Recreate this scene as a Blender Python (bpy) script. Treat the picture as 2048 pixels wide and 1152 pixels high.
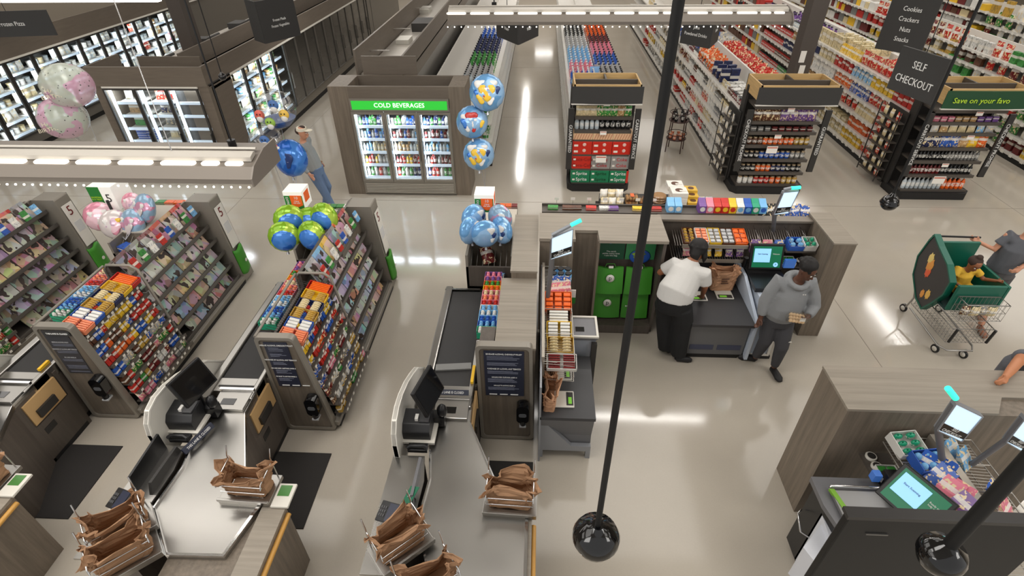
import bpy, math, random
from mathutils import Vector, Matrix, Euler
random.seed(7)
R = math.radians
for o in list(bpy.data.objects): bpy.data.objects.remove(o)
SC = bpy.context.scene
COL = SC.collection
# ---------------------------------------------------------------- camera, world, view
cd = bpy.data.cameras.new('camera'); cam = bpy.data.objects.new('camera', cd); COL.objects.link(cam)
cd.sensor_width = 36.0; cd.lens = 36.0 * 1081.88 / 2048; cd.clip_end = 200
cam.matrix_world = Matrix(((0.9987466, -0.02074286, 0.04555166, 0), (0.04894898, 0.59480428, -0.80237888, 0),
                           (-0.01045069, 0.80360289, 0.5950741, 5.0), (0, 0, 0, 1)))
SC.camera = cam
SC.view_settings.view_transform = 'Standard'; SC.view_settings.look = 'None'
SC.view_settings.gamma = 1; SC.view_settings.use_curve_mapping = False
SC.view_settings.exposure = -0.36
SC.cycles.use_denoising = True
SC.cycles.max_bounces = 6; SC.cycles.diffuse_bounces = 3; SC.cycles.glossy_bounces = 3
SC.cycles.transmission_bounces = 4; SC.cycles.transparent_max_bounces = 10
SC.cycles.caustics_reflective = False; SC.cycles.caustics_refractive = False
SC.cycles.sample_clamp_indirect = 4
W = bpy.data.worlds.new('world'); SC.world = W; W.use_nodes = True
W.node_tree.nodes['Background'].inputs[0].default_value = (1.0, 0.98, 0.96, 1)
W.node_tree.nodes['Background'].inputs[1].default_value = 0.8

def area(name, loc, sx, sy, power, rot=(0, 0, 0), col=(1.0, 0.96, 0.91), spread=180):
    l = bpy.data.lights.new(name, 'AREA'); l.shape = 'RECTANGLE'; l.size = sx; l.size_y = sy
    l.energy = power; l.color = col; l.spread = R(spread)
    o = bpy.data.objects.new(name, l); o.location = loc; o.rotation_euler = rot; COL.objects.link(o); return o
# broad fill areas added for even light, then lamp rows along the aisles
CEIL = 6.6
for lx in (-13.5, -6.5, 1.5, 7.5, 17.0):
    for ly in (1.0, 8.5, 16.0, 23.5, 31.0):
        if (lx, ly) != (1.5, 1.0): area('broad_fill', (lx, ly, 6.6), 4.5, 5.0, 170, col=(1.0, 0.965, 0.92))
for lx in (-5.0, -1.6, 6.0): area('broad_fill', (lx, 2.6, 6.6), 2.6, 2.0, 130, col=(1.0, 0.965, 0.92))  # extra fill added to brighten the checkout floor
for lx in (-6, 9): area('broad_fill', (lx, -2.2, 5.8), 5, 1.4, 150, (R(50), 0, 0), (1.0, 0.965, 0.92))  # fill added behind the camera to brighten upright fronts
MIDLAMPS = [(26.3, 3.6), (31.3, 4.0), (36.5, 3.2), (41.5, 2.6)]
for ly, ln in MIDLAMPS[:3]: area('lamp_light', (-0.97, ly, 6.45), 0.2, ln, 120)
for ly, ln in ((8.0, 3.6), (13.8, 2.8), (20.6, 3.2), (27, 3.4), (34, 3.4)): area('lamp_light', (11.3, ly, 6.45), 0.16, ln, 75)
area('hanging_light_glow', (1.1, 7.3, 3.58), 4.6, 0.12, 60)
area('hanging_light_glow', (-4.5, 3.62, 3.3), 5.0, 0.1, 20)
area('hanging_light_glow', (-4.8, 14.4, 3.6), 2.4, 0.12, 45)
area('hanging_light_glow', (0.15, 37.0, 3.6), 1.1, 0.2, 40)

# ---------------------------------------------------------------- materials
def srgb(c):
    f = lambda v: v / 12.92 if v <= 0.04045 else ((v + 0.055) / 1.055) ** 2.4
    return tuple(f(v / 255) for v in c) + (1,)
_mc = {}
class N:
    def __init__(s, name):
        s.m = bpy.data.materials.new(name); s.m.use_nodes = True; s.t = s.m.node_tree
        s.b = s.t.nodes['Principled BSDF']
    def n(s, typ, **kw):
        x = s.t.nodes.new(typ)
        for k, v in kw.items():
            if k.startswith('_'): x.inputs[k[1:].replace('_', ' ')].default_value = v
            else: setattr(x, k, v)
        return x
    def l(s, a, b): s.t.links.new(a, b)
    def math(s, op, a, b=None, c=None):
        x = s.t.nodes.new('ShaderNodeMath'); x.operation = op
        for i, v in enumerate((a, b, c)):
            if v is None: continue
            if isinstance(v, (int, float)): x.inputs[i].default_value = v
            else: s.l(v, x.inputs[i])
        return x.outputs[0]
    def mix(s, f, a, b):
        x = s.t.nodes.new('ShaderNodeMix'); x.data_type = 'RGBA'
        for i, v in ((0, f), (6, a), (7, b)):
            if isinstance(v, (int, float, tuple)): x.inputs[i].default_value = v
            else: s.l(v, x.inputs[i])
        return x.outputs[2]
def pm(name, rgb, rough=0.5, metal=0.0, emit=0, bump=0, alpha=1, coat=0):
    if name in _mc: return _mc[name]
    s = N(name); c = srgb(rgb); s.b.inputs['Base Color'].default_value = c
    s.b.inputs['Roughness'].default_value = rough; s.b.inputs['Metallic'].default_value = metal
    if coat: s.b.inputs['Coat Weight'].default_value = coat
    if emit: s.b.inputs['Emission Color'].default_value = c; s.b.inputs['Emission Strength'].default_value = emit
    if alpha < 1: s.b.inputs['Alpha'].default_value = alpha
    if bump:
        nz = s.n('ShaderNodeTexNoise', _Scale=bump, _Detail=3.0); tc = s.n('ShaderNodeTexCoord'); s.l(tc.outputs['Object'], nz.inputs['Vector'])
        bp = s.n('ShaderNodeBump', _Strength=0.25, _Distance=0.01); s.l(nz.outputs[0], bp.inputs['Height']); s.l(bp.outputs[0], s.b.inputs['Normal'])
    _mc[name] = s.m; return s.m
def wood(name, rgb, sc=(3, 40, 3), contrast=0.22, rough=0.5):
    if name in _mc: return _mc[name]
    s = N(name); tc = s.n('ShaderNodeTexCoord'); mp = s.n('ShaderNodeMapping'); mp.inputs['Scale'].default_value = sc
    nz = s.n('ShaderNodeTexNoise', _Scale=1.0, _Detail=5.0, _Roughness=0.65)
    s.l(tc.outputs['Object'], mp.inputs[0]); s.l(mp.outputs[0], nz.inputs['Vector'])
    c = srgb(rgb); d = tuple(v * (1 - contrast) for v in c[:3]) + (1,); e = tuple(min(1, v * (1 + contrast)) for v in c[:3]) + (1,)
    f = s.math('MULTIPLY_ADD', nz.outputs[0], 3.0, -1.0); s.l(s.mix(f, d, e), s.b.inputs['Base Color'])
    s.b.inputs['Roughness'].default_value = rough; _mc[name] = s.m; return s.m
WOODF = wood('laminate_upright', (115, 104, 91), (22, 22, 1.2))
WOODT = wood('laminate_flat', (141, 132, 119), (1.0, 26, 26), 0.14)  # same laminate for tops, coloured lighter for the light they catch
WOODL = wood('laminate_fascia', (112, 100, 87), (2, 2, 30), 0.12)
WOODD = wood('laminate_dark', (84, 76, 69), (20, 20, 1.2), 0.15)
PINE = wood('pine_ply', (205, 170, 115), (2, 2, 30), 0.12)
RAILW = wood('bumper_wood', (200, 150, 75), (2, 2, 12), 0.15, 0.35)
PANELW = wood('laminate_panel', (104, 95, 84), (22, 22, 1.2), 0.2, 0.35)
FRAME = pm('grey_frame', (140, 134, 124), 0.4, 0.3)
STEEL = None
def steel():
    s = N('brushed_steel'); tc = s.n('ShaderNodeTexCoord'); nz = s.n('ShaderNodeTexNoise', _Scale=1.6, _Detail=1.5); s.l(tc.outputs['Object'], nz.inputs['Vector'])
    s.b.inputs['Metallic'].default_value = 1.0; s.l(s.mix(nz.outputs[0], srgb((150, 148, 144)), srgb((186, 183, 178))), s.b.inputs['Base Color'])
    s.l(s.math('MULTIPLY_ADD', nz.outputs[0], 0.1, 0.24), s.b.inputs['Roughness']); return s.m
STEEL = steel()
CHROME = pm('chrome', (215, 215, 215), 0.15, 1.0)
WIRE = pm('shelf_wire', (185, 180, 172), 0.35, 0.7)
BLACK = pm('black_plastic', (16, 16, 18), 0.35)
POLEB = pm('pole_black', (9, 9, 9), 0.6)
BLACKG = pm('black_gloss', (10, 10, 12), 0.08, coat=0.5)
DARK = pm('dark_metal', (44, 42, 40), 0.5)
DSHELF = pm('dark_shelf', (84, 78, 72), 0.45, 0.2)
BELT = pm('belt_rubber', (48, 47, 47), 0.65, bump=300)
MATB = pm('floor_mat_rubber', (38, 35, 33), 0.85, bump=200)
WHITE = pm('white_paint', (226, 222, 214), 0.45)
WPLAS = pm('white_plastic', (214, 210, 200), 0.4)
KICK = pm('kick_black', (22, 21, 21), 0.6)
SHELFW = pm('shelf_white', (216, 212, 204), 0.4)
GREYM = pm('grey_metal', (112, 112, 115), 0.45, 0.3)
NAVY = pm('navy_sign', (38, 42, 58), 0.4)
SIGND = pm('sign_charcoal', (52, 51, 50), 0.6)
GREEN = pm('bag_green', (58, 136, 34), 0.55)
GREEND = pm('sign_green', (44, 120, 40), 0.5)
KRAFT = pm('kraft_paper', (162, 124, 92), 0.8, bump=30)
SKIN1 = pm('skin_dark', (92, 58, 42), 0.5); SKIN2 = pm('skin_fair', (196, 140, 112), 0.5); SKIN3 = pm('skin_brown', (150, 96, 66), 0.5)
def glass(name, tint=(0.9, 0.95, 0.95), mixf=0.08, rough=0.03):
    s = N(name); tr = s.n('ShaderNodeBsdfTransparent'); tr.inputs[0].default_value = tint + (1,)
    gl = s.n('ShaderNodeBsdfGlossy'); gl.inputs['Roughness'].default_value = rough; mx = s.n('ShaderNodeMixShader'); mx.inputs[0].default_value = mixf
    s.l(tr.outputs[0], mx.inputs[1]); s.l(gl.outputs[0], mx.inputs[2]); s.l(mx.outputs[0], s.t.nodes['Material Output'].inputs[0]); return s.m
GLASS = glass('door_glass', (0.97, 0.985, 0.985), 0.05); FILM = glass('clear_film', (0.93, 0.93, 0.92), 0.16, 0.12)
GLASSD = glass('dull_glass', (0.5, 0.5, 0.49), 0.35, 0.25)
LED = pm('led_white', (255, 250, 240), 0.5, emit=5.0); LEDC = pm('led_cool', (225, 240, 255), 0.5, emit=4.6)
SLOT = pm('uplight_slot', (255, 248, 235), 0.5, emit=2.0)
GREENLIT = pm('sign_green_lit', (40, 170, 50), 0.5, emit=1.2)
CYANLED = pm('status_light', (60, 240, 200), 0.4, emit=1.3)
SIGNLIT = pm('lit_sign_blue', (200, 225, 245), 0.4, emit=1.0)
SCREENG = pm('screen_green', (14, 98, 66), 0.3, emit=0.7); SCREENB = pm('screen_blue', (140, 195, 240), 0.3, emit=1.0)
TXTW = pm('lettering_white', (235, 235, 232), 0.6); TXTL = pm('lettering_lit', (240, 255, 240), 0.6, emit=1.5); TXTG = pm('lettering_lime', (190, 225, 60), 0.6)

def product_mat(name, kind):
    """colour comes from the object's own colour; printed panels from its own coordinates"""
    s = N(name); oi = s.n('ShaderNodeObjectInfo'); tc = s.n('ShaderNodeTexCoord'); sp = s.n('ShaderNodeSeparateXYZ'); s.l(tc.outputs['Generated'], sp.inputs[0])
    z = sp.outputs[2]; rnd = oi.outputs['Random']; base = oi.outputs['Color']
    mp = s.n('ShaderNodeVectorMath', operation='ADD'); s.l(tc.outputs['Generated'], mp.inputs[0])
    cb = s.n('ShaderNodeCombineXYZ'); r2 = s.math('MULTIPLY', rnd, 37.0)
    for i in range(3): s.l(r2, cb.inputs[i])
    s.l(cb.outputs[0], mp.inputs[1])
    nz = s.n('ShaderNodeTexNoise', _Scale=2.4 if kind == 'cover' else 5.0, _Detail=1.0); s.l(mp.outputs[0], nz.inputs['Vector'])
    hs = s.n('ShaderNodeHueSaturation', _Saturation=1.0, _Value=1.25); s.l(base, hs.inputs['Color']); hs.inputs['Hue'].default_value = 0.5
    h2 = s.n('ShaderNodeHueSaturation', _Saturation=0.9, _Value=0.5, _Hue=0.51); s.l(base, h2.inputs['Color'])
    if kind == 'box':     # a pale label band and blobs of a second colour
        lo = s.math('MULTIPLY_ADD', rnd, 0.35, 0.35); d = s.math('ABSOLUTE', s.math('SUBTRACT', z, lo)); band = s.math('LESS_THAN', d, 0.11)
        c = s.mix(s.math('MULTIPLY', s.math('GREATER_THAN', nz.outputs[0], 0.56), 0.8), base, h2.outputs[0])
        c = s.mix(s.math('MULTIPLY', band, 0.75), c, srgb((238, 232, 220)))
    elif kind == 'bag':
        c = s.mix(s.math('GREATER_THAN', nz.outputs[0], 0.57), base, srgb((236, 214, 170)))
        c = s.mix(s.math('MULTIPLY', s.math('LESS_THAN', s.math('ABSOLUTE', s.math('SUBTRACT', z, 0.62)), 0.09), 0.8), c, srgb((240, 236, 228)))
    elif kind == 'label':  # bottle or jar: label in the middle of the height
        band = s.math('LESS_THAN', s.math('ABSOLUTE', s.math('SUBTRACT', z, 0.4)), 0.17)
        c = s.mix(s.math('MULTIPLY', band, 0.85), base, s.mix(s.math('GREATER_THAN', nz.outputs[0], 0.55), srgb((235, 232, 224)), hs.outputs[0]))
    elif kind == 'cover':  # magazine cover: patches of photo colour under a title strip
        vo = s.n('ShaderNodeTexVoronoi', _Scale=2.3); s.l(mp.outputs[0], vo.inputs['Vector'])
        h = s.n('ShaderNodeHueSaturation', _Saturation=0.5, _Value=0.75); s.l(vo.outputs['Color'], h.inputs['Color'])
        c = s.mix(0.62, base, h.outputs[0])
        c = s.mix(s.math('GREATER_THAN', nz.outputs[0], 0.6), c, srgb((60, 46, 40)))
        c = s.mix(s.math('MULTIPLY', s.math('GREATER_THAN', z, 0.82), 0.7), c, base)
    else: c = base
    s.l(c, s.b.inputs['Base Color']); s.b.inputs['Roughness'].default_value = {'bag': 0.3, 'label': 0.22}.get(kind, 0.45)
    return s.m
P_BOX = product_mat('printed_carton', 'box'); P_BAG = product_mat('printed_film', 'bag'); P_LAB = product_mat('labelled_bottle', 'label')
P_COV = product_mat('magazine_cover', 'cover'); P_PLAIN = product_mat('plain_dyed', 'plain')

# ---------------------------------------------------------------- mesh builder
class B:
    def __init__(s): s.v = []; s.f = []; s.m = []; s.mats = []; s.sm = []
    def _mi(s, m):
        if m not in s.mats: s.mats.append(m)
        return s.mats.index(m)
    def add(s, vs, fs, m, smooth=False):
        o = len(s.v); s.v += [tuple(v) for v in vs]; k = s._mi(m)
        for f in fs: s.f.append(tuple(i + o for i in f)); s.m.append(k); s.sm.append(smooth)
        return s
    def box(s, x0, x1, y0, y1, z0, z1, m):
        x0, x1 = sorted((x0, x1)); y0, y1 = sorted((y0, y1)); z0, z1 = sorted((z0, z1))
        return s.add([(x0, y0, z0), (x1, y0, z0), (x1, y1, z0), (x0, y1, z0), (x0, y0, z1), (x1, y0, z1), (x1, y1, z1), (x0, y1, z1)],
                     [(0, 3, 2, 1), (4, 5, 6, 7), (0, 1, 5, 4), (1, 2, 6, 5), (2, 3, 7, 6), (3, 0, 4, 7)], m)
    def prism(s, poly, a, b, ax, m, smooth=False):
        """poly in the plane across axis ax ('x': (y,z), 'y': (x,z), 'z': (x,y)), extruded a..b"""
        n = len(poly); mk = {'x': lambda p, t: (t, p[0], p[1]), 'y': lambda p, t: (p[0], t, p[1]), 'z': lambda p, t: (p[0], p[1], t)}[ax]
        vs = [mk(p, a) for p in poly] + [mk(p, b) for p in poly]
        s.add(vs, [tuple(range(n))[::-1], tuple(range(n, 2 * n))], m)
        return s.add(vs, [(i, (i + 1) % n, n + (i + 1) % n, n + i) for i in range(n)], m, smooth)
    def ring(s, outer, inner, a, b, ax, m):
        n = len(outer); mk = {'x': lambda p, t: (t, p[0], p[1]), 'y': lambda p, t: (p[0], t, p[1]), 'z': lambda p, t: (p[0], p[1], t)}[ax]
        vs = [mk(p, a) for p in outer] + [mk(p, a) for p in inner] + [mk(p, b) for p in outer] + [mk(p, b) for p in inner]
        fs = []
        for i in range(n):
            j = (i + 1) % n; fs += [(i, j, n + j, n + i), (2 * n + i, 3 * n + i, 3 * n + j, 2 * n + j), (i, 2 * n + i, 2 * n + j, j), (n + i, n + j, 3 * n + j, 3 * n + i)]
        return s.add(vs, fs, m)
    def tube(s, pts, rad, m, n=8, cap=True, smooth=True):
        pts = [Vector(p) for p in pts]; k = len(pts)
        rr = [(r, r) if isinstance(r, (int, float)) else r for r in (rad if isinstance(rad, list) else [rad] * k)]
        vs = []; up = None
        for i, p in enumerate(pts):
            d = ((pts[min(i + 1, k - 1)] - pts[max(i - 1, 0)])); d = d.normalized() if d.length > 1e-9 else Vector((0, 0, 1))
            if up is None: up = Vector((1, 0, 0)) if abs(d.x) < 0.9 else Vector((0, 1, 0))
            a = (up - d * up.dot(d)).normalized(); b = d.cross(a); up = a
            for j in range(n):
                t = 2 * math.pi * j / n; vs.append(p + a * math.cos(t) * rr[i][0] + b * math.sin(t) * rr[i][1])
        fs = [(i * n + j, i * n + (j + 1) % n, (i + 1) * n + (j + 1) % n, (i + 1) * n + j) for i in range(k - 1) for j in range(n)]
        s.add(vs, fs, m, smooth)
        if cap: s.add(vs, [tuple(range(n))[::-1], tuple(range((k - 1) * n, k * n))], m)
        return s
    def bar(s, a, b, r, m, n=6): return s.tube([a, b], r, m, n)
    def lathe(s, prof, c, m, n=14, smooth=True):
        k = len(prof); vs = [(c[0] + r * math.cos(2 * math.pi * j / n), c[1] + r * math.sin(2 * math.pi * j / n), c[2] + z) for r, z in prof for j in range(n)]
        fs = [(i * n + j, i * n + (j + 1) % n, (i + 1) * n + (j + 1) % n, (i + 1) * n + j) for i in range(k - 1) for j in range(n)]
        s.add(vs, fs, m, smooth)
        return s.add(vs, [tuple(range(n))[::-1], tuple(range((k - 1) * n, k * n))], m)
    def ell(s, c, r, m, nu=14, nv=9, fn=None):
        vs = []
        for i in range(nv + 1):
            ph = math.pi * i / nv
            for j in range(nu):
                t = 2 * math.pi * j / nu; d = [math.sin(ph) * math.cos(t), math.sin(ph) * math.sin(t), math.cos(ph)]
                k = fn(d) if fn else 1; vs.append((c[0] + d[0] * r[0] * k, c[1] + d[1] * r[1] * k, c[2] + d[2] * r[2] * k))
        return s.add(vs, [(i * nu + j, (i + 1) * nu + j, (i + 1) * nu + (j + 1) % nu, i * nu + (j + 1) % nu) for i in range(nv) for j in range(nu)], m, True)
    def grid(s, fn, nu, nv, m, smooth=True):
        vs = [fn(u / nu, v / nv) for v in range(nv + 1) for u in range(nu + 1)]
        return s.add(vs, [(v * (nu + 1) + u, v * (nu + 1) + u + 1, (v + 1) * (nu + 1) + u + 1, (v + 1) * (nu + 1) + u) for v in range(nv) for u in range(nu)], m, smooth)
    def mesh(s, name):
        me = bpy.data.meshes.new(name); me.from_pydata(s.v, [], s.f); me.update()
        for m in s.mats: me.materials.append(m)
        me.polygons.foreach_set('material_index', s.m); me.polygons.foreach_set('use_smooth', s.sm)
        return me
    def obj(s, name, parent=None, loc=None, rot=None, bev=0, color=None, local=False):
        o = bpy.data.objects.new(name, s.mesh(name)); COL.objects.link(o)
        if bev:
            b = o.modifiers.new('b', 'BEVEL'); b.width = bev; b.segments = 2; b.limit_method = 'ANGLE'
        if loc: o.location = loc
        if rot: o.rotation_euler = rot
        if color: o.color = color
        if parent:
            o.parent = parent
            if not local: o.matrix_parent_inverse = parent.matrix_basis.inverted()
        return o
SHORT = (('lying in the open bin of the', 'in the bin of the'), ('on the upper shelf behind the person in white', 'on the shelf behind the person in white'), (' from the left', ' from left'),
    ('lit self checkout sign with a cyan status light on a slanted post,', 'lit self checkout sign with cyan lamp,'), ('round lime green foil balloon with a blue face,', 'lime and blue foil balloon,'),
    ('in the second lane bunch', ''), ('open box of candy on the wire top of the', 'candy box on top of the'), (' place from the front,', ' from the front,'), ('station at the back beside the person in the grey hoodie', 'back station beside the person in grey hoodie'), ('cut off by the right edge behind the nearest one', 'at the right edge behind the nearest one'), ('white and red box of wrapped', 'white and red box of'), ('yellow lidded box of silver and brown bars', 'yellow lidded box of bars'), ('bright orange box of peanut candy on the shelf', 'bright orange candy box on the shelf'), ('white and red box of chocolates on the shelf', 'white and red chocolate box on the shelf'))
def tag(o, label, cat, group=None, kind=None):
    for a_, b_ in SHORT: label = label.replace(a_, b_) if label else label
    if label: o['label'] = label
    if cat: o['category'] = cat
    if group: o['group'] = group
    if kind: o['kind'] = kind
    return o
def T(name, label, cat, loc=(0, 0, 0), rz=0, group=None):
    o = bpy.data.objects.new(name, None); COL.objects.link(o); o.location = loc; o.rotation_euler = (0, 0, rz); o.empty_display_size = 0.1
    return tag(o, label, cat, group)
def S(b, name, **k):
    o = b.obj(name, **k); o['kind'] = 'structure'; return o
def kids(o): return [c for c in bpy.data.objects if c.parent == o]
def dup(root, loc=None, rz=None, label=None, group=None, color=None, _ch=None):
    r = root.copy(); COL.objects.link(r)
    if loc is not None: r.location = loc
    if rz is not None: r.rotation_euler = (0, 0, rz)
    if label: r['label'] = label
    if group: r['group'] = group
    if color: r.color = color
    for ch in root.children:
        c = ch.copy(); COL.objects.link(c); c.parent = r
        if color: c.color = color
        for g in ch.children:
            d = g.copy(); COL.objects.link(d); d.parent = c
            if color: d.color = color
    return r
def text(parent, body, size, loc, rot, m=TXTW, align='CENTER', name='lettering', ext=0.0015, sx=1.0, local=False):
    c = bpy.data.curves.new(name, 'FONT'); c.body = body; c.size = size; c.align_x = align; c.align_y = 'CENTER'; c.extrude = ext; c.resolution_u = 2
    c.materials.append(m); q = bpy.data.objects.new(name, c); me = bpy.data.meshes.new_from_object(q); bpy.data.objects.remove(q); bpy.data.curves.remove(c)
    if not me.materials: me.materials.append(m)
    o = bpy.data.objects.new(name, me); COL.objects.link(o); o.location = loc; o.rotation_euler = rot; o.scale = (sx, 1, 1)
    if parent:
        o.parent = parent
        if not local: o.matrix_parent_inverse = parent.matrix_basis.inverted()
    return o
FRONT = (R(90), 0, 0); RIGHTF = (R(90), 0, R(90)); LEFTF = (R(90), 0, R(-90))
def rrect(x0, x1, z0, z1, r, n=5, corners=(1, 1, 1, 1)):
    pts = []
    for (cx, cz, a0, on) in ((x1 - r, z0 + r, -90, corners[0]), (x1 - r, z1 - r, 0, corners[1]), (x0 + r, z1 - r, 90, corners[2]), (x0 + r, z0 + r, 180, corners[3])):
        for i in range(n + 1):
            t = R(a0 + 90 * i / n)
            if on: pts.append((cx + r * math.cos(t), cz + r * math.sin(t)))
            else: pts.append((cx + r * (1 if a0 in (-90, 0) else -1), cz + r * (1 if a0 in (0, 90) else -1)))
    return pts
C_ = {k: srgb(v) for k, v in dict(red=(196, 40, 30), orange=(232, 100, 28), yellow=(236, 190, 40), green=(60, 140, 60), teal=(40, 160, 120), blue=(40, 90, 180), sky=(120, 180, 226),
      navy=(30, 40, 84), purple=(120, 80, 150), pink=(226, 130, 150), white=(226, 224, 218), cream=(222, 204, 160), tan=(190, 150, 100), brown=(96, 58, 38), black=(28, 27, 28),
      grey=(130, 128, 124), silver=(176, 176, 176), gold=(190, 150, 60), maroon=(110, 30, 30), salmon=(238, 140, 100), clear=(190, 200, 205)).items()}
CN = dict(salmon='salmon pink', sky='light blue', navy='dark blue', clear='clear')
# ---------------------------------------------------------------- structure
def floor():
    s = N('polished_concrete'); tc = s.n('ShaderNodeTexCoord'); nz = s.n('ShaderNodeTexNoise', _Scale=0.9, _Detail=6.0, _Roughness=0.6); s.l(tc.outputs['Object'], nz.inputs['Vector'])
    n2 = s.n('ShaderNodeTexNoise', _Scale=60.0, _Detail=3.0); s.l(tc.outputs['Object'], n2.inputs['Vector'])
    c = s.mix(nz.outputs[0], srgb((172, 164, 151)), srgb((190, 181, 167))); c = s.mix(s.math('MULTIPLY', n2.outputs[0], 0.25), c, srgb((160, 153, 142)))
    s.l(c, s.b.inputs['Base Color']); s.l(s.math('MULTIPLY_ADD', nz.outputs[0], 0.06, 0.075), s.b.inputs['Roughness'])
    s.b.inputs['Specular IOR Level'].default_value = 0.6
    S(B().box(-18, 26, -3, 38, -0.1, 0, s.m), 'floor')
    j = B(); jm = pm('floor_joint', (128, 120, 108), 0.6)
    for x in (-6.0, 4.45, -9.0, 9.0): j.box(x - 0.004, x + 0.004, -3, 38, 0, 0.0012, jm)
    for y in (9.6, 14.5, 19.5): j.box(-18, 26, y - 0.004, y + 0.004, 0, 0.0012, jm)
    S(j, 'floor_joints')
floor()
CM = pm('ceiling_paint', (205, 202, 196), 0.8)
S(B().box(-18, 26, -3, 38, 6.75, 6.85, CM), 'ceiling')
WM = pm('store_wall', (150, 140, 126), 0.7)
S(B().box(-18, 26, 38, 38.2, 0, 6.75, WM), 'wall_back')
S(B().box(-18.2, -18, -3, 38.2, 0, 6.75, WM), 'wall_left'); S(B().box(26, 26.2, -3, 38.2, 0, 6.75, WM), 'wall_right')
tk = 0
for l in [o for o in COL.objects if o.type == 'LIGHT' and o.name.startswith('lamp_light')]:
    b = B(); x, y, z = l.location; hx, hy = l.data.size / 2 + 0.03, l.data.size_y / 2 + 0.03
    b.prism([(-hx, 0.02), (-hx, 0.1), (-hx * 0.5, 0.16), (hx * 0.5, 0.16), (hx, 0.1), (hx, 0.02)], -hy, hy, 'y', WHITE)
    o = b.obj('ceiling_lamp', loc=(x, y, z - 0.01)); tag(o, 'long white lamp housing under the ceiling above the store floor', 'ceiling lamp', 'lamps under the ceiling')

# ---------------------------------------------------------------- product prototypes (origin at the base, front to -y)
def smooth_cyl(prof, m_list, n=10):
    b = B()
    for (pr, m) in m_list: b.lathe(pr, (0, 0, 0), m, n)
    return b
CAPM = pm('cap_black', (30, 30, 32), 0.4); CAPW = pm('cap_white', (226, 226, 222), 0.4); CAPR = pm('cap_red', (190, 50, 36), 0.4); LIDM = pm('lid_metal', (170, 150, 120), 0.3, 0.6)
def pb_box(w, d, h, m=P_BOX):
    return B().box(-w / 2, w / 2, -d / 2, d / 2, 0, h, m)
def pb_bag(w, d, h, m=P_BAG):
    b = B(); nu, nv = 6, 7
    for sgn in (-1, 1):
        def fn(u, v, sgn=sgn):
            t = math.sin(math.pi * min(1, v * 1.12)) ** 0.55 * math.sin(math.pi * u) ** 0.5 if 0 < v < 0.9 and 0 < u < 1 else 0
            return ((u - 0.5) * w * (1 - 0.08 * math.sin(math.pi * v)), sgn * d / 2 * t + 0.012 * math.sin(u * 9) * (v > 0.9), v * h)
        b.grid(fn, nu, nv, m)
    return b
def pb_bottle(r, h, cap=CAPM, n=10, neck=0.35):
    b = B(); b.lathe([(r * 0.9, 0), (r, 0.02), (r, h * 0.62), (r * 0.55, h * 0.78), (r * neck, h * 0.86), (r * neck, h * 0.93)], (0, 0, 0), P_LAB, n)
    b.lathe([(r * neck * 1.2, h * 0.92), (r * neck * 1.2, h)], (0, 0, 0), cap, 8); return b
def pb_jar(r, h, cap=CAPM):
    b = B(); b.lathe([(r * 0.9, 0), (r, 0.01), (r, h * 0.78), (r * 0.8, h * 0.84)], (0, 0, 0), P_LAB, 10)
    b.lathe([(r * 0.86, h * 0.82), (r * 0.86, h * 0.99), (r * 0.8, h)], (0, 0, 0), cap, 10); return b
def pb_can(r, h): 
    b = B(); b.lathe([(r * 0.94, 0), (r, 0.006), (r, h - 0.006), (r * 0.9, h)], (0, 0, 0), P_LAB, 10); b.lathe([(r * 0.86, h - 0.001), (r * 0.8, h + 0.001)], (0, 0, 0), LIDM, 10); return b
def pb_tub(r, h):
    b = B(); b.lathe([(r * 0.8, 0), (r * 0.95, h * 0.85), (r, h * 0.88), (r, h)], (0, 0, 0), P_LAB, 12); return b
def pb_jug(w, h, cap=CAPR):
    b = B(); b.prism(rrect(-w / 2, w / 2, -w * 0.4, w * 0.4, w * 0.15, 2), 0, h * 0.66, 'z', P_LAB); b.lathe([(w * 0.42, h * 0.64), (w * 0.16, h * 0.88), (w * 0.16, h * 0.94)], (0, 0, 0), P_LAB, 10)
    b.lathe([(w * 0.18, h * 0.92), (w * 0.18, h)], (0, 0, 0), cap, 8); b.tube([(w * 0.25, 0, h * 0.6), (w * 0.5, 0, h * 0.74), (w * 0.12, 0, h * 0.88)], 0.012, P_LAB, 5); return b
def pb_pouch(w, d, h):
    b = B(); vs = [(-w / 2, -d / 2, 0), (w / 2, -d / 2, 0), (w / 2, d / 2, 0), (-w / 2, d / 2, 0), (-w * 0.52, -d * 0.45, h * 0.45), (w * 0.52, -d * 0.45, h * 0.45), (w * 0.52, d * 0.45, h * 0.45), (-w * 0.52, d * 0.45, h * 0.45),
              (-w / 2, -0.004, h), (w / 2, -0.004, h), (w / 2, 0.004, h), (-w / 2, 0.004, h)]
    fs = [(0, 3, 2, 1), (0, 1, 5, 4), (1, 2, 6, 5), (2, 3, 7, 6), (3, 0, 4, 7), (4, 5, 9, 8), (5, 6, 10, 9), (6, 7, 11, 10), (7, 4, 8, 11), (8, 9, 10, 11)]
    return b.add(vs, fs, P_BAG)
PR = {}
def reg(k, b, w): PR[k] = (b.mesh(k), w)
reg('cereal_box', pb_box(.19, .07, .29), .2); reg('cracker_box', pb_box(.15, .08, .2), .16); reg('flat_box', pb_box(.2, .16, .09), .21); reg('tea_box', pb_box(.12, .08, .11), .13)
reg('snack_bag', pb_bag(.2, .1, .27), .2); reg('cookie_bag', pb_bag(.15, .08, .2), .155); reg('chip_bag', pb_bag(.22, .13, .32), .22); reg('pouch', pb_pouch(.14, .07, .2), .15)
reg('bottle', pb_bottle(.04, .24), .085); reg('soda_bottle', pb_bottle(.055, .31, CAPM), .115); reg('water_bottle', pb_bottle(.05, .3, CAPW), .11); reg('juice_bottle', pb_bottle(.055, .27, CAPM, neck=.5), .12)
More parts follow.
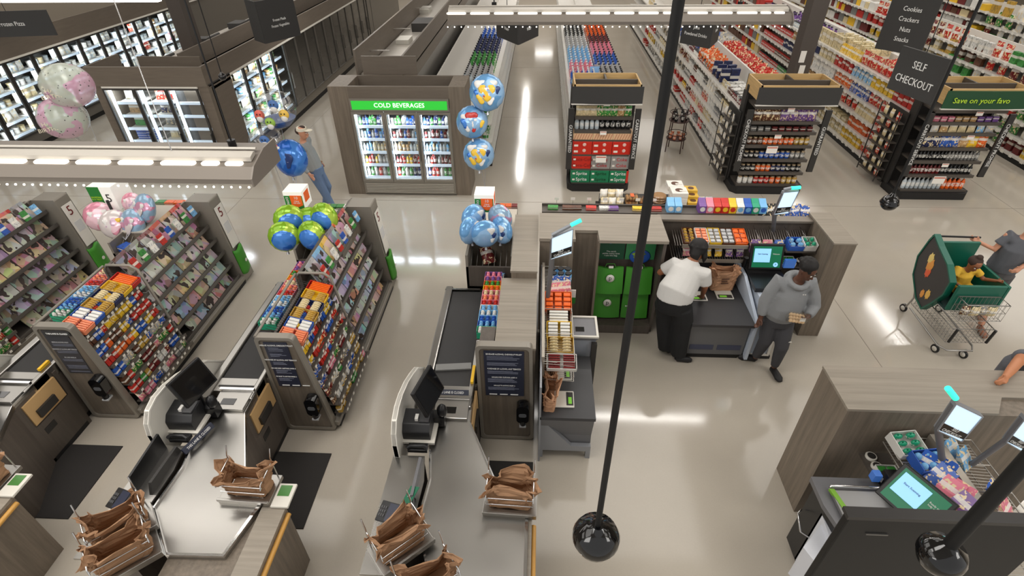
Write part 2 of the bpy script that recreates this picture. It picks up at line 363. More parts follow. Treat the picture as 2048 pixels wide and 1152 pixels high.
reg('seltzer_bottle', pb_bottle(.05, .3, CAPM), .11)  # water bottle with a black cap, for the water row
reg('jar', pb_jar(.045, .13), .1); reg('sauce_jar', pb_jar(.05, .16, LIDM), .11); reg('salsa_jar', pb_jar(.045, .12, CAPR), .098); reg('can', pb_can(.038, .11), .082); reg('drink_can', pb_can(.033, .13), .075)
reg('tub', pb_tub(.07, .1), .15); reg('ice_cream_tub', pb_tub(.07, .13), .15); reg('jug', pb_jug(.15, .28), .16); reg('small_bottle', pb_bottle(.033, .2), .07)
reg('frozen_box', pb_box(.2, .14, .05), .21); reg('frozen_bag', pb_bag(.17, .09, .2), .18); reg('pie_box', pb_box(.24, .06, .2), .25); reg('milk_carton', pb_box(.09, .09, .22), .1)
reg('card_pack', pb_box(.09, .02, .14), .11); reg('bread_bag', pb_bag(.14, .12, .17), .15)
def put(kind, loc, rz=0, color='red', tilt=0, scale=1.0, label=None, group=None, cat=None, jit=1.0):
    me, w = PR[kind]; o = bpy.data.objects.new(kind, me); COL.objects.link(o); o.location = loc
    o.rotation_euler = (tilt, 0, rz + random.uniform(-0.06, 0.06) * jit); o.scale = (scale,) * 3 if isinstance(scale, (int, float)) else scale
    c = C_[color]; k = random.uniform(0.85, 1.12); o.color = (min(1, c[0] * k), min(1, c[1] * k), min(1, c[2] * k), 1)
    return tag(o, label, cat or kind.split('_')[-1], group)
ORD = ['bottom', 'second', 'third', 'fourth', 'fifth', 'sixth', 'seventh', 'eighth', 'ninth', 'tenth', 'eleventh', 'twelfth', 'thirteenth', 'fourteenth']
def run(shelf_desc, plan, axis, fixed, z, a0, a1, facing, jit=1.0, scale=1.0, tilt=0, gap=1.0, depth_rows=1, dstep=0.12, maxn=999):
    """plan: list of (kind, colour, share of the run). axis 'x' or 'y' runs along it; facing = rotation of the fronts."""
    tot = sum(p[2] for p in plan); pos = a0; sgn = 1 if a1 > a0 else -1; L = abs(a1 - a0)
    for pi_, (kind, colr, sh) in enumerate(plan):
        end = pos + sgn * L * sh / tot; w = PR[kind][1] * (scale if isinstance(scale, (int, float)) else scale[0]) * gap
        n = max(1, int(abs(end - pos) / w)); st = (end - pos) / n
        nb = plan[pi_ - 1][1] if pi_ else None
        lab = f"{CN.get(colr, colr)} {kind.replace('_', ' ')} {shelf_desc}" + (f", next to the {CN.get(nb, nb)} ones" if nb and nb != colr else "")
        if len(lab.split()) > 16: lab = f"{CN.get(colr, colr)} {kind.replace('_', ' ')} {shelf_desc}"
        grp = f"{CN.get(colr, colr)} {kind.replace('_', ' ')} facings {shelf_desc}" 
        for q in range(depth_rows):
            for i in range(n):
                t = pos + st * (i + 0.5)
                dx, dy = {0: (0, 1), 1: (1, 0), -1: (-1, 0)}[round(facing / R(90))] if abs(facing) < 2 else (0, -1)
                x, y = (t, fixed) if axis == 'x' else (fixed, t)
                # depth goes away from the front
                if axis == 'x': x, y = t, fixed + q * dstep
                else: x, y = fixed + (q * dstep if facing < 0 else -q * dstep), t
                put(kind, (x, y, z), facing, colr, tilt, scale, lab, grp, jit=jit)
        pos = end
# ---------------------------------------------------------------- gondola shelving (a continuous row of shelves)
def gondola(label, x0, x1, y0, y1, h, levels, left=True, right=True, shelf_m=SHELFW, dep=0.46, top_open=True, group=None):
    t = T('shelving_row', label, 'shelving', ((x0 + x1) / 2, y0, 0), 0, group); xm = (x0 + x1) / 2
    B().box(x0, x1, y0, y1, 0, 0.12, KICK).obj('base', t)
    B().box(xm - 0.02, xm + 0.02, y0, y1, 0.12, h, SHELFW).obj('back_panel', t)
    for i, z in enumerate(levels):
        for sd, on in ((-1, left), (1, right)):
            if not on: continue
            b = B(); xa = xm + sd * 0.02; xb = x0 if sd < 0 else x1
            b.box(xa, xb, y0, y1, z - 0.025, z, shelf_m)
            b.box(xb, xb + sd * 0.012, y0, y1, z - 0.035, z + 0.012, SHELFW)
            # price tickets along the edge
            y = y0 + 0.1
            if sd < 0:
                tm = pm('price_ticket', (236, 232, 222), 0.5)
                while y < y1 and y < 22:
                    b.box(xb - 0.016, xb - 0.013, y, y + 0.09, z - 0.05, z + 0.012, tm); y += random.choice((0.2, 0.27, 0.35))
            b.obj('shelf', t)
    return t
REDS = [('snack_bag', 'red'), ('cracker_box', 'red'), ('cookie_bag', 'red'), ('cracker_box', 'orange'), ('cookie_bag', 'maroon')]
def mkplan(kinds, cols, n):
    out = []; last = None
    for _ in range(n):
        while True:
            c = random.choice(cols)
            if c != last: break
        last = c; out.append((random.choice(kinds), c, random.choice((2, 3, 4))))
    return out
# middle row behind the soda end cap: only its left face and its top are in view
gondola('low white shelving row filled with bottles behind the soda end cap', 0.62, 1.86, 10.75, 27, 1.5, [0.14, 0.6, 1.0, 1.38])
bot = [('left', 0.72, [('white', 3), ('blue', 3), ('sky', 4), ('blue', 4), ('pink', 4), ('sky', 6), ('silver', 6), ('black', 8)]),
       ('right', 1.34, [('maroon', 3), ('black', 4), ('grey', 5), ('silver', 5), ('blue', 4), ('pink', 5), ('maroon', 4), ('orange', 10)])]
for side, xs, bands in bot:
    y = 11.1
    for bi, (c, n) in enumerate(bands):
        for r_ in range(n if n else 3):
            for k in range(5):
                if y < 18.4: put('water_bottle' if side == 'left' else 'soda_bottle', (xs + k * 0.115, y, 1.38), 0, c, 0, 1.0,
                    f"{CN.get(c, c)} bottle on the {side} half of the low row's top shelf, {ORD[bi] if bi else 'nearest'} band", f"{side} half top shelf bottles band {bi}", 'bottle')
            y += 0.14 if y < 13 else 0.24
for li, z in enumerate([0.14, 0.6, 1.0]):
    run(f"on the {ORD[li]} shelf of the low row along the middle aisle", mkplan(['bottle', 'cracker_box', 'pouch'], ['white', 'cream', 'red', 'clear', 'brown', 'grey'], 6), 'y', 0.74, z, 11.2, 18, R(-90), gap=1.7)
b = B(); b.box(-.11, .11, -.01, .01, .0, .17, pm('promo_card_blue', (130, 175, 220), 0.5))
o = b.obj('promo_card', loc=(1.22, 12.9, 1.55), rot=(R(-20), 0, 0)); tag(o, 'light blue promotion card standing between the bottles on the low row', 'sign')
B().box(-.01, .01, .0, .012, -.17, .02, WIRE).obj('stem', o, local=True)
# row left of the middle aisle: water and clear bottles
gondola('white shelving row of water bottles left of the middle aisle with an empty left side', -2.55, -1.05, 11.3, 27, 1.42, [0.14, 0.55, 0.95, 1.3])
yb = 11.9
for bi, (c, n, kk) in enumerate([('clear', 6, 'seltzer_bottle'), ('silver', 6, 'seltzer_bottle'), ('green', 5, 'soda_bottle'), ('navy', 7, 'soda_bottle'), ('blue', 5, 'water_bottle')]):
    for r_ in range(n):
        for k in range(5):
            put(kk, (-1.74 + k * 0.13, yb, 1.3), 0, c, 0, 1.05, f"{CN.get(c, c)} bottle in the {ORD[bi] if bi else 'nearest'} band on the water row's top shelf", f"water row top band {bi}", 'bottle')
        yb += 0.17 if yb < 14 else 0.26
for li, z in enumerate([0.14, 0.55, 0.95]):
    run(f"on the {ORD[li]} shelf of the water row facing the aisle", [('jug', 'green', 1), ('water_bottle', 'clear', 2), ('bottle', 'black', 1), ('jug', 'clear', 2), ('water_bottle', 'sky', 2), ('soda_bottle', 'blue', 2)], 'y', -1.2, z, 11.5, 21, R(90), gap=1.35)
# row of mixed goods (left face seen across the aisle)
L5 = [0.14, 0.48, 0.8, 1.12, 1.44]
gondola('tall white shelving row of small mixed goods between two grocery aisles', 3.9, 5.22, 10.75, 27, 1.75, L5)
KL = [['juice_bottle', 'jug', 'flat_box', 'bottle'], ['cracker_box', 'can', 'bottle', 'pouch'], ['jar', 'tea_box', 'pouch', 'bottle'], ['pouch', 'can', 'tea_box', 'jar'], ['tea_box', 'jar', 'card_pack', 'pouch']]
CL = [['silver', 'grey', 'blue', 'white', 'red'], ['red', 'cream', 'white', 'yellow', 'brown'], ['white', 'cream', 'grey', 'red', 'silver'], ['cream', 'white', 'brown', 'maroon', 'grey'], ['white', 'maroon', 'grey', 'brown', 'cream']]
for li, z in enumerate(L5):
    run(f"on the {ORD[li]} shelf of the mixed goods row, near half", mkplan(KL[li], CL[li], 9), 'y', 4.02, z, 11.0, 16.0, R(-90), gap=1.05, scale=1.0)
    run(f"on the {ORD[li]} shelf of the mixed goods row, far half", mkplan(KL[li], CL[li], 6), 'y', 4.02, z, 16.1, 23.0, R(-90), gap=1.8, scale=1.3)
# its top: toys, blue bags, red and yellow bags
def toprow(desc, x, y0, y1, z, kind, c, cols, dx, dy, grp, sc=1.0, cat='bag', rz=0, tilt=0):
    y = y0
    while y < y1:
        for k in range(cols): put(kind, (x + k * dx + random.uniform(-.02, .02), y, z), rz + random.uniform(-.4, .4), c, tilt + random.uniform(-.2, .2), sc, desc, grp, cat)
        y += dy
toprow('red chip bag piled on the right half of the mixed goods row top', 4.75, 12.3, 15.2, 1.46, 'chip_bag', 'red', 2, .2, .16, 'red bags on the mixed goods row top')
toprow('yellow chip bag at the near end of the red pile above the pretzel end cap', 4.72, 11.25, 12.2, 1.46, 'chip_bag', 'yellow', 2, .22, .2, 'yellow bags on the mixed goods row top')
toprow('grey snack bag behind the red chip bags on the mixed goods row', 4.75, 15.3, 16.3, 1.46, 'chip_bag', 'silver', 2, .2, .2, 'grey bags on the mixed goods row top')
toprow('blue wrapped bag heaped on top of the mixed goods row beyond the drinks sign', 4.15, 15.6, 17.8, 1.5, 'chip_bag', 'blue', 3, .22, .22, 'blue bags on the mixed goods row top', 1.25)
toprow('orange and yellow snack bag on the left half of the mixed goods row top', 4.05, 13.5, 15.0, 1.5, 'snack_bag', 'orange', 2, .2, .25, 'orange bags on the mixed goods row top')
toprow('dark blue toy carton on the left half of the mixed goods row top', 4.05, 12.6, 13.4, 1.48, 'cereal_box', 'navy', 2, .22, .3, 'toy cartons on the mixed goods row top', 1.0, 'carton')
toprow('white pack with blue print lying near the end of the mixed goods row top', 4.1, 11.3, 12.5, 1.47, 'flat_box', 'white', 2, .22, .25, 'white packs on the mixed goods row top', 1.0, 'carton')
# snack aisle row (its left face fills the upper right)
L6 = [0.14, 0.46, 0.78, 1.1, 1.42, 1.72]
gondola('white shelving row of red and yellow snack packs facing left', 7.12, 8.5, 10.5, 27, 1.95, L6)
P3 = [[('snack_bag', 'red', 3), ('cracker_box', 'yellow', 2), ('cracker_box', 'cream', 3), ('flat_box', 'blue', 2), ('juice_bottle', 'blue', 2), ('pouch', 'white', 3), ('jar', 'brown', 4)],
      [('cookie_bag', 'red', 3), ('cracker_box', 'orange', 2), ('flat_box', 'cream', 3), ('cereal_box', 'yellow', 3), ('cracker_box', 'navy', 2), ('jar', 'green', 3), ('jar', 'red', 4)],
      [('cookie_bag', 'red', 3), ('pouch', 'cream', 2), ('snack_bag', 'red', 2), ('pouch', 'white', 3), ('cracker_box', 'tan', 3), ('cereal_box', 'navy', 2), ('salsa_jar', 'brown', 3), ('salsa_jar', 'red', 3)],
      [('cookie_bag', 'maroon', 2), ('cookie_bag', 'red', 2), ('pouch', 'blue', 2), ('cookie_bag', 'orange', 2), ('cereal_box', 'white', 3), ('cereal_box', 'tan', 3), ('cracker_box', 'navy', 2), ('salsa_jar', 'red', 4)],
      [('cracker_box', 'red', 2), ('cracker_box', 'yellow', 2), ('pouch', 'sky', 2), ('cracker_box', 'red', 2), ('cereal_box', 'cream', 2), ('cereal_box', 'navy', 2), ('cracker_box', 'tan', 2), ('salsa_jar', 'red', 5)],
      [('snack_bag', 'orange', 2), ('snack_bag', 'red', 3), ('pouch', 'yellow', 2), ('cereal_box', 'cream', 4), ('jar', 'clear', 2), ('juice_bottle', 'purple', 4)]]
for li, z in enumerate(L6):
    run(f"on the {ORD[li]} shelf of the snack row", P3[li], 'y', 7.25, z, 10.7, 19.5, R(-90), gap=1.0, scale=1.05 if li else 1.1)
toprow('red cookie bag lying deeper on the snack row top shelf', 7.42, 11.3, 12.5, 1.72, 'snack_bag', 'red', 2, .2, .2, 'deeper red bags on the snack row top')
toprow('cream oat carton stacked two deep on the snack row top shelf', 7.42, 13.2, 15.0, 1.72, 'cereal_box', 'cream', 2, .22, .22, 'deeper cream cartons on the snack row top', 1.0, 'carton')
toprow('purple bottle standing deeper on the far end of the snack row top', 7.4, 15.6, 18, 1.72, 'juice_bottle', 'purple', 2, .18, .2, 'deeper purple bottles on the snack row top', 1.0, 'bottle')
toprow('red flat carton on the right side of the snack row top', 8.1, 10.9, 15.5, 1.72, 'flat_box', 'tan', 1, .2, .3, 'right side cartons on the snack row top', 1.0, 'carton')
# further rows to the right
gondola('cracker and cookie shelving row beyond the snack aisle', 10.4, 11.8, 10.5, 27, 1.95, L6)
P4 = [['cracker_box', 'cookie_bag'], ['cookie_bag', 'snack_bag'], ['cracker_box', 'pouch'], ['snack_bag', 'cereal_box'], ['cereal_box', 'snack_bag'], ['cracker_box', 'snack_bag']]
for li, z in enumerate(L6):
    run(f"on the {ORD[li]} shelf of the cracker row", mkplan(P4[li], ['red', 'cream', 'brown', 'gold', 'maroon', 'yellow', 'white', 'green'] if li < 5 else ['red', 'green', 'white', 'tan', 'maroon'], 10), 'y', 10.54, z, 10.8, 19.5, R(-90), gap=1.25, scale=1.2)
toprow('brown flat carton lying on the cracker row top shelf', 11.2, 11.0, 18, 1.72, 'flat_box', 'tan', 2, .25, .3, 'flat cartons on the cracker row top', 1.1, 'carton')
gondola('farthest right shelving row of gold and brown packs', 13.8, 15.2, 11, 27, 1.95, L6)
for li, z in enumerate(L6):
    run(f"on the {ORD[li]} shelf of the farthest row", mkplan(['cereal_box', 'snack_bag'], ['gold', 'brown', 'red', 'white', 'green', 'tan', 'cream', 'maroon'], 8), 'y', 13.95, z, 11.2, 19.5, R(-90), gap=1.5, scale=1.4)
toprow('gold chip bag on the top of the farthest row', 14.2, 12, 18, 1.72, 'chip_bag', 'gold', 3, .25, .35, 'gold bags on the farthest row top', 1.2)
def stuffrow(x, y0, y1, lv, lab):   # the far ends beyond counting
    b = B(); cols = [pm('far_' + k, tuple(int(255 * (v ** (1 / 2.2))) for v in C_[k][:3]), 0.5) for k in ('red', 'cream', 'white', 'brown', 'yellow', 'maroon', 'grey')]
    for z in lv:
        y = y0
        while y < y1:
            w = random.uniform(.15, .5); h = random.uniform(.16, .26); b.box(x, x + .25, y, y + w - .03, z, z + h, random.choice(cols)); y += w
    o = b.obj('packaged_goods'); o['kind'] = 'stuff'; o['label'] = lab
stuffrow(7.2, 19.6, 26, L6, 'small packs filling the far end of the snack row'); stuffrow(10.5, 19.6, 26, L6, 'small packs filling the far end of the cracker row')
stuffrow(13.9, 19.6, 26, L6, 'small packs filling the far end of the farthest row')
# ---------------------------------------------------------------- end caps
def endcap(x0, x1, y, label, texts, header_txt=None, levels=None, h=2.0, side=True):
    t = T('end_cap_display', label, 'display shelf', ((x0 + x1) / 2, y, 0))
    b = B(); b.prism([(x0 + .1, y - .02), (x1 - .1, y - .02), (x1, y + .1), (x1, y + .55), (x0, y + .55), (x0, y + .1)], 0, .14, 'z', KICK); b.obj('base', t)
    B().box(x0 + .05, x1 - .05, y + .5, y + .55, .14, h, DARK).obj('back_panel', t)
    for z in levels: 
        bb = B().box(x0 + .08, x1 - .08, y + .06, y + .5, z - .03, z, DSHELF); bb.box(x0 + .08, x1 - .08, y + .045, y + .06, z - .045, z + .012, DSHELF); bb.obj('shelf', t)
    for sx, tx in ((x0, texts[0]), (x1, texts[1])):
        b = B().box(sx - .055, sx + .055, y - .01, y + .03, .48, 1.68, DARK); b.box(sx - .05, sx + .05, y + .03, y + .5, .14, 1.95, DARK) if 0 else None
        o = b.obj('banner_post', t); text(o, tx, .085, (sx, y - .013, 1.1), (R(90), R(90), 0), TXTW)
    for sx in (x0 + .02, x1 - .02): B().box(sx - .02, sx + .02, y + .42, y + .5, .14, h, DARK).obj('upright', t)
    # open wooden header tray
    zb, zt = h - .12, h + .16; ya, yb = y - .16, y + .62; th = .025
    b = B(); b.box(x0 + .02, x1 - .02, yb - th, yb, zb, zt, PINE); b.box(x0 + .02, x0 + .02 + th, ya, yb, zb, zt, PINE); b.box(x1 - .02 - th, x1 - .02, ya, yb, zb, zt, PINE)
    b.box(x0 + .02, x1 - .02, ya, ya + th, zb, zt, PINE); b.obj('header_tray', t)
    B().box(x0 + .05, x1 - .05, (ya + yb) / 2 - .02, (ya + yb) / 2 + .01, zt - .1, zt - .01, DSHELF).obj('cross_rail', t)
    B().box((x0 + x1) / 2 - .015, (x0 + x1) / 2 + .015, (ya + yb) / 2, yb - th, zt - .14, zt - .01, DSHELF).obj('divider', t)
    n = 8; xa, xb = x0 - .02, x1 + .02; pts = [(xa + (xb - xa) * i / n, ya - .012 - .035 * math.sin(math.pi * i / n)) for i in range(n + 1)]
    b = B(); b.prism(pts + [(xb, ya - .002), (xa, ya - .002)], zb - .05, zt - .03, 'z', SIGND if not header_txt else pm('header_green', (22, 70, 40), .5)); o = b.obj('header_sign', t)
    B().box(xa, xb, ya - .03, ya + .02, zb - .07, zb - .05, SHELFW).obj('sign_edge', t)
    if header_txt: text(o, header_txt, .13, (x0 + .1, ya - .055, (zt + zb) / 2 - .045), FRONT, TXTG, 'LEFT', ext=.003)
    b = B(); b.box(x0 - .0, x0 + .03, y + .5, y + .62, .12, h - .12, DARK); b.obj('side_panel', t); B().box(x1 - .03, x1, y + .5, y + .62, .12, h - .12, DARK).obj('side_panel', t)
    return t
def price_card(x, y, z, w=.12, h=.07, lab='small white price card clipped to a shelf edge'):
    b = B().box(-w / 2, w / 2, -.004, 0, -h / 2, h / 2, pm('price_card_paper', (238, 234, 226), .5)); o = b.obj('price_card', loc=(x, y - .05, z)); tag(o, lab, 'price card')
    B().box(-w / 2 + .008, w / 2 - .008, -.006, -.004, h * .22, h * .38, pm('price_card_red', (200, 110, 90), .5)).obj('print', o, local=True)
    return o
LV1 = [0.3, 0.6, 0.93, 1.1, 1.4, 1.68]
endcap(0.58, 1.82, 10.12, 'end cap of soda cases and snack bags at the middle aisle', ('GUARANTEED', 'CARRYOUT SERVICE'), levels=[.17] + LV1[0:0] + [.47, .77, 1.07, 1.24, 1.5, 1.77])
LZ = [.17, .47, .77, 1.07, 1.24, 1.5]
SODR = pm('soda_red', (196, 42, 28), .35); SODG = pm('soda_green', (20, 120, 80), .35); SODS = pm('soda_silver', (160, 158, 156), .3, .3); REDT = pm('lettering_red', (190, 30, 40), .5); DRT = pm('lettering_darkred', (130, 20, 20), .5); DGT = pm('lettering_darkgreen', (12, 60, 34), .5)
def soda(x, y, z, w, h, m, words, tm, label, n=2, blank=False):
    t = T('soda_case', label, 'drink case', (x, y, z)); B().box(x - w / 2, x + w / 2, y - .0, y + .36, z, z + h, m).obj('carton', t, bev=.004)
    for k in range(n):
        o = B().box(x - w * .42, x - w * .42 + .05, y - .003, y, z + h * (.18 + .5 * k), z + h * (.32 + .5 * k), pm('print_white', (232, 226, 216), .4)).obj('print', t)
        text(t, words, h * .38, (x + w * .06, y - .003, z + h * (.27 + .48 * k)), FRONT, tm, sx=.95)
    return t
for i, (m, wd, tm, lb) in enumerate([(SODG, 'Sprite', TXTW, 'green soda case with white lettering at the bottom left of the soda end cap'), (SODG, 'Sprite', DGT, 'green soda case with dark lettering in the middle of the bottom shelf'), (SODG, 'Sprite', TXTW, 'green and red soda case at the bottom right of the soda end cap')]):
    soda(0.83 + i * .385, 10.16, .17, .375, .26, m, wd, tm, lb)
B().box(1.745, 1.79, 10.155, 10.5, .17, .43, SODR).obj('red_band', [o for o in COL.objects if o.name.startswith('soda_case')][-1])
for i, (m, wd, tm, lb) in enumerate([(SODR, 'Coca-Cola', DRT, 'red soda case with dark script on the second shelf of the soda end cap'), (SODS, 'Coke', REDT, 'silver soda case behind the large price card on the second shelf'), (SODS, 'Coke', REDT, 'silver soda case at the right end of the second shelf')]):
    soda(0.83 + i * .385, 10.16, .47, .375, .26, m, wd, tm, lb)
for i in range(3):
    t = T('soda_case', f"red soda case with cup print, {['left', 'middle', 'right'][i]} one on the soda end cap's third shelf", 'drink case', (.83 + i * .385, 10.16, .77)); x = .83 + i * .385
    B().box(x - .188, x + .188, 10.16, 10.52, .77, 1.03, SODR).obj('carton', t, bev=.004)
    for k in range(2):
        b = B().box(x - .16, x - .08, 10.157, 10.16, .81 + k * .12, .85 + k * .12, pm('print_white', (232, 226, 216), .4)); b.ell((x + .04, 10.158, .85 + k * .12), (.035, .004, .035), pm('print_pale', (226, 190, 180), .4), 10, 6); b.obj('print', t)
for i in range(3):
    x = .83 + i * .385; t = T('snack_carton', f"striped tan snack carton, {['left', 'middle', 'right'][i]} one on the narrow fourth shelf of the soda end cap", 'carton', (x, 10.16, 1.07))
    b = B().box(x - .19, x + .19, 10.16, 10.45, 1.07, 1.19, pm('carton_tan', (216, 180, 140), .6))
    for k in range(7): b.prism([(x - .17 + k * .05, 1.075), (x - .155 + k * .05, 1.075), (x - .115 + k * .05, 1.185), (x - .13 + k * .05, 1.185)], 10.157, 10.16, 'y', pm('carton_stripe', (186, 120, 96), .6))
    b.obj('carton', t)
run('on the fifth shelf of the soda end cap', [('soda_bottle', 'clear', 8), ('soda_bottle', 'black', 10)], 'x', 10.3, 1.24, .66, 1.74, 0, scale=(.75, .75, .72), gap=1.0)
run('on the sixth shelf of the soda end cap', [('snack_bag', 'cream', 3), ('snack_bag', 'green', 3), ('snack_bag', 'tan', 1), ('snack_bag', 'green', 1)], 'x', 10.26, 1.5, .68, 1.72, 0, scale=.72, gap=.9, tilt=R(-8))
run('on the highest shelf of the soda end cap', [('snack_bag', 'sky', 4), ('snack_bag', 'green', 5)], 'x', 10.24, 1.77, .68, 1.74, 0, scale=.78, gap=.78, tilt=R(-8))
price_card(1.22, 10.12, 1.78, lab='white price card on the highest shelf edge of the soda end cap'); price_card(1.2, 10.12, 1.235, lab='white price card below the bottles of the soda end cap'); price_card(1.2, 10.1, .72, .2, .14, 'large white price card hanging over the silver soda cases')
# second end cap: pretzel bags and jars
endcap(3.86, 5.26, 10.1, 'end cap of brown snack bags and glass jars with an open wooden tray on top', ('CHECKOUT PROMISE', 'GUARANTEED'), levels=[.17, .43, .7, .98, 1.24, 1.44, 1.72])
for li, (z, pl, sc) in enumerate([(.17, [('sauce_jar', 'white', 4), ('sauce_jar', 'red', 4), ('sauce_jar', 'orange', 3), ('sauce_jar', 'gold', 4)], 1.1), (.43, [('sauce_jar', 'black', 4), ('sauce_jar', 'orange', 4), ('sauce_jar', 'navy', 4), ('sauce_jar', 'black', 4)], 1.05),
        (.7, [('sauce_jar', 'black', 4), ('sauce_jar', 'blue', 8), ('sauce_jar', 'grey', 4)], 1.05), (.98, [('sauce_jar', 'brown', 4), ('sauce_jar', 'orange', 8), ('sauce_jar', 'gold', 4)], 1.05), (1.24, [('tea_box', 'grey', 3), ('tea_box', 'maroon', 6)], .85)]):
    run(f"on the {ORD[li]} shelf of the jar end cap", pl, 'x', 10.26, z, 3.98, 5.15, 0, scale=sc * .85, gap=.95 if li < 4 else 1.3, depth_rows=1)
run('on the sixth shelf of the jar end cap', [('snack_bag', 'brown', 3), ('snack_bag', 'purple', 4)], 'x', 10.22, 1.44, 3.98, 5.12, 0, scale=.85, gap=.95, tilt=R(-10))
run('on the highest shelf of the jar end cap', [('snack_bag', 'maroon', 4), ('snack_bag', 'brown', 3)], 'x', 10.22, 1.72, 3.98, 5.12, 0, scale=.85, gap=.95, tilt=R(-10))
price_card(4.55, 10.1, 1.7, lab='white price card under the highest brown snack bags'); price_card(4.45, 10.1, 1.2, lab='white price card under the dark packets of the jar end cap'); price_card(4.4, 10.08, .95, .2, .14, 'large white price card in the middle of the jar end cap')
# third end cap
endcap(6.98, 8.38, 9.95, 'end cap of bagged snacks and dark bottles under a green lettered header', ('CARRYOUT SERVICE', 'CHECKOUT PROMISE'), 'Save on your favo', [.17, .48, .76, 1.02, 1.3, 1.5, 1.72])
for li, (z, pl, sc) in enumerate([(.17, [('water_bottle', 'clear', 7), ('water_bottle', 'orange', 4)], .75), (.48, [('bottle', 'maroon', 4), ('bottle', 'black', 4)], .8), (.76, [('small_bottle', 'black', 5), ('small_bottle', 'grey', 5)], .9)]):
    run(f"on the {ORD[li]} shelf of the green header end cap", pl, 'x', 10.1, z, 7.1, 8.28, 0, scale=sc)
run('on the fourth shelf of the green header end cap', [('snack_bag', 'navy', 2), ('snack_bag', 'blue', 2), ('snack_bag', 'tan', 1), ('snack_bag', 'yellow', 1), ('snack_bag', 'orange', 1)], 'x', 10.07, 1.02, 7.1, 8.28, 0, scale=.9, gap=.9, tilt=R(-8))
run('on the fifth shelf of the green header end cap', [('snack_bag', 'white', 1), ('snack_bag', 'tan', 1), ('snack_bag', 'cream', 3), ('snack_bag', 'sky', 1), ('snack_bag', 'silver', 1)], 'x', 10.07, 1.3, 7.15, 8.28, 0, scale=.75, gap=1.0, tilt=R(-8))
run('on the sixth shelf of the green header end cap', [('tea_box', 'pink', 3), ('tea_box', 'tan', 3), ('tea_box', 'purple', 3)], 'x', 10.1, 1.5, 7.12, 8.28, 0, scale=.8)
run('on the highest shelf of the green header end cap', [('snack_bag', 'sky', 5)], 'x', 10.07, 1.72, 7.25, 8.28, 0, scale=.8, gap=1.1, tilt=R(-8))
price_card(7.75, 9.95, 1.7, lab='white price card under the light blue bags'); price_card(7.8, 9.95, 1.27, lab='white price card under the middle bags of the green header end cap'); price_card(7.6, 9.95, .73, lab='white price card above the maroon bottles'); price_card(7.6, 9.93, .44, .22, .15, 'large white price card over the clear bottles of the bottom shelf')
# bagged goods on the slanted side shelves beside the second and third end caps
for (sx, nm, cc, n) in ((3.84, 'jar end cap', 'white', 6), (6.96, 'green header end cap', 'cream', 7)):
    t = T('side_rack', f"narrow dark slanted rack on the aisle side of the {nm}", 'display shelf', (sx, 10.85, 0))
    b = B().box(sx - .02, sx, 10.5, 11.2, .1, 1.5, DARK); b.obj('back_panel', t)
    for k in range(n):
        z = .18 + k * 1.3 / n; B().box(sx - .15, sx - .02, 10.5, 11.2, z - .015, z, DSHELF).obj('shelf', t)
        for q in range(3): put('cookie_bag', (sx - .09, 10.64 + q * .23, z), R(-90), cc if (q + k) % 3 else ('red' if sx > 5 else 'grey'), 0, .85, f"pale bag on the {ORD[k]} step of the slanted rack by the {nm}", f"bags on the slanted rack beside the {nm} step {k}", 'bag')
    for q in range(2): B().box(sx - .16, sx - .15, 10.5 + q * .7, 10.53 + q * .7, .1, 1.5, DARK).obj('upright', t)
# round wire wine rack standing in the aisle
t = T('round_rack', 'round dark wire rack of bottles standing at the aisle edge behind the pole', 'rack', (3.15, 12.3, 0)); cx_, cy_ = 3.15, 12.3
t.location = (3.15, 12.3, 0)
BRN = pm('rack_brown', (66, 44, 38), .5)
for a in range(4): 
    an = a * math.pi / 2 + .4; B().bar((cx_ + .24 * math.cos(an), cy_ + .24 * math.sin(an), 0), (cx_ + .2 * math.cos(an), cy_ + .2 * math.sin(an), .95), .012, BRN).obj('leg', t)
for z in (.3, .42, .72, .9): B().tube([(cx_ + .22 * math.cos(i * math.pi / 8), cy_ + .22 * math.sin(i * math.pi / 8), z) for i in range(17)], .009, BRN, 5).obj('hoop', t)
for z in (.3, .72): B().lathe([(.21, z - .01), (.21, z)], (cx_, cy_, 0), BRN, 16).obj('tray', t)
for a in range(7): put('bottle', (cx_ + .14 * math.cos(a), cy_ + .14 * math.sin(a), .73), 0, 'black', 0, .85, 'black bottle with white cap in the upper tray of the round rack', 'bottles in the round rack', 'bottle')
for a in range(6): put('can', (cx_ + .14 * math.cos(a * 1.05), cy_ + .14 * math.sin(a * 1.05), .31), 0, 'salmon', 0, 1, 'pink lidded tin in the lower tray of the round rack', 'tins in the round rack', 'can')
# wide dark column above the jar end cap
b = B().box(4.7, 4.98, 10.75, 11.05, 0, 6.75, pm('column_brown', (72, 64, 58), .5)); tag(b.obj('store_column'), None, None, None, 'structure')
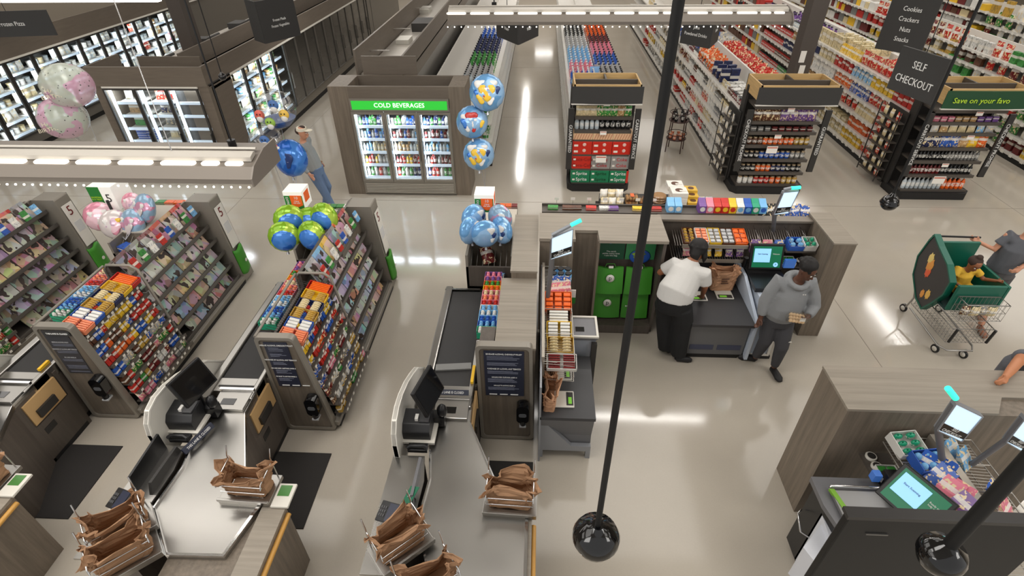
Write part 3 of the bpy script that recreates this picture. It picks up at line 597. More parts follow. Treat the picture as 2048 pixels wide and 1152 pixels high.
# ---------------------------------------------------------------- cold beverage cooler
FASC = wood('laminate_taupe', (106, 96, 85), (2, 2, 22), 0.08)
def door(b_parent, x0, x1, z0, z1, y, fr=.045, m=None, gl=None, handle=1, face='front'):
    """one glass door with frame, pane and handle; face 'front' looks to -y, 'right' to +x (x0,x1 are then y)"""
    m = m or FRAME
    sw = (lambda a, b, c, d: (a, b, c, d)) if face == 'front' else None
    def bx(B_, a0, a1, d0, d1, c0, c1, mm):
        if face == 'front': B_.box(a0, a1, y - d1, y - d0, c0, c1, mm)
        else: B_.box(y + d0, y + d1, a0, a1, c0, c1, mm)
    b = B(); bx(b, x0, x0 + fr, 0, .04, z0, z1, m); bx(b, x1 - fr, x1, 0, .04, z0, z1, m); bx(b, x0 + fr, x1 - fr, 0, .04, z1 - fr, z1, m); bx(b, x0 + fr, x1 - fr, 0, .04, z0, z0 + fr, m)
    d = b.obj('door', b_parent)
    b = B(); bx(b, x0 + fr, x1 - fr, .015, .02, z0 + fr, z1 - fr, gl or GLASS); b.obj('pane', d)
    hx = x1 - fr * .6 if handle > 0 else x0 + fr * .6
    b = B(); bx(b, hx - .01, hx + .01, .05, .075, z0 + .45, z0 + .85, m); bx(b, hx - .01, hx + .01, .035, .06, z0 + .45, z0 + .48, m); bx(b, hx - .01, hx + .01, .035, .06, z0 + .82, z0 + .85, m); b.obj('handle', d)
    return d
t = T('beverage_cooler', 'three door glass front cooler in wood surround with a lit green sign reading cold beverages', 'cooler', (-2.62, 9.9, 0))
X0, X1, Y0 = -3.87, -1.36, 9.86
for a, c in ((X0, X0 + .36), (X1 - .3, X1)):
    B().box(a, c, Y0, Y0 + .75, 0, 2.14, WOODF).obj('side_panel', t)
B().box(X0 + .36, X1 - .3, Y0 + .0, Y0 + .06, 1.93, 2.14, WOODT if 0 else FASC).obj('top_fascia', t)
B().box(X0 + .36, X1 - .3, Y0 + .7, Y0 + .75, 1.7, 2.14, FASC).obj('rear_fascia', t)
B().box(X0 + .36, X1 - .3, Y0 + .06, Y0 + .7, 1.74, 1.8, DARK).obj('roof', t)
cx0, cx1 = X0 + .36, X1 - .3
b = B(); b.box(cx0, cx1, Y0 + .66, Y0 + .7, .1, 1.74, pm('cooler_inner', (36, 46, 66), .5)); b.box(cx0, cx0 + .03, Y0 + .06, Y0 + .66, .1, 1.74, SHELFW); b.box(cx1 - .03, cx1, Y0 + .06, Y0 + .66, .1, 1.74, SHELFW); b.box(cx0, cx1, Y0 + .02, Y0 + .66, .28, .33, SHELFW); b.obj('cabinet', t)
sb = B().box(cx0 + .01, cx1 - .01, Y0 - .03, Y0 + .03, 1.7, 1.93, FRAME).obj('sign_box', t)
B().box(cx0 + .04, cx1 - .04, Y0 - .036, Y0 - .03, 1.735, 1.895, GREENLIT).obj('sign_face', sb)
text(sb, 'COLD BEVERAGES', .115, ((cx0 + cx1) / 2, Y0 - .04, 1.815), FRONT, TXTL)
gr = B(); gr.box(cx0, cx1, Y0 - .02, Y0 + .1, .03, .29, FRAME); 
gr.obj('base_frame', t); gr = B()
for k in range(6): gr.box(cx0 + .04, cx1 - .04, Y0 - .035, Y0 - .02, .065 + k * .034, .082 + k * .034, pm('grille_light', (190, 184, 174), .35, .5))
gr.obj('grille', t)
dw = (cx1 - cx0) / 3
COOLC = [['navy', 'blue', 'silver', 'green'], ['maroon', 'blue', 'sky', 'silver'], ['cream', 'clear', 'tan', 'sky'], ['yellow', 'maroon', 'red', 'silver'], ['red', 'green', 'white', 'silver', 'navy']]
for d in range(3):
    a, c = cx0 + dw * d + .004, cx0 + dw * (d + 1) - .004
    door(t, a, c, .3, 1.69, Y0, handle=1 if d < 2 else -1)
    B().box(a + .05, a + .065, Y0 + .04, Y0 + .06, .36, 1.64, LEDC).obj('light_strip', t)
    dn = ['left', 'middle', 'right'][d]
    for s_, z in enumerate([.36, .62, .88, 1.14, 1.39]):
        sh = B().box(a + .03, c - .03, Y0 + .07, Y0 + .6, z - .02, z - .005, SHELFW); sh.box(a + .03, c - .03, Y0 + .055, Y0 + .07, z - .035, z + .02, LEDC if 0 else pm('shelf_edge_lit', (216, 232, 250), .4, emit=.5)); sh.obj('shelf', t)
        x = a + .09; k = 0
        while x < c - .06:
            cc = random.choice(COOLC[4 - s_]); kd = random.choice(['small_bottle', 'drink_can', 'small_bottle', 'bottle']) if s_ else 'bottle'
            put(kd, (x, Y0 + .14, z), 0, cc, 0, (.85, .85, .8 if kd != 'drink_can' else 1), f"{CN.get(cc, cc)} {kd.replace('_', ' ')} behind the {dn} cooler door, {ORD[s_]} shelf", f"{cc} {kd} behind the {dn} cooler door {s_}", 'drink')
            put(kd, (x, Y0 + .3, z), 0, cc, 0, (.85, .85, .8 if kd != 'drink_can' else 1), f"{CN.get(cc, cc)} {kd.replace('_', ' ')} behind the {dn} cooler door, {ORD[s_]} shelf", f"{cc} {kd} behind the {dn} cooler door {s_}", 'drink') if k % 2 else None
            x += PR[kd][1] * .95; k += 1
area('cooler_light', ((cx0 + cx1) / 2, Y0 + .08, 1.66), 2.1, .04, 28, (R(-25), 0, 0), (.8, .9, 1)); 
for d in range(3): area('cooler_light', (cx0 + dw * d + .1, Y0 + .05, 1.0), .03, 1.2, 10, (R(90), R(0), R(-35)), (.8, .9, 1))
# ---------------------------------------------------------------- frozen food case facing the camera
t = T('freezer_case', 'frozen pie case of three glass doors facing the checkout with lit white shelves', 'freezer', (-7.5, 10.3, 0)); X0, X1, Y0 = -8.66, -6.36, 10.3
b = B(); b.box(X0 + .02, X0 + .2, Y0, Y0 + .9, 0, 2.0, FASC); b.obj('side_panel', t); B().box(X1 - .2, X1, Y0, Y0 + .9, 0, 2.0, FASC).obj('side_panel', t)
B().box(X0, X1, Y0 - .02, Y0 + .02, 2.0, 2.36, FASC).obj('top_fascia', t)
B().box(X0, X0 + .03, Y0 + .02, Y0 + 1.0, 2.0, 2.36, FASC).obj('top_fascia', t); B().box(X0 + .5, X1 - .5, Y0 + .85, Y0 + .88, 2.02, 2.34, FASC).obj('rear_fascia', t)
B().box(X0 + .2, X1 - .2, Y0 - .03, Y0 + .0, 1.965, 2.0, pm('light_lip', (230, 226, 216), .3)).obj('front_lip', t)
B().box(X0, X1, Y0 + .05, Y0 + .9, 1.98, 2.02, DARK).obj('roof', t); B().box(X0 + .2, X1 - .2, Y0, Y0 + .9, 0, .22, FASC).obj('base', t)
B().box(X0 + .2, X1 - .2, Y0 + .8, Y0 + .86, .22, 1.98, SHELFW).obj('back_panel', t)
dw = (X1 - X0 - .4) / 3
FZ = [[('frozen_bag', 'silver'), ('tub', 'white')], [('frozen_bag', 'blue'), ('frozen_box', 'blue')], [('frozen_box', 'blue'), ('frozen_bag', 'cream')], [('pie_box', 'green'), ('frozen_bag', 'grey'), ('pie_box', 'silver')], [('pie_box', 'tan'), ('frozen_bag', 'navy'), ('pie_box', 'tan')], [('frozen_bag', 'silver'), ('frozen_bag', 'red'), ('frozen_bag', 'white')]]
for d in range(3):
    a, c = X0 + .2 + dw * d, X0 + .2 + dw * (d + 1); dn = ['left', 'middle', 'right'][d]
    door(t, a + .004, c - .004, .24, 1.97, Y0, m=pm('freezer_door_frame', (62, 60, 58), .4, .3), fr=.035)
    B().box(a + .04, a + .09, Y0 + .05, Y0 + .08, .3, 1.92, LEDC).obj('light_strip', t)
    for s_, z in enumerate([.28, .58, .88, 1.14, 1.4, 1.66]):
        sh = B().box(a + .1, c - .03, Y0 + .1, Y0 + .8, z - .02, z, SHELFW); sh.box(a + .1, c - .03, Y0 + .085, Y0 + .1, z - .035, z + .02, pm('shelf_edge_lit', (216, 232, 250), .4, emit=.5)); sh.obj('shelf', t)
        kd, cc = FZ[s_][d % len(FZ[s_])]; w = PR[kd][1]; n = int((c - a - .15) / w) or 1
        for k in range(n):
            for q in range(4 if kd == 'frozen_box' else 1): put(kd, (a + .14 + w / 2 + k * w, Y0 + .26 + (0 if kd == 'frozen_box' else .03), z + q * .051), 0, cc, R(-10) if kd in ('frozen_bag', 'pie_box') else 0, 1, f"{CN.get(cc, cc)} {kd.replace('_', ' ')} behind the {dn} frozen pie door, {ORD[s_]} shelf", f"{kd}s behind the {dn} frozen pie door {s_}", 'frozen food')
for d in range(3): area('freezer_light', (X0 + .27 + dw * d, Y0 + .06, 1.1), .04, 1.5, 60, (R(90), 0, R(-35)), (.86, .94, 1))
area('freezer_light', ((X0 + X1) / 2, Y0 + .12, 1.95), 1.8, .05, 60, (R(-20), 0, 0), (.86, .94, 1))
# ---------------------------------------------------------------- freezer run facing right, along the frozen aisle
t = T('freezer_case', 'long run of glass door freezers receding along the frozen aisle beside the pie case', 'freezer', (-7.0, 11.3, 0)); XF = -6.54
B().box(-7.4, XF - .5, 11.25, 27, .0, 2.0, DARK).obj('back_panel', t); B().box(-7.4, XF, 11.25, 27, 1.94, 2.0, DARK).obj('roof', t)
B().box(XF - .5, XF, 11.25, 27, .14, .34, FRAME).obj('base', t); B().box(XF - .5, XF - .03, 11.25, 27, 0, .14, KICK).obj('kick', t)
B().box(XF + .12, XF + .16, 10.32, 27, 2.0, 2.36, FASC).obj('top_fascia', t); B().box(XF + .0, XF + .17, 10.4, 27, 1.96, 2.0, pm('light_lip', (230, 226, 216), .3)).obj('front_lip', t)
B().box(-7.4, -7.36, 11.3, 27, 2.0, 2.36, FASC).obj('rear_fascia', t)
y = 11.3; k = 0; DF = pm('freezer_door_frame', (62, 60, 58), .4, .3); DF2 = pm('freezer_frame_grey', (120, 116, 110), .35, .5)
while y < 22:
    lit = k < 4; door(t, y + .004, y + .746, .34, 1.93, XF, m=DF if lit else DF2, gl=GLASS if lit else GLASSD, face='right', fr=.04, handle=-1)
    if lit:
        B().box(XF - .05, XF - .02, y + .05, y + .09, .4, 1.88, LEDC).obj('light_strip', t); area('freezer_light', (XF - .04, y + .09, 1.15), 1.5, .06, 26, (0, R(90), R(-30)), (.9, .97, 1))
    for s_, z in enumerate([.4, .7, 1.0, 1.3, 1.6]):
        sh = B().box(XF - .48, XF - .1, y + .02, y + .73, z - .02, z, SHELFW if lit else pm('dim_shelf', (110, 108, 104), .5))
        if lit: sh.box(XF - .1, XF - .085, y + .02, y + .73, z - .03, z + .02, pm('shelf_edge_lit', (216, 232, 250), .4, emit=.5))
        sh.obj('shelf', t)
        if lit:
            for q in range(4): 
                cc = random.choice(['white', 'cream', 'green', 'clear', 'sky', 'tan']); put('ice_cream_tub' if s_ % 2 else 'frozen_bag', (XF - .27, y + .14 + q * .165, z), R(90), cc, 0, .95, f"{CN.get(cc, cc)} frozen pack behind the {ORD[k + 1] if k else 'nearest'} lit door of the aisle freezers, {ORD[s_]} shelf", f"frozen packs door {k} shelf {s_}", 'frozen food')
    if not lit: B().box(XF - .46, XF - .44, y, y + .75, .36, 1.93, pm('frosted_inner', (138, 134, 128), .5)).obj('grey_backing', t)  # grey sheet added behind the far panes for their mirrored grey look
    y += .75; k += 1
B().box(XF - .5, XF + .04, 22.05, 27, .34, 1.93, DF2).obj('end_panel', t)
# open red case between the pie case and the run
t = T('open_cooler', 'narrow dark open case of red bottles set between the pie doors and the aisle freezers', 'cooler', (-6.6, 10.9, 0))
b = B(); b.box(-7.2, -6.9, 10.45, 11.22, 0, 1.94, DARK); b.obj('back_panel', t); B().box(-6.95, -6.36, 10.42, 10.46, .0, 1.96, FASC).obj('side_panel', t); B().box(-6.95, -6.4, 11.2, 11.245, 0, 1.96, DF2).obj('side_panel', t); B().box(-6.95, -6.36, 10.42, 11.2, 1.9, 1.95, FASC).obj('roof', t)
for s_, z in enumerate([.3, .52, .74, .96, 1.18, 1.42]):
    B().box(-6.95, -6.5, 10.46, 11.2, z - .02, z, SHELFW).obj('shelf', t)
    for q in range(7): put('bottle' if s_ == 5 else ('frozen_bag' if s_ in (1, 3) else 'jar'), (-6.56, 10.53 + q * .1, z), R(90), ['maroon', 'red', 'brown', 'silver', 'red', 'red'][s_], 0, (.9, .9, .8) if s_ != 5 else 1.2, f"packed food on the {ORD[s_]} shelf of the narrow red case", f"narrow red case shelf {s_}", 'food')
# ---------------------------------------------------------------- wall freezers on the far left, facing right
t = T('freezer_case', 'wall of lit glass door freezers along the far left side', 'freezer', (-12.6, 14, 0)); XF = -12.2
B().box(-13.2, XF - .5, 8.8, 27, 0, 2.0, DARK).obj('back_panel', t); B().box(-13.2, XF, 8.8, 27, 1.96, 2.02, DARK).obj('roof', t); B().box(XF - .5, XF, 8.8, 27, .12, .34, DF2).obj('base', t); B().box(XF - .5, XF - .03, 8.8, 27, 0, .12, KICK).obj('kick', t)
B().box(XF + .1, XF + .14, 8.8, 27, 2.0, 2.46, FASC).obj('top_fascia', t); B().box(XF, XF + .16, 8.8, 27, 1.96, 2.0, pm('light_lip', (230, 226, 216), .3)).obj('front_lip', t)
y = 9.1; k = 0; WC = ['tan', 'pink', 'navy', 'white', 'white', 'cream', 'white', 'clear', 'white', 'clear', 'red']
while y < 19.4:
    door(t, y + .004, y + .796, .34, 1.95, XF, m=DF, face='right', fr=.05, handle=-1); B().box(XF - .05, XF - .02, y + .06, y + .1, .4, 1.9, LEDC).obj('light_strip', t); area('freezer_light', (XF - .04, y + .1, 1.15), 1.5, .06, 30, (0, R(90), R(-30)), (.9, .97, 1))
    for s_, z in enumerate([.4, .7, 1.0, 1.3, 1.6]):
        sh = B().box(XF - .48, XF - .1, y + .02, y + .78, z - .02, z, SHELFW); sh.box(XF - .1, XF - .085, y + .02, y + .78, z - .03, z + .02, pm('shelf_edge_lit', (216, 232, 250), .4, emit=.5)); sh.obj('shelf', t)
        for q in range(4):
            cc = random.choice([WC[k % 11], 'white', 'clear', 'cream' if k < 5 else 'silver']); put('ice_cream_tub' if (s_ + k) % 2 else 'frozen_bag', (XF - .27, y + .17 + q * .17, z), R(90), cc, 0, 1.05, f"{CN.get(cc, cc)} frozen pack behind the {ORD[k] if k else 'nearest'} door of the far wall freezers, {ORD[s_]} shelf", f"wall freezer packs door {k} shelf {s_}", 'frozen food')
    y += .8; k += 1
B().box(XF - .5, XF + .04, 19.5, 27, .34, 1.96, DF2).obj('end_panel', t)
# row of cases behind the cooler: only its open top and tall fascia boards show
t = T('freezer_case', 'back of a case run behind the beverage cooler with tall dark fascia boards', 'freezer', (-3.0, 11, 0))
B().box(-3.62, -2.75, 11.3, 27, 0, 2.0, DF2).obj('body', t); B().box(-3.6, -2.68, 11.1, 27, 2.0, 2.03, pm('case_top_metal', (196, 190, 180), .3, .4)).obj('metal_top', t)
B().box(-3.45, -2.34 - .05, 10.78, 10.82, 2.1, 2.44, FASC).obj('top_fascia', t); B().box(-3.66, -3.62, 11.0, 27, 2.0, 2.5, FASC).obj('top_fascia', t); B().box(-2.72, -2.68, 10.9, 27, 1.75, 2.4, FASC).obj('top_fascia', t)
b = B()
for yy in (12, 14.2, 17): b.box(-3.62, -3.2, yy, yy + .03, 2.25, 2.27, WIRE)
b.obj('brace', t)
for (x, y, w, d, h) in ((-3.3, 13.6, .3, .5, .1), (-3.1, 15.0, .5, .8, .2), (-3.5, 17.5, .3, .6, .12)):
    tag(B().box(x - w / 2, x + w / 2, y, y + d, 2.03, 2.03 + h, DARK if h > .12 else WPLAS).obj('electrical_box'), ('dark' if h > .12 else 'pale') + f" electrical box on the metal top of the case run, {'nearest' if y < 14 else 'second' if y < 16 else 'farthest'}", 'electrical box')
for (y, w) in ((11.5, .35), (13.6, .3), (15.4, .5)):
    b = B().box(-8.4, -8.05, y, y + w, 2.0 + .02, 2.16, DARK); b.bar((-8.2, y + w, 2.1), (-8.25, y + 1.0, 2.08), .03, DARK); tag(b.obj('compressor_box'), f"dark compressor box on top of the freezers behind the pie case, {'nearest' if y < 12 else 'middle' if y < 15 else 'farthest'}", 'equipment')
B().box(-8.6, -7.42, 11.25, 27, 1.9, 2.0, pm('case_top_metal', (196, 190, 180), .3, .4)).obj('metal_top', bpy.data.objects['freezer_case'])
S(B().box(-7.95, -7.65, 12.4, 12.75, 2.0, 6.75, pm('column_brown', (72, 64, 58), .5)), 'store_column')
# ---------------------------------------------------------------- checkout lanes
LN = {1: ('leftmost', 'closed lane at the left edge'), 2: ('middle', 'middle lane'), 3: ('right', 'express lane on the right')}
CORK = pm('plywood_edge', (196, 160, 110), .6)
def kraft_bag(b, c, w=.3, d=.17, h=.38, m=KRAFT, crumple=.02, seed=0, open_top=True):
    rnd = random.Random(seed); cx, cy, cz = c; nu, nv = 44, 14
    ph = [rnd.uniform(0, 6) for _ in range(4)]
    def fn(u, v):
        t = 2 * math.pi * u; cs, sn = math.cos(t), math.sin(t); e = .35
        x = w / 2 * math.copysign(abs(cs) ** e, cs); y = d / 2 * math.copysign(abs(sn) ** e, sn)
        k = v ** 2.2; fl = 1 + k * (.12 + .2 * math.sin(5 * t + ph[0]) + .14 * math.sin(11 * t + ph[1])); y *= 1 + .5 * k * math.sin(3 * t + ph[3])
        z = h * v - k * .05 * abs(math.sin(3 * t + ph[2])) + crumple * math.sin(7 * t + ph[3]) * v
        return (cx + x * fl + crumple * .4 * math.sin(13 * v + t * 4), cy + y * fl + crumple * .4 * math.cos(11 * v + t * 3), cz + z)
    def fj(u, v):
        p = fn(u % 1.0, v); j = random.Random(int(u * nu) % nu * 97 + int(v * nv + .5) * 31 + seed); q = .004 + .009 * v; return (p[0] + j.uniform(-q, q), p[1] + j.uniform(-q, q), p[2] + j.uniform(-q, q) * 1.2)
    b.grid(fj, nu, nv, m, False); b.box(cx - w * .46, cx + w * .46, cy - d * .46, cy + d * .46, cz, cz + .01, m); return b
def bag_rack(x, y, z, rz, label, lab_bag, seed=1):
    t = T('bag_rack', label, 'bag rack', (x, y, z), rz)
    b = B(); b.box(-.22, .22, -.14, .14, 0, .04, STEEL); b.box(-.22, .22, -.15, -.13, .04, .07, STEEL); b.obj('tray', t, local=True, bev=.003)
    for sx in (-.19, .19):
        B().tube([(sx, .12, .04), (sx, .12, .3), (sx, .16, .38)], .006, CHROME, 6).obj('arm', t, local=True)
        B().tube([(sx, .12, .26), (sx, -.1, .24), (sx, -.12, .2)], .006, CHROME, 6).obj('hook', t, local=True)
    for zz in (.12, .2): B().bar((-.19, -.1, zz), (.19, -.1, zz), .005, CHROME).obj('crossbar', t, local=True)
    bb = B(); kraft_bag(bb, (0, 0, 0), .36, .17, .27, seed=seed, crumple=.012); o = bb.obj('paper_bag', loc=(x, y, z + .045), rot=(0, 0, rz)); sd = o.modifiers.new('t', 'SOLIDIFY'); sd.thickness = .003
    tag(o, lab_bag, 'paper bag'); 
    return t
def lane(i, dx, dy=0.0):
    nm, w = LN[i]; g = lambda x: x + dx; h = lambda y: y + dy
    near = {1: 'of the leftmost lane', 2: 'of the second lane', 3: 'of the express lane'}[i]
    t = T('checkout_counter', f"stainless checkout counter with black belt {near}", 'checkout counter', (g(-.9), h(3.6), 0))
    poly = [(-.98, 3.66), (-.62, 3.66), (-.61, 3.38), (-.33, 2.78), (-.3, 2.45), (-.03, 2.43), (-.03, 1.6), (-.62, 1.55), (-.93, 2.35), (-.9, 2.75), (-.96, 3.1)]
    if i == 2: poly = [(-.98, 3.66), (-.62, 3.66), (-.61, 3.38), (-.33, 2.78), (-.3, 2.45), (-.03, 2.43), (-.14, 1.98), (-.6, 1.97), (-.93, 2.35), (-.9, 2.75), (-.96, 3.1)]
    P = [(g(x), h(y)) for x, y in poly]
    B().prism(P, .84, .872, 'z', STEEL).obj('work_top', t)
    cxm, cym = sum(p[0] for p in P) / len(P), sum(p[1] for p in P) / len(P)
    inner = [(cxm + (x - cxm) * .955, cym + (y - cym) * .975) for x, y in P]
    B().ring(P, inner, .872, .895, 'z', CHROME).obj('raised_rim', t)
    pb = [(cxm + (x - cxm) * .94, cym + (y - cym) * .97) for x, y in P]
    B().prism(pb, 0, .84, 'z', WOODD).obj('body', t)
    # belt unit
    b = B(); b.box(g(-1.1), g(-.64), h(3.9), h(5.5), 0.1, .82, WOODD); b.box(g(-1.06), g(-.68), h(3.95), h(5.45), 0, .1, KICK); b.obj('belt_cabinet', t)
    B().box(g(-1.07), g(-.67), h(3.84), h(5.47), .8, .875, BELT).obj('belt', t, bev=.01)
    B().box(g(-1.16), g(-1.07), h(3.55), h(5.55), .76, .9, STEEL).obj('side_rail', t, bev=.015); B().box(g(-.67), g(-.62), h(3.55), h(5.3), .76, .9, STEEL).obj('side_rail', t, bev=.01)
    b = B(); n = 8; b.prism([(h(5.47), .9)] + [(h(5.47) + .12 * math.sin(k * math.pi / 2 / n), .9 - .14 * (1 - math.cos(k * math.pi / 2 / n))) for k in range(n + 1)] + [(h(5.47), .76)], g(-1.16), g(-.72), 'x', STEEL, True); b.obj('end_nose', t)
    b = B(); b.box(g(-1.1), g(-.62), h(3.66), h(3.84), .8, .88, STEEL); b.box(g(-1.05), g(-.67), h(3.72), h(3.74), .88, .885, DARK); b.obj('belt_end_plate', t)
    sc = B().box(g(-.97), g(-.64), h(3.4), h(3.64), .872, .905, STEEL).obj('scanner', t, bev=.006); B().box(g(-.9), g(-.76), h(3.46), h(3.54), .905, .908, BLACKG).obj('scanner_glass', sc)
    B().box(g(-.985), g(-.63), h(3.64), h(3.67), .86, .93, CHROME).obj('scanner_lip', sc)
    # open cubbies on the cashier side
    cb = B(); xf = g(-.6); cb.box(g(-.66), xf, h(2.75), h(2.79), 0, .82, WOODD); cb.box(g(-.66), xf, h(3.33), h(3.37), 0, .82, WOODD); cb.box(g(-.66), xf, h(3.88), h(3.92), 0, .84, WOODD); cb.box(g(-.66), xf, h(2.79), h(3.88), 0, .06, KICK)
    cb.box(g(-.66), xf, h(3.37), h(3.88), .06, .5, WOODD); cb.box(g(-.66), xf, h(2.79), h(3.33), .66, .82, WOODD); cb.obj('cubby_frame', t)
    B().box(g(-.66), xf + .004, h(3.42), h(3.86), .52, .8, CORK).obj('cubby_lining', t); B().box(xf + .004, xf + .03, h(3.5), h(3.74), .56, .66, DARK).obj('keyboard_box', t)
    B().box(xf, xf + .006, h(3.02), h(3.18), .7, .735, CORK).obj('drawer_pull', t); B().box(xf - .01, xf - .004, h(2.83), h(3.3), .36, .62, BLACK).obj('shade_plate', t); B().box(xf - .01, xf + .003, h(3.46), h(3.6), .34, .42, BLACK).obj('shade_plate', t)  # black plates stand in for the shade inside the cubbies
    b = B(); b.grid(lambda u, v: (xf + .02 * math.sin(math.pi * u), h(2.9 + .35 * u), .5 - .1 * math.sin(math.pi * u) + .03 * v), 10, 2, GREYM); b.obj('bin_liner', t)
    # bagging end cabinet with the wooden bumper
    b = B(); b.prism([(g(-.03), h(2.42)), (g(.17 if i != 3 else 0), h(2.42)), (g(.17 if i != 3 else 0), h(1.5)), (g(-.6 if i == 2 else -.03), h(1.5)), (g(-.6 if i == 2 else -.03), h(1.97)), (g(-.14 if i == 2 else -.03), h(1.985))], 0, .838, 'z', WOODF); b.box(g(-.03), g(.17 if i != 3 else 0.0), h(1.5), h(2.42), .84, .87, WOODT); b.obj('end_cabinet', t)
    B().tube([(g(.17 if i != 3 else .0) + .015, h(1.5), .8), (g(.17 if i != 3 else .0) + .015, h(2.4), .8)], .022, RAILW, 8).obj('bumper_rail', t)
    # customer ledge
    b = B(); b.prism([(g(-1.25), h(2.95)), (g(-.97), h(2.95)), (g(-.93), h(2.7)), (g(-.95), h(2.3)), (g(-1.05), h(1.9)), (g(-1.27), h(1.9))], .9, .92, 'z', STEEL); b.obj('customer_ledge', t)
    B().prism([(g(-1.2), h(2.95)), (g(-.98), h(2.95)), (g(-.98), h(2.0)), (g(-1.2), h(2.0))], 0, .9, 'z', WOODD).obj('ledge_support', t)
    # white shield
    pr = [(4.12, .86), (3.9, 1.08), (3.7, 1.19), (3.5, 1.28), (3.3, 1.335), (3.15, 1.345), (3.02, 1.31), (2.94, 1.22), (2.91, 1.1), (2.91, .95), (2.96, .8), (3.1, .7), (3.9, .7)]
    s = T('privacy_shield', f"curved white plastic shield beside the register {near}", 'shield', (g(-1.2), h(3.4), 0)); n = len(pr)
    b = B(); b.prism([(h(a), z) for a, z in pr], g(-1.225), g(-1.19), 'x', WPLAS); b.obj('panel', s, bev=.008)
    B().ring([(h(a), z) for a, z in pr], [(h(3.4 + (a - 3.4) * .96), 1.0 + (z - 1.0) * .95) for a, z in pr], g(-1.23), g(-1.185), 'x', pm('shield_edge', (236, 232, 222), .35)).obj('edge_trim', s)
    # register
    r = T('register_monitor', f"black register monitor on a pole {near}", 'monitor', (g(-1.02), h(3.4), .88)); 
    B().tube([(g(-.98), h(3.36), .87), (g(-.98), h(3.36), 1.2)], .03, BLACK).obj('pole', r)
    e = Euler((0, 0, 0)); scn = B().box(-.02, .02, -.19, .19, -.15, .15, BLACK).obj('screen_case', r, loc=(g(-.97), h(3.36), 1.32), rot=(0, R(-22), R(-14)), bev=.008); B().box(.0205, .022, -.17, .17, -.13, .13, BLACKG).obj('screen', scn, local=True)
    b = B(); b.box(g(-1.02), g(-.84), h(3.3), h(3.4), .9, 1.02, BLACK); b.ell((g(-.86), h(3.34), 1.08), (.05, .05, .08), BLACK, 10, 7); b.obj('scanner_arm', r)
    r = T('receipt_printer', f"black receipt printer with white paper slip {near}", 'printer', (g(-1.07), h(3.2), .93)); px, py = g(-1.07), h(3.2)
    b = B(); b.prism([(py - .1, .95), (py - .1, 1.05), (py - .05, 1.11), (py + .12, 1.13), (py + .12, .95)], px - .13, px + .13, 'x', pm('printer_black', (30, 30, 32), .45)); b.obj('housing', r, bev=.01)
    B().box(px + .03, px + .12, py - .04, py + .1, 1.118, 1.132, pm('printer_lid', (58, 58, 60), .4)).obj('lid', r); B().box(px - .01, px + .02, py - .02, py + .04, 1.11, 1.145, pm('paper_slip', (236, 234, 228), .6)).obj('paper_slip', r)
    B().box(px - .15, px + .17, py - .13, py + .14, .925, .95, WPLAS).obj('shelf', r); B().box(px - .12, px - .05, py - .1, py + .1, .87, .925, DARK).obj('bracket', r)
    r = T('desk_phone', f"black desk phone below the printer {near}", 'phone', (g(-1.05), h(3.03), .92)); 
    B().box(g(-1.13), g(-.95), h(2.98), h(3.06), .92, .96, BLACK).obj('base', r, bev=.006); B().tube([(g(-1.13), h(2.99), .98), (g(-1.1), h(3.0), 1.0), (g(-.98), h(3.0), 1.0), (g(-.95), h(2.99), .98)], .018, BLACK).obj('handset', r)
    # pin pad
    r = T('pin_pad', f"black payment pin pad on a short stand {near}", 'pin pad', (g(-1.12), h(2.33), .92)); o = B().box(-.1, .1, -.08, .08, 0, .03, BLACK).obj('housing', r, loc=(g(-1.12), h(2.33), 1.02), rot=(R(18), R(-12), R(-20)), bev=.006)
    B().box(-.015, .085, -.07, .07, .03, .033, pm('pad_screen', (44, 48, 66), .25)).obj('screen', o, local=True)
    for k in range(9): B().box(-.085 + (k % 3) * .02, -.07 + (k % 3) * .02, -.04 + (k // 3) * .03, -.02 + (k // 3) * .03, .03, .035, pm('key_grey', (70, 70, 72), .5)).obj('key', o, local=True)
    B().tube([(g(-1.12), h(2.35), .92), (g(-1.12), h(2.35), 1.01)], .02, BLACK).obj('stand', r)
    if i == 3:
        c = B().box(-.05, .05, -.075, .075, 0, .004, pm('card_green', (26, 104, 74), .4)).obj('loyalty_card', loc=(g(-1.0), h(2.52), .99), rot=(R(10), R(-25), R(-25))); tag(c, 'green information card on a stand behind the express lane pin pad', 'card'); B().box(-.005, .005, -.005, .005, -.07, 0, BLACK).obj('stand', c, local=True); text(c, 'Save', .03, (0, 0, .006), (0, 0, R(70)), TXTW, local=True)
    b = T('check_stand', f"tilted dark glass check stand on the customer ledge {near}", 'stand', (g(-1.02), h(2.68), .92)); B().prism([(h(2.45), .92), (h(2.9), .92), (h(2.88), 1.0), (h(2.5), 1.02)], g(-1.0), g(-.975), 'x', DARK if i != 3 else GREYM).obj('plate', b)
    if i == 2: B().prism([(h(2.45), .92), (h(2.92), .92), (h(2.92), 1.12), (h(2.5), 1.1)], g(-1.14), g(-1.12), 'x', BLACK).obj('screen', b)
    # bags
    bag_rack(g(-.18), h(2.56), .87, R(-2), f"chrome bag rack at the right corner of the counter {near}", f"crumpled brown paper bag open in the right rack {near}", i)
    if i > 1 or True:
        bag_rack(g(-1.0), h(2.12), .92, R(42), f"chrome bag rack at the customer corner of the counter {near}", f"brown paper bag standing open at the customer corner {near}", i + 5)
        if i == 2: bag_rack(g(-.85), h(1.92), .9, R(42), "chrome bag rack cut off by the bottom edge on the second lane", "brown paper bag cut off by the bottom edge on the second lane", 9)
        if i == 3: bag_rack(g(-.72), h(1.82), .9, R(38), "chrome bag rack cut off by the bottom edge on the express lane", "brown paper bag cut off by the bottom edge on the express lane", 10)
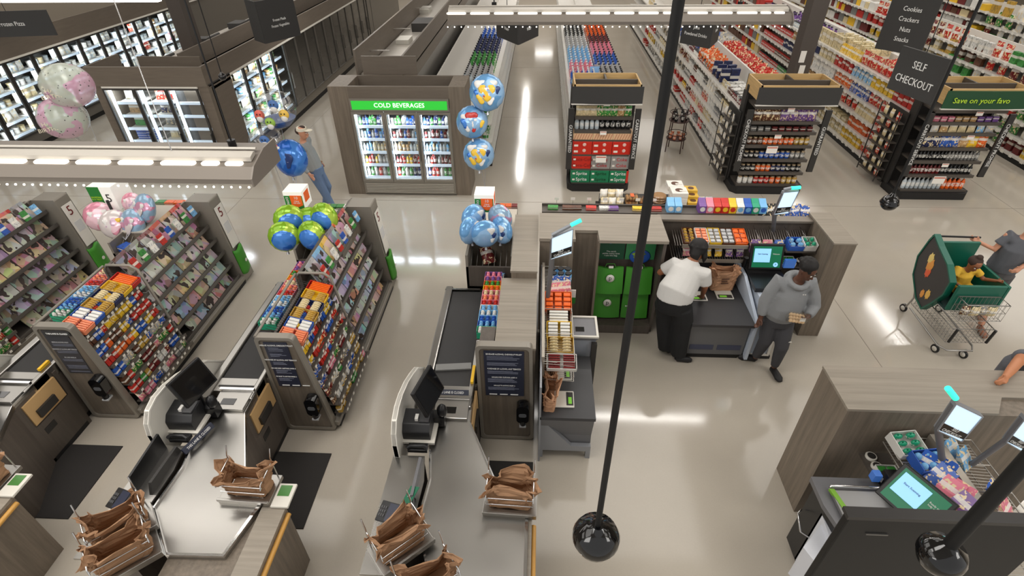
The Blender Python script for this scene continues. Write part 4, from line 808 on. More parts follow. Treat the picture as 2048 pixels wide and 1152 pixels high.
    m = B().box(g(-.6), g(-.0), h(2.71), h(3.58), 0, .012, MATB).obj('floor_mat'); tag(m, f"black rubber floor mat behind the counter {near}", 'mat')
    return t
lane(1, -4.6, 0.02); lane(2, -2.22, 0.02); lane(3, 0)
for (x, y, d) in ((-2.42, 2.2, 'second'), (-4.8, 2.2, 'leftmost'), (.0, 0, '')):
    if d: 
        p = T('price_scale', f"white scale pad with a green display beside the right bag rack of the {d} lane", 'scale', (x + .33, 2.53, .87)); B().box(x + .25, x + .4, 2.42, 2.64, .875, .9, WPLAS).obj('body', p, bev=.005); B().box(x + .27, x + .37, 2.52, 2.62, .9, .903, pm('display_green', (70, 120, 60), .3, emit=.1)).obj('display', p)
# closed-lane plates
def plate(x, y, z, w, rot, lab, ly=.0):
    b = B().box(-w / 2, w / 2, -.03, .0, 0, .06, NAVY).obj('closed_sign', loc=(x, y, z), rot=rot, bev=.004); tag(b, lab, 'sign'); text(b, 'THIS LANE IS CLOSED', .034, (0, -.0315, .03), FRONT, TXTW, local=True, sx=.8); return b
plate(-.84, 3.7, .89, .36, (R(-48), 0, 0), 'dark plate reading this lane is closed at the end of the express belt')
plate(-3.1, 3.05, .9, .34, (R(-30), 0, R(72)), 'dark plate reading this lane is closed leaning by the middle register')
o = B().box(-1.06, -.68, 0, .09, .88, .9, pm('divider_grey', (128, 128, 126), .3)).obj('belt_divider', loc=(0, 4.15, 0), rot=(0, 0, R(6))); tag(o, 'grey divider bar lying across the express lane belt', 'divider')
o = B().box(-.66, -.63, 3.86, 4.1, .9, .93, pm('yellow_card', (240, 190, 40), .5)).obj('yellow_tag'); tag(o, 'yellow card clipped beside the express belt', 'card')
o = B().box(-5.3, -5.27, 3.86, 4.0, .9, .93, pm('yellow_card', (240, 190, 40), .5)).obj('yellow_tag'); tag(o, 'yellow card clipped beside the leftmost belt', 'card')
# ---------------------------------------------------------------- merchandiser racks between the lanes
def front_panel(t, x0, x1, y, hgt, slant=.0, sign=True, plate_=False, lab=''):
    out = rrect(x0, x1 , .02, hgt, .05, 5, (1, 1, 1, 1)); out = [(a - slant * (z / hgt) * (1 if a > (x0 + x1) / 2 else 0), z) for a, z in out]
    mx, mz = (x0 + x1) / 2, hgt / 2
    inn = [(mx + (a - mx) * .88, mz + (z - mz) * .95) for a, z in out]
    B().ring(out, inn, y - .03, y + .05, 'y', FRAME).obj('frame_trim', t)
    B().prism(inn, y - .015, y + .03, 'y', PANELW).obj('wood_face', t)
    if sign:
        s = B().box(x0 + .08, x1 - .08 - slant, y - .025, y - .015, .72, hgt - .07, NAVY).obj('policy_sign', t); sx = (x0 + x1 - slant) / 2
        lines = [(1.31, .026, 'BEVERAGE ALCOHOL CHECKOUT POLICY'), (1.11, .024, 'PURCHASES OF ALCOHOL AND TOBACCO'), (.99, .02, 'WE CARD EVERY CUSTOMER UNDER 40'), (.87, .02, 'NO SALES TO ANYONE UNDER 21')]
        for z, s_, tx in lines: text(s, tx, s_, (sx, y - .026, z * hgt / 1.42), FRONT, TXTW, sx=.72)
        b = B()
        for z in (1.275, 1.255, 1.235, 1.19, 1.175, 1.16, 1.075, 1.06, 1.045, .965, .95, .935, .92, .84, .825, .81):
            zz = z * hgt / 1.42; b.box(x0 + .11, x1 - .12 - slant - random.uniform(0, .08), y - .027, y - .025, zz, zz + .004, pm('fine_print', (120, 124, 140), .6))
        b.obj('fine_print', s)
        for k in range(3): B().box(x0 + .12 + k * .11, x0 + .2 + k * .11, y - .028, y - .025, .735, .745, TXTW).obj('underline', s)
    if plate_: 
        p = B().box(x0 + .1, x0 + .38, y - .035, y - .025, hgt - .12, hgt - .06, SIGND).obj('closed_plate', t); text(p, 'THIS LANE IS CLOSED', .03, (x0 + .24, y - .037, hgt - .09), FRONT, TXTW, sx=.8)
def sanitizer(x, y, z, lab):
    t = T('sanitizer_dispenser', lab, 'dispenser', (x, y, z)); b = B()
    b.prism(rrect(x - .065, x + .065, z - .12, z + .14, .055), y - .1, y, 'y', BLACKG); b.obj('housing', t, bev=.01)
    b = B().prism(rrect(x - .04, x + .04, z - .02, z + .03, .018), y - .104, y - .1, 'y', pm('level_window', (90, 92, 95), .15)); b.obj('window', t)
    B().tube([(x, y - .07, z - .1), (x, y - .07, z - .17)], [.035, .03], BLACK, 12).obj('nozzle', t); B().box(x - .035, x + .035, y - .1, y - .02, z - .19, z - .17, pm('drip_cup', (170, 172, 174), .3)).obj('drip_tray', t)
PICK = ['red', 'yellow', 'orange', 'brown', 'maroon', 'silver', 'blue', 'white', 'green', 'pink', 'gold', 'purple', 'cream', 'black']
reg('candy_bar', pb_box(.045, .035, .11), .062); reg('candy_pack', pb_box(.065, .045, .075), .085); reg('candy_bag', pb_bag(.09, .05, .12), .095)
reg('magazine', pb_box(.2, .014, .265, P_COV), .215)
def candy_box(x, y, z, w, d, hh, col, bars, n, rows, label, tilt=0, rz=0, cat='candy box', gold=False):
    t = T('candy_box', label, cat, (x, y, z)); t.rotation_euler = (tilt, 0, rz) if not isinstance(tilt, tuple) else (tilt[0], tilt[1], rz)
    b = B(); b.box(-w / 2, w / 2, -d / 2, d / 2, 0, .008, P_PLAIN)
    for a in (-1, 1): b.box(a * w / 2 - .003, a * w / 2 + .003, -d / 2, d / 2, 0, hh, P_PLAIN); b.box(-w / 2, w / 2, a * d / 2 - .003, a * d / 2 + .003, 0, hh if a > 0 else hh * .8, P_PLAIN)
    o = b.obj('tray', t, color=C_[col], local=True)
    for r_ in range(rows):
        for k in range(n):
            bw, bd = w / rows * .8, d / n * .72
            q = (B().ell((0, 0, hh * .3), (bw * .46, bd * .5, hh * .42), P_LAB, 10, 7) if (cat == 'gum box' or bars in ('cream', 'gold')) else B().box(-bw / 2, bw / 2, -bd / 2, bd / 2, 0, hh * .55, P_LAB)).obj('candy', t, loc=(-w / 2 + (r_ + .5) * w / rows, -d / 2 + (k + .5) * d / n, hh * .45), color=C_[bars], local=True, bev=.006)
    return t
def candy_rack(i, x0, y0, who):
    """rack with candy tiers then magazines, facing the aisle on its right"""
    t = T('merchandiser_rack', f"checkout rack of candy and magazines with a rounded front panel, {who}", 'display rack', (x0 + .28, y0, 0)); x1 = x0 + .57
    front_panel(t, x0, x1, y0, 1.42, .17, sign=(i == 2), plate_=(i == 1)) if i else None
    if i == 1:
        s = B().box(x0 + .07, x1 - .24, y0 - .022, y0 - .015, .74, 1.36, pm('sign_slate', (58, 58, 62), .45)).obj('policy_sign', t)
        for z, tx in ((1.2, 'BEVERAGE ALCOHOL POLICY'), (1.1, 'PURCHASES OF ALCOHOL AND TOBACCO'), (.98, 'WE CARD UNDER 40')): text(s, tx, .022, (x0 + .2, y0 - .024, z), FRONT, pm('lettering_grey', (170, 170, 172), .6), sx=.62)
        b = B()
        for z in (1.17, 1.15, 1.07, 1.05, .95, .93, .86, .84, .82, .77): b.box(x0 + .1, x0 + .32, y0 - .024, y0 - .022, z, z + .004, pm('fine_print', (120, 124, 140), .6))
        b.obj('fine_print', s)
    yc = y0 + 1.1; ye = y0 + 2.72; xl = x0 + .0
    B().box(x0 + .02, x0 + .05, y0 + .05, yc, .1, 1.2, WOODD).obj('back_board', t); B().box(x0 + .03, x1 + .02, y0 + .05, ye, 0, .1, KICK).obj('base', t)
    B().box(x1 - .04, x1 + .03, y0, ye, .06, .13, FRAME).obj('base_rail', t, bev=.01)
    pts = [(x0 + .0, .06), (x0 + .0, 1.36), (x0 + .05, 1.42), (x0 + .34, 1.42), (x0 + .41, 1.36), (x1 + .0, .1)]
    B().tube([(a, yc, z) for a, z in pts], .018, FRAME, 6).obj('arch_frame', t); B().tube([(x0, y0, 1.4), (x0, yc, 1.4)], .016, FRAME, 6).obj('top_rail', t)
    b = B(); k = 0
    while y0 + .06 + k * .035 < yc: b.bar((x0 + .01, y0 + .06 + k * .035, 1.34), (x0 + .4, y0 + .06 + k * .035, 1.22), .0035, DARK, 4); k += 1
    b.obj('wire_grid', t)
    # tiers of candy
    tiers = [(x0 + .2 + k * .043, 1.16 - k * .135) for k in range(8)]
    for k, (xa, z) in enumerate(tiers):
        b = B(); b.box(xa + .05, xa + .18, y0 + .06, yc - .02, z - .012, z, DSHELF); b.box(xa + .175, xa + .185, y0 + .06, yc - .02, z - .02, z + .025, pm('tier_edge', (96, 90, 84), .4, .3)); ty = y0 + .1
        while ty < yc - .08: b.box(xa + .185, xa + .188, ty, ty + .035, z - .015, z + .015, pm('price_ticket', (236, 232, 222), .5)); ty += random.choice((.07, .1, .14))
        b.obj('shelf', t)
        y = y0 + .1; last = None
        palette = (['red', 'yellow', 'orange', 'brown', 'red', 'blue'] if k < 4 else ['silver', 'white', 'maroon', 'blue', 'pink', 'gold', 'green', 'red', 'brown'])
        if k > 4: palette = palette + ['grey']
        while y < yc - .07:
            cc = random.choice(palette); kd = 'candy_bar' if k < 4 and random.random() < .5 else 'candy_pack' if random.random() < .6 else 'candy_bag'
            for q in range(random.choice((1, 2, 2))):
                if y < yc - .07: put(kd, (xa + .12, y, z), R(90), cc, R(-14), (1.1, 1.1, 1.25), f"{CN.get(cc, cc)} candy on the {ORD[7 - k]} tier of the {who} rack", f"{cc} candy tier {k} of the {who} rack", 'candy', jit=2)
                if k >= 1: tickets.append((xa + .187, y, z))
                y += PR[kd][1]
    # top boxes
    tops = [('salmon', 'salmon', 'salmon pink'), ('blue', 'white', 'blue'), ('gold', 'gold', 'gold'), ('navy', 'cream', 'cream and dark'), ('yellow', 'gold', 'yellow'), ('red', 'orange', 'red')]
    y = y0 + .15
    for (bx, br, wd) in tops:
        candy_box(x0 + .3, y, 1.26, .26, .15, .06, bx, br, 5 if bx != 'blue' else 3, 2 if bx != 'red' else 1, f"{wd} open box of candy on the wire top of the {who} rack", (0, R(17)), 0); y += .165
    # magazine bays
    b = B(); b.box(x0 + .02, x0 + .06, yc, ye, .1, 1.4, WOODD); b.obj('back_board', t)
    for k in range(6):
        z = .14 + k * .22; xo = x1 - .05 - k * .048
        b = B(); b.box(x0 + .06, xo + .03, yc + .02, ye - .02, z - .012, z, DSHELF); b.box(xo + .02, xo + .03, yc + .02, ye - .02, z, z + .045, pm('shelf_lip', (96, 92, 88), .3, .3)); b.obj('shelf', t)
        for q in range(6):
            if (k, q) == (0, 0): continue
            cc = random.choice(['cream', 'white', 'brown', 'yellow', 'red', 'silver', 'sky', 'tan', 'maroon', 'grey', 'orange'])
            put('magazine', (xo - .035, yc + .15 + q * .245, z), R(90), cc, R(-28), (1.14, 1, 1.0), f"{CN.get(cc, cc)} covered magazine in the {ORD[k]} row, {ORD[q + 1] if q else 'first'} place from the front, {who} rack", f"magazines {who} rack {k} {q}", 'magazine')
    B().bar((x0 + .12, yc, 1.42), (x0 + .12, ye, 1.42), .012, FRAME).obj('top_rail', t)
    # gift cards pegged along the magazine top
    for q in range(8):
        cc = ['red', 'green', 'white', 'red', 'blue', 'white', 'green', 'sky'][q]; put('card_pack', (x0 + .33, yc + .12 + q * .19, 1.3), R(90), cc, R(-20), 1, f"{CN.get(cc, cc)} gift card above the magazines of the {who} rack, {ORD[q + 1] if q else 'first'} place", f"gift cards {who} {q}", 'gift card')
    # end wing with the 5 sign
    wy0, wy1 = ye + .0, ye + .27
    b = B(); b.prism([(x0 + .05, .02), (x0 + .05, 1.36), (x0 + .12, 1.42), (x1 - .1, 1.42), (x1 + .03, .02)], wy0, wy1, 'y', FRAME); b.obj('end_wing', t, bev=.02)
    s = B().prism([(wy0 + .04, .62), (wy1 - .03, .62), (wy1 - .03, 1.3), (wy0 + .04, 1.3)], 0, .008, 'x', WHITE).obj('lane_sign', t, loc=(x1 - .045, 0, .0), rot=(0, 0, 0))
    s.rotation_euler = (0, R(-5.5), 0); s.location = (x1 + .045, 0, 0)
    text(s, '5', .2, (.01, (wy0 + wy1) / 2, 1.19), RIGHTF, pm('numeral_maroon', (110, 34, 34), .5), ext=.002, sx=.95, local=True)
    B().box(.008, .011, wy0 + .07, wy1 - .06, .86, 1.02, pm('print_faint', (206, 206, 206), .6)).obj('print', s, local=True)
    b = B(); b.grid(lambda u, v: (x1 + .045 - .03 * v + .03 * math.sin(math.pi * u), wy0 - .01 + .24 * u, .17 + .42 * v - .02 * math.sin(6 * u)), 8, 8, GREEN); o = b.obj('green_tote'); sd = o.modifiers.new('t', 'SOLIDIFY'); sd.thickness = .035
    tag(o, f"bright green tote bag hanging on the end wing of the {who} rack", 'bag'); B().lathe([(.0, 0), (.028, 0), (.028, .004)], (0, 0, 0), WHITE, 14).obj('emblem', o, loc=(x1 + .083, wy0 + .11, .37), rot=(0, R(90), 0), local=True)
    return t
tickets = []
candy_rack(2, -2.82, 3.94, 'second lane'); candy_rack(1, -5.2, 4.02, 'leftmost lane'); 
sanitizer(-2.4, 3.9, .5, 'black hand sanitizer dispenser on the front panel of the second lane rack'); sanitizer(-4.79, 3.98, .62, 'black hand sanitizer dispenser on the front panel of the leftmost rack')
candy_rack(0, -7.5, 4.0, 'far left'); 
tm = pm('price_ticket', (236, 232, 222), .5)
# ---------------------------------------------------------------- gum trays beside the belts
reg('gum_pack', pb_box(.055, .1, .05), .06)
def gum_row(x, y0, y1, z, who, cols):
    t = T('gum_shelf', f"narrow wire shelf carrying a row of gum boxes, {who}", 'shelf', (x, y0, z)); b = B().box(x - .11, x + .12, y0, y1, z - .02, z - .005, DSHELF); b.box(x + .115, x + .125, y0, y1, z - .02, z + .07, FRAME); b.obj('deck', t)
    B().box(x + .02, x + .1, y0, y1, z - .3, z - .02, DARK).obj('bracket', t)
    n = len(cols); st = (y1 - y0) / n
    for k, (c1, c2) in enumerate(cols):
        candy_box(x, y0 + (k + .5) * st, z, .2, st * .95, .1, c1, c2, 2, 3, f"{CN.get(c1, c1)} gum display box, {ORD[k + 1] if k else 'first'} from the front on the {who} shelf", 0, 0, 'gum box')
GC = [('teal', 'white'), ('blue', 'sky'), ('sky', 'blue'), ('sky', 'white'), ('white', 'sky'), ('pink', 'red'), ('pink', 'salmon'), ('pink', 'cream'), ('yellow', 'orange'), ('orange', 'green'), ('pink', 'purple'), ('purple', 'pink')]
gum_row(-3.02, 4.5, 5.75, 1.0, 'second lane', GC); gum_row(-5.5, 4.55, 5.95, 1.0, 'leftmost lane', GC); gum_row(-.53, 4.33, 5.45, 1.1, 'express lane', GC[:1] + GC[1:9] + GC[9:])
# ---------------------------------------------------------------- towers behind the racks: flat top, open bin with snacks, lane cube on a pole
def tower(who, x0, x1, y0, ym, y1, z, cube, cols, pole, bin_goods):
    t = T('checkout_tower', f"wood and metal cabinet with an open snack bin behind the {who} rack", 'cabinet', ((x0 + x1) / 2, y0, 0))
    B().box(x0, x1, ym, y1, 0, z, WOODF).obj('body', t); B().box(x0, x1, ym, y1, z, z + .02, pm('counter_beige', (196, 188, 174), .5)).obj('top', t)
    b = B(); b.box(x0, x0 + .03, y0, ym, 0, z + .02, FRAME); b.box(x1 - .03, x1, y0, ym, 0, z + .02, FRAME); b.box(x0, x1, y0, y0 + .03, 0, z - .15, WOODD); b.box(x0, x1, y0, ym, .8, .85, DARK); b.obj('bin', t)
    b = B(); 
    for k in range(8): b.bar((x0 + .03 + (x1 - x0 - .06) * k / 7, y0 + .1, .98), (x0 + .03 + (x1 - x0 - .06) * k / 7, ym, 1.1), .004, WIRE, 4)
    b.obj('wire_floor', t)
    px, py = pole; b = B().bar((px, py, z), (px, py, cube), .02, DARK, 8); b.obj('pole', t)
    # goods on the rear ledge
    n = len(cols); w = (x1 - x0) / n
    for k, c in enumerate(cols): put('flat_box', (x0 + w * (k + .5), y1 + .08, z - .02), 0, c, 0, (w / .21, .6, .7), f"{CN.get(c, c)} pack, {ORD[k + 1] if k else 'first'} from the left on the rear ledge of the {who} cabinet", f"ledge packs {who} {k}", 'pack')
    B().box(x0, x1, y1, y1 + .16, z - .12, z - .02, DSHELF).obj('rear_ledge', t)
    for k, (kd, c, dx, dy, tt) in enumerate(bin_goods): put(kd, (x0 + dx, y0 + dy, .98 + dy * .1), random.uniform(-.5, .5), c, tt, .9, f"{CN.get(c, c)} {kd.replace('_', ' ')} lying in the open bin of the {who} cabinet, {ORD[k + 1] if k else 'first'} from the front", f"bin goods {who} {k}", 'snack')
    return t
tower('second lane', -3.2, -2.55, 5.85, 6.25, 6.95, 1.2, 1.5, ['tan', 'green', 'green', 'white', 'orange', 'navy'], (-3.1, 6.3), [('cookie_bag', 'pink', .35, .1, -.9), ('flat_box', 'tan', .4, .2, 0), ('snack_bag', 'red', .25, .3, -1.0), ('snack_bag', 'red', .5, .36, -1.1)])
tower('express lane', -.9, -.3, 5.62, 6.1, 6.85, 1.3, 1.55, ['brown', 'sky', 'sky', 'maroon', 'orange', 'orange', 'maroon'], (-.7, 6.2), [('flat_box', 'sky', .42, .05, 0), ('snack_bag', 'maroon', .28, .3, -.9)])
tower('leftmost lane', -5.85, -5.0, 6.0, 6.3, 7.1, 1.15, 1.5, ['green', 'orange', 'orange', 'orange', 'blue', 'navy'], (-6.1, 6.6), [('flat_box', 'blue', .15, .1, 0), ('flat_box', 'blue', .4, .18, 0), ('cookie_bag', 'sky', .3, .22, -1)])
def cube_sign(x, y, z, s, who, words):
    t = T('lane_cube', f"lit cube sign on a pole above the {who}", 'sign', (x, y, z)); B().box(x - s / 2, x + s / 2, y - s / 2, y + s / 2, z, z + s, pm('cube_white', (240, 238, 230), .5, emit=.35)).obj('cube', t, bev=.004)
    yf = y - s / 2
    if words:
        B().box(x - s * .48, x + s * .48, yf - .003, yf, z + .005, z + s * .78, pm('cube_green', (40, 120, 50), .5, emit=.12)).obj('green_face', t)
        o = B().prism([(x - s * .16, z + s * .25), (x + s * .14, z + s * .12), (x + s * .44, z + s * .25), (x + s * .44, z + s * .8), (x - s * .16, z + s * .8)], yf - .006, yf - .003, 'y', pm('cube_orange', (226, 96, 34), .5, emit=.2)).obj('orange_badge', t)
        text(t, 'EXPRESS', s * .17, (x - s * .33, yf - .007, z + s * .4), (R(90), R(90), 0), TXTW); text(t, '10', s * .22, (x + s * .14, yf - .008, z + s * .66), FRONT, TXTW); text(t, 'ITEMS\nOR LESS', s * .1, (x + s * .14, yf - .008, z + s * .42), FRONT, TXTW)
        B().box(x + s / 2, x + s / 2 + .003, y - s * .3, y + s * .3, z + s * .3, z + s * .85, pm('cube_orange', (226, 96, 34), .5, emit=.2)).obj('orange_badge', t)
    else:
        B().box(x - s * .5, x + s * .0, yf - .003, yf, z, z + s, pm('cube_green', (40, 120, 50), .5, emit=.12)).obj('green_face', t); text(t, 'SHOPPING\nIS A TREAT', s * .09, (x - s * .25, yf - .005, z + s * .5), FRONT, TXTG)
        text(t, '5', s * .5, (x + s * .25, yf - .005, z + s * .5), FRONT, pm('numeral_dark', (60, 58, 56), .5))
    return t
cube_sign(-.7, 6.35, 1.6, .25, 'express lane', True); cube_sign(-3.3, 6.55, 1.5, .26, 'second lane, partly turned', True).rotation_euler[2] = R(0)
cube_sign(-6.3, 6.95, 1.26, .36, 'leftmost lane and partly behind the light fixture', False)
B().bar((-6.1, 6.6, .0), (-6.1, 6.6, 1.4), .02, DARK).obj('pole', bpy.data.objects['lane_cube.002'])
# express lane wooden counter with the front panel
t = T('wood_divider', 'long stepped wood topped cabinet between the express lane and self checkout', 'cabinet', (-.2, 3.9, 0))
front_panel(t, -.59, .0, 3.9, 1.42, .03, sign=True)
B().box(-.57, -.42, 3.95, 4.3, .05, 1.3, WOODD).obj('front_body', t)
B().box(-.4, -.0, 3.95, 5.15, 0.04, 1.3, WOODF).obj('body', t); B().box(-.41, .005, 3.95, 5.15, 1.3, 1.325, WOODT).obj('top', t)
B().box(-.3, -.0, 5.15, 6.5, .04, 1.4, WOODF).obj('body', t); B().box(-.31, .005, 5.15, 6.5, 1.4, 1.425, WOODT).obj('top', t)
sanitizer(-.12, 3.87, .53, 'black hand sanitizer dispenser on the express lane front panel')
# ---------------------------------------------------------------- self checkout, wooden back unit with shopping bags
t = T('bag_cabinet', 'taupe wood cabinet with an open alcove holding green shopping bags beside the self checkout', 'cabinet', (.8, 5.8, 0))
B().box(.03, .45, 5.78, 6.4, 0, 1.46, WOODF).obj('body', t); B().box(.45, .78, 6.02, 6.4, 0, 1.46, WOODF).obj('body', t)
B().box(.45, .78, 6.0, 6.02, 0, 1.46, WOODF).obj('front_face', t)
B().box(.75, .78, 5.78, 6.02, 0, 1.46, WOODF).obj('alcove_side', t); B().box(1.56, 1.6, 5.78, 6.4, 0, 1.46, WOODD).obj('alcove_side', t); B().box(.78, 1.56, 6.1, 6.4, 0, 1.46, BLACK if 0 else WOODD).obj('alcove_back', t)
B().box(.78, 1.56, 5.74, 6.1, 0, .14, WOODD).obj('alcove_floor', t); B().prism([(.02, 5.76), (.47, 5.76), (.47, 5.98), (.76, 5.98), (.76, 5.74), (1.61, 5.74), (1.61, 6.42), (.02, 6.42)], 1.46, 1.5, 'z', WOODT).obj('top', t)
for k in range(2): B().box(1.16 if k else .8, 1.54 if k else 1.14, 6.06, 6.09, 1.02, 1.42, pm('poster_night', (36, 84, 124), .4) if not k else pm('poster_green', (56, 140, 84), .4)).obj('poster', t)
p1, p2 = [o for o in bpy.data.objects if o.parent == t and o.name.startswith('poster')][:2]
B().prism([(.8, 1.02), (1.14, 1.02), (1.14, 1.26), (1.05, 1.32), (.95, 1.25), (.88, 1.33), (.8, 1.27)], 6.057, 6.06, 'y', pm('poster_forest', (24, 84, 56), .5)).obj('print', p1); B().lathe([(.0, 0), (.025, 0), (.025, .003)], (0, 0, 0), pm('poster_moon', (220, 200, 130), .5), 14).obj('print_moon', p1, loc=(1.03, 6.058, 1.37), rot=(R(90), 0, 0), local=False)
text(p1, 'The earth\nsmiles every time\nI use this bag.', .032, (.97, 6.054, 1.11), FRONT, TXTW)
b = B(); b.ell((1.35, 6.05, 1.07), (.14, .008, .11), pm('poster_earth', (40, 90, 180), .5), 16, 8); b.obj('print_globe', p2); B().ell((1.33, 6.043, 1.1), (.08, .004, .06), pm('poster_land', (150, 190, 60), .5), 12, 7, lambda d: 1 + .25 * math.sin(5 * math.atan2(d[2], d[0]))).obj('print_land', p2)
for zz in (1.31, 1.36): B().box(1.24, 1.46, 6.055, 6.058, zz, zz + .008, TXTW).obj('print_line', p2)
for k, (x, z, lbl) in enumerate([(.97, .58, 'left upper'), (1.35, .58, 'right upper'), (.97, .17, 'left lower'), (1.35, .17, 'right lower')]):
    b = B(); w, h = .36, .38
    for sg in (-1, 1): b.grid(lambda u, v, sg=sg: ((u - .5) * w * (1 - .05 * v), sg * (.025 + .02 * math.sin(math.pi * u)) * (1 - .5 * v), v * h + .012 * math.cos(7 * u) * v), 8, 6, GREEN)
    o = b.obj('tote_bag', loc=(x, 5.9, z), rot=(R(-9), 0, 0)); tag(o, f"bright green reusable tote bag hanging in the {lbl} place of the bag alcove", 'bag')
    if k in (0, 2): B().lathe([(0, 0), (.055, 0), (.055, .004), (0, .004)], (0, 0, 0), WHITE, 20).obj('emblem', o, loc=(0, -.05, .24), rot=(R(90), 0, 0), local=True); text(o, 'p', .09, (0, -.0565, .245), FRONT, pm('emblem_dark', (50, 54, 50), .5), local=True)
    if k == 3: text(o, 'eco', .05, (-.1, -.05, .2), (R(90), 0, 0), TXTW, local=True)
    B().box(-.03, .03, -.045, -.035, h + .005, h + .035, WHITE).obj('tag', o, local=True); B().tube([(-.08, 0, h - .02), (-.05, .02, h + .04), (.05, .02, h + .04), (.08, 0, h - .02)], .006, GREEN, 5).obj('handle', o, local=True)
# rear wall of the second self checkout bay and its side return
t = T('bay_divider', 'low taupe wood wall behind the back station with a wide end block', 'partition', (2.6, 6.4, 0))
B().box(1.6, 3.6, 6.42, 6.5, 0, 1.42, WOODD).obj('wall_panel', t); B().box(1.6, 3.62, 6.38, 6.52, 1.42, 1.45, pm('cap_rail', (128, 120, 110), .4, .2)).obj('cap_rail', t)
B().box(3.6, 3.87, 5.78, 6.56, 0, 1.47, WOODF).obj('end_block', t); B().box(3.595, 3.875, 5.775, 6.565, 1.47, 1.49, WOODT).obj('end_top', t)
# ledge with packs behind the cabinet
t = T('rear_ledge', 'long narrow ledge of candy and gum packs along the back of the self checkout wall', 'shelf', (1.8, 6.6, 0)); B().box(.05, 2.9, 6.54, 6.74, 1.42, 1.45, DSHELF).obj('deck', t); B().box(.05, 2.9, 6.72, 6.74, 1.45, 1.48, DSHELF).obj('lip', t); B().box(.05, 2.9, 6.56, 6.66, 0, 1.42, WOODF).obj('body', t)
for k, (c, x) in enumerate([('green', .2), ('brown', .4), ('brown', .52), ('red', .72), ('white', .9), ('purple', 1.02), ('yellow', 1.35), ('red', 1.6), ('sky', 1.85)]): put('flat_box', (x, 6.64, 1.45), 0, c, 0, (.7, .5, .4), f"small {CN.get(c, c)} pack lying on the rear ledge, {ORD[k + 1] if k else 'first'} from the left", f"rear ledge pack {k}", 'pack')
for k in range(8): 
    o = B().box(-.03, .03, -.003, 0, .05, .09, WHITE).obj('price_tag', loc=(.25 + k * .22, 6.7, 1.5)); tag(o, 'small white price tag on a wire stem above the rear ledge', 'price tag', 'price tags above the rear ledge'); B().bar((0, 0, 0), (0, 0, .05), .003, WIRE).obj('stem', o, local=True)
for k, (c, d) in enumerate([('sky', 'white'), ('sky', 'white'), ('purple', 'white'), ('pink', 'white'), ('red', 'yellow'), ('red', 'yellow'), ('yellow', 'red'), ('white', 'sky'), ('blue', 'sky'), ('teal', 'white'), ('sky', 'blue')]):
    x = 2.0 + k * .1 if k > 1 else 1.78 + k * .1
    t = T('gum_box', f"{CN.get(c, c)} peaked gum carton, {ORD[k + 1] if k else 'first'} from the left in the row on the rear ledge", 'gum box', (x, 6.64, 1.45)); B().prism([(-.07, 0), (.07, 0), (.07, .16), (-.0, .12), (-.07, .1)], -.047, .047, 'x', P_PLAIN).obj('carton', t, local=True, color=C_[c]); B().lathe([(0, 0), (.034, 0), (.034, .003)], (0, 0, 0), P_PLAIN, 14).obj('print', t, loc=(0, -.071, .055), rot=(R(90), 0, 0), local=True, color=C_[d])
t = T('snack_strip', 'shallow dark tray of snack pouches behind the self checkout wall', 'shelf', (3.1, 6.65, 0)); B().box(2.95, 3.58, 6.57, 6.85, 1.2, 1.36, DSHELF).obj('tray', t)
for k in range(6): put('pouch', (3.02 + k * .06, 6.64 + .06 * (k % 2), 1.36), random.uniform(-.5, .5), 'black', R(-30), .8, 'black and white snack pouch in the tray behind the self checkout wall', 'black pouches behind the self checkout wall')
for k in range(5): put('pouch', (3.36 + k * .06, 6.64 + .06 * (k % 2), 1.36), random.uniform(-.5, .5), 'blue', R(-30), .8, 'blue snack pouch in the tray behind the self checkout wall', 'blue pouches behind the self checkout wall')
# bakery table
t = T('bakery_table', 'dark bakery display table loaded with cookies and cake boxes behind the self checkout', 'table', (1.9, 8.1, 0)); B().box(1.0, 2.75, 7.7, 8.6, .5, .56, DARK).obj('table_top', t)
for x, y in ((1.05, 7.75), (2.7, 7.75), (1.05, 8.55), (2.7, 8.55)): B().box(x - .03, x + .03, y - .03, y + .03, 0, .5, DARK).obj('leg', t)
b = B(); b.box(1.05, 2.7, 8.1, 8.58, .56, .72, DARK); b.obj('riser', t)
for q in range(4):
    for k in range(3): put('bread_bag', (1.1 + k * .13, 7.78 + q * .19, .56 + .06 * q), 0, 'white' if (k + q) % 2 else 'cream', R(-15), .95, 'clear bag of pale rolls at the left end of the bakery table', 'bags of rolls on the bakery table', 'bag')
CKM = pm('cookie_brown', (196, 150, 96), .7); TRAYF = FILM
for k, (x, y, z, s_) in enumerate([(1.55, 7.85, .56, 1), (1.55, 8.2, .72, 1), (1.55, 8.2, .8, 1), (1.78, 7.9, .56, 1), (1.78, 8.25, .72, 1)]):
    t = T('cookie_pack', f"clear clamshell pack of tan cookies on the bakery table, {['front left', 'rear left', 'upper rear left', 'front middle', 'rear middle'][k]}", 'cookies', (x, y, z)); 
    for i in range(4):
        for j in range(3): B().ell((-.075 + i * .05, -.05 + j * .05, .04), (.028, .028, .03), CKM, 8, 6).obj('cookie', t, local=True)
    B().box(-.11, .11, -.09, .09, 0, .085, FILM).obj('clamshell', t, local=True); B().box(-.03, .03, -.06, .06, .086, .088, pm('label_orange', (230, 110, 60), .5)).obj('label', t, local=True)
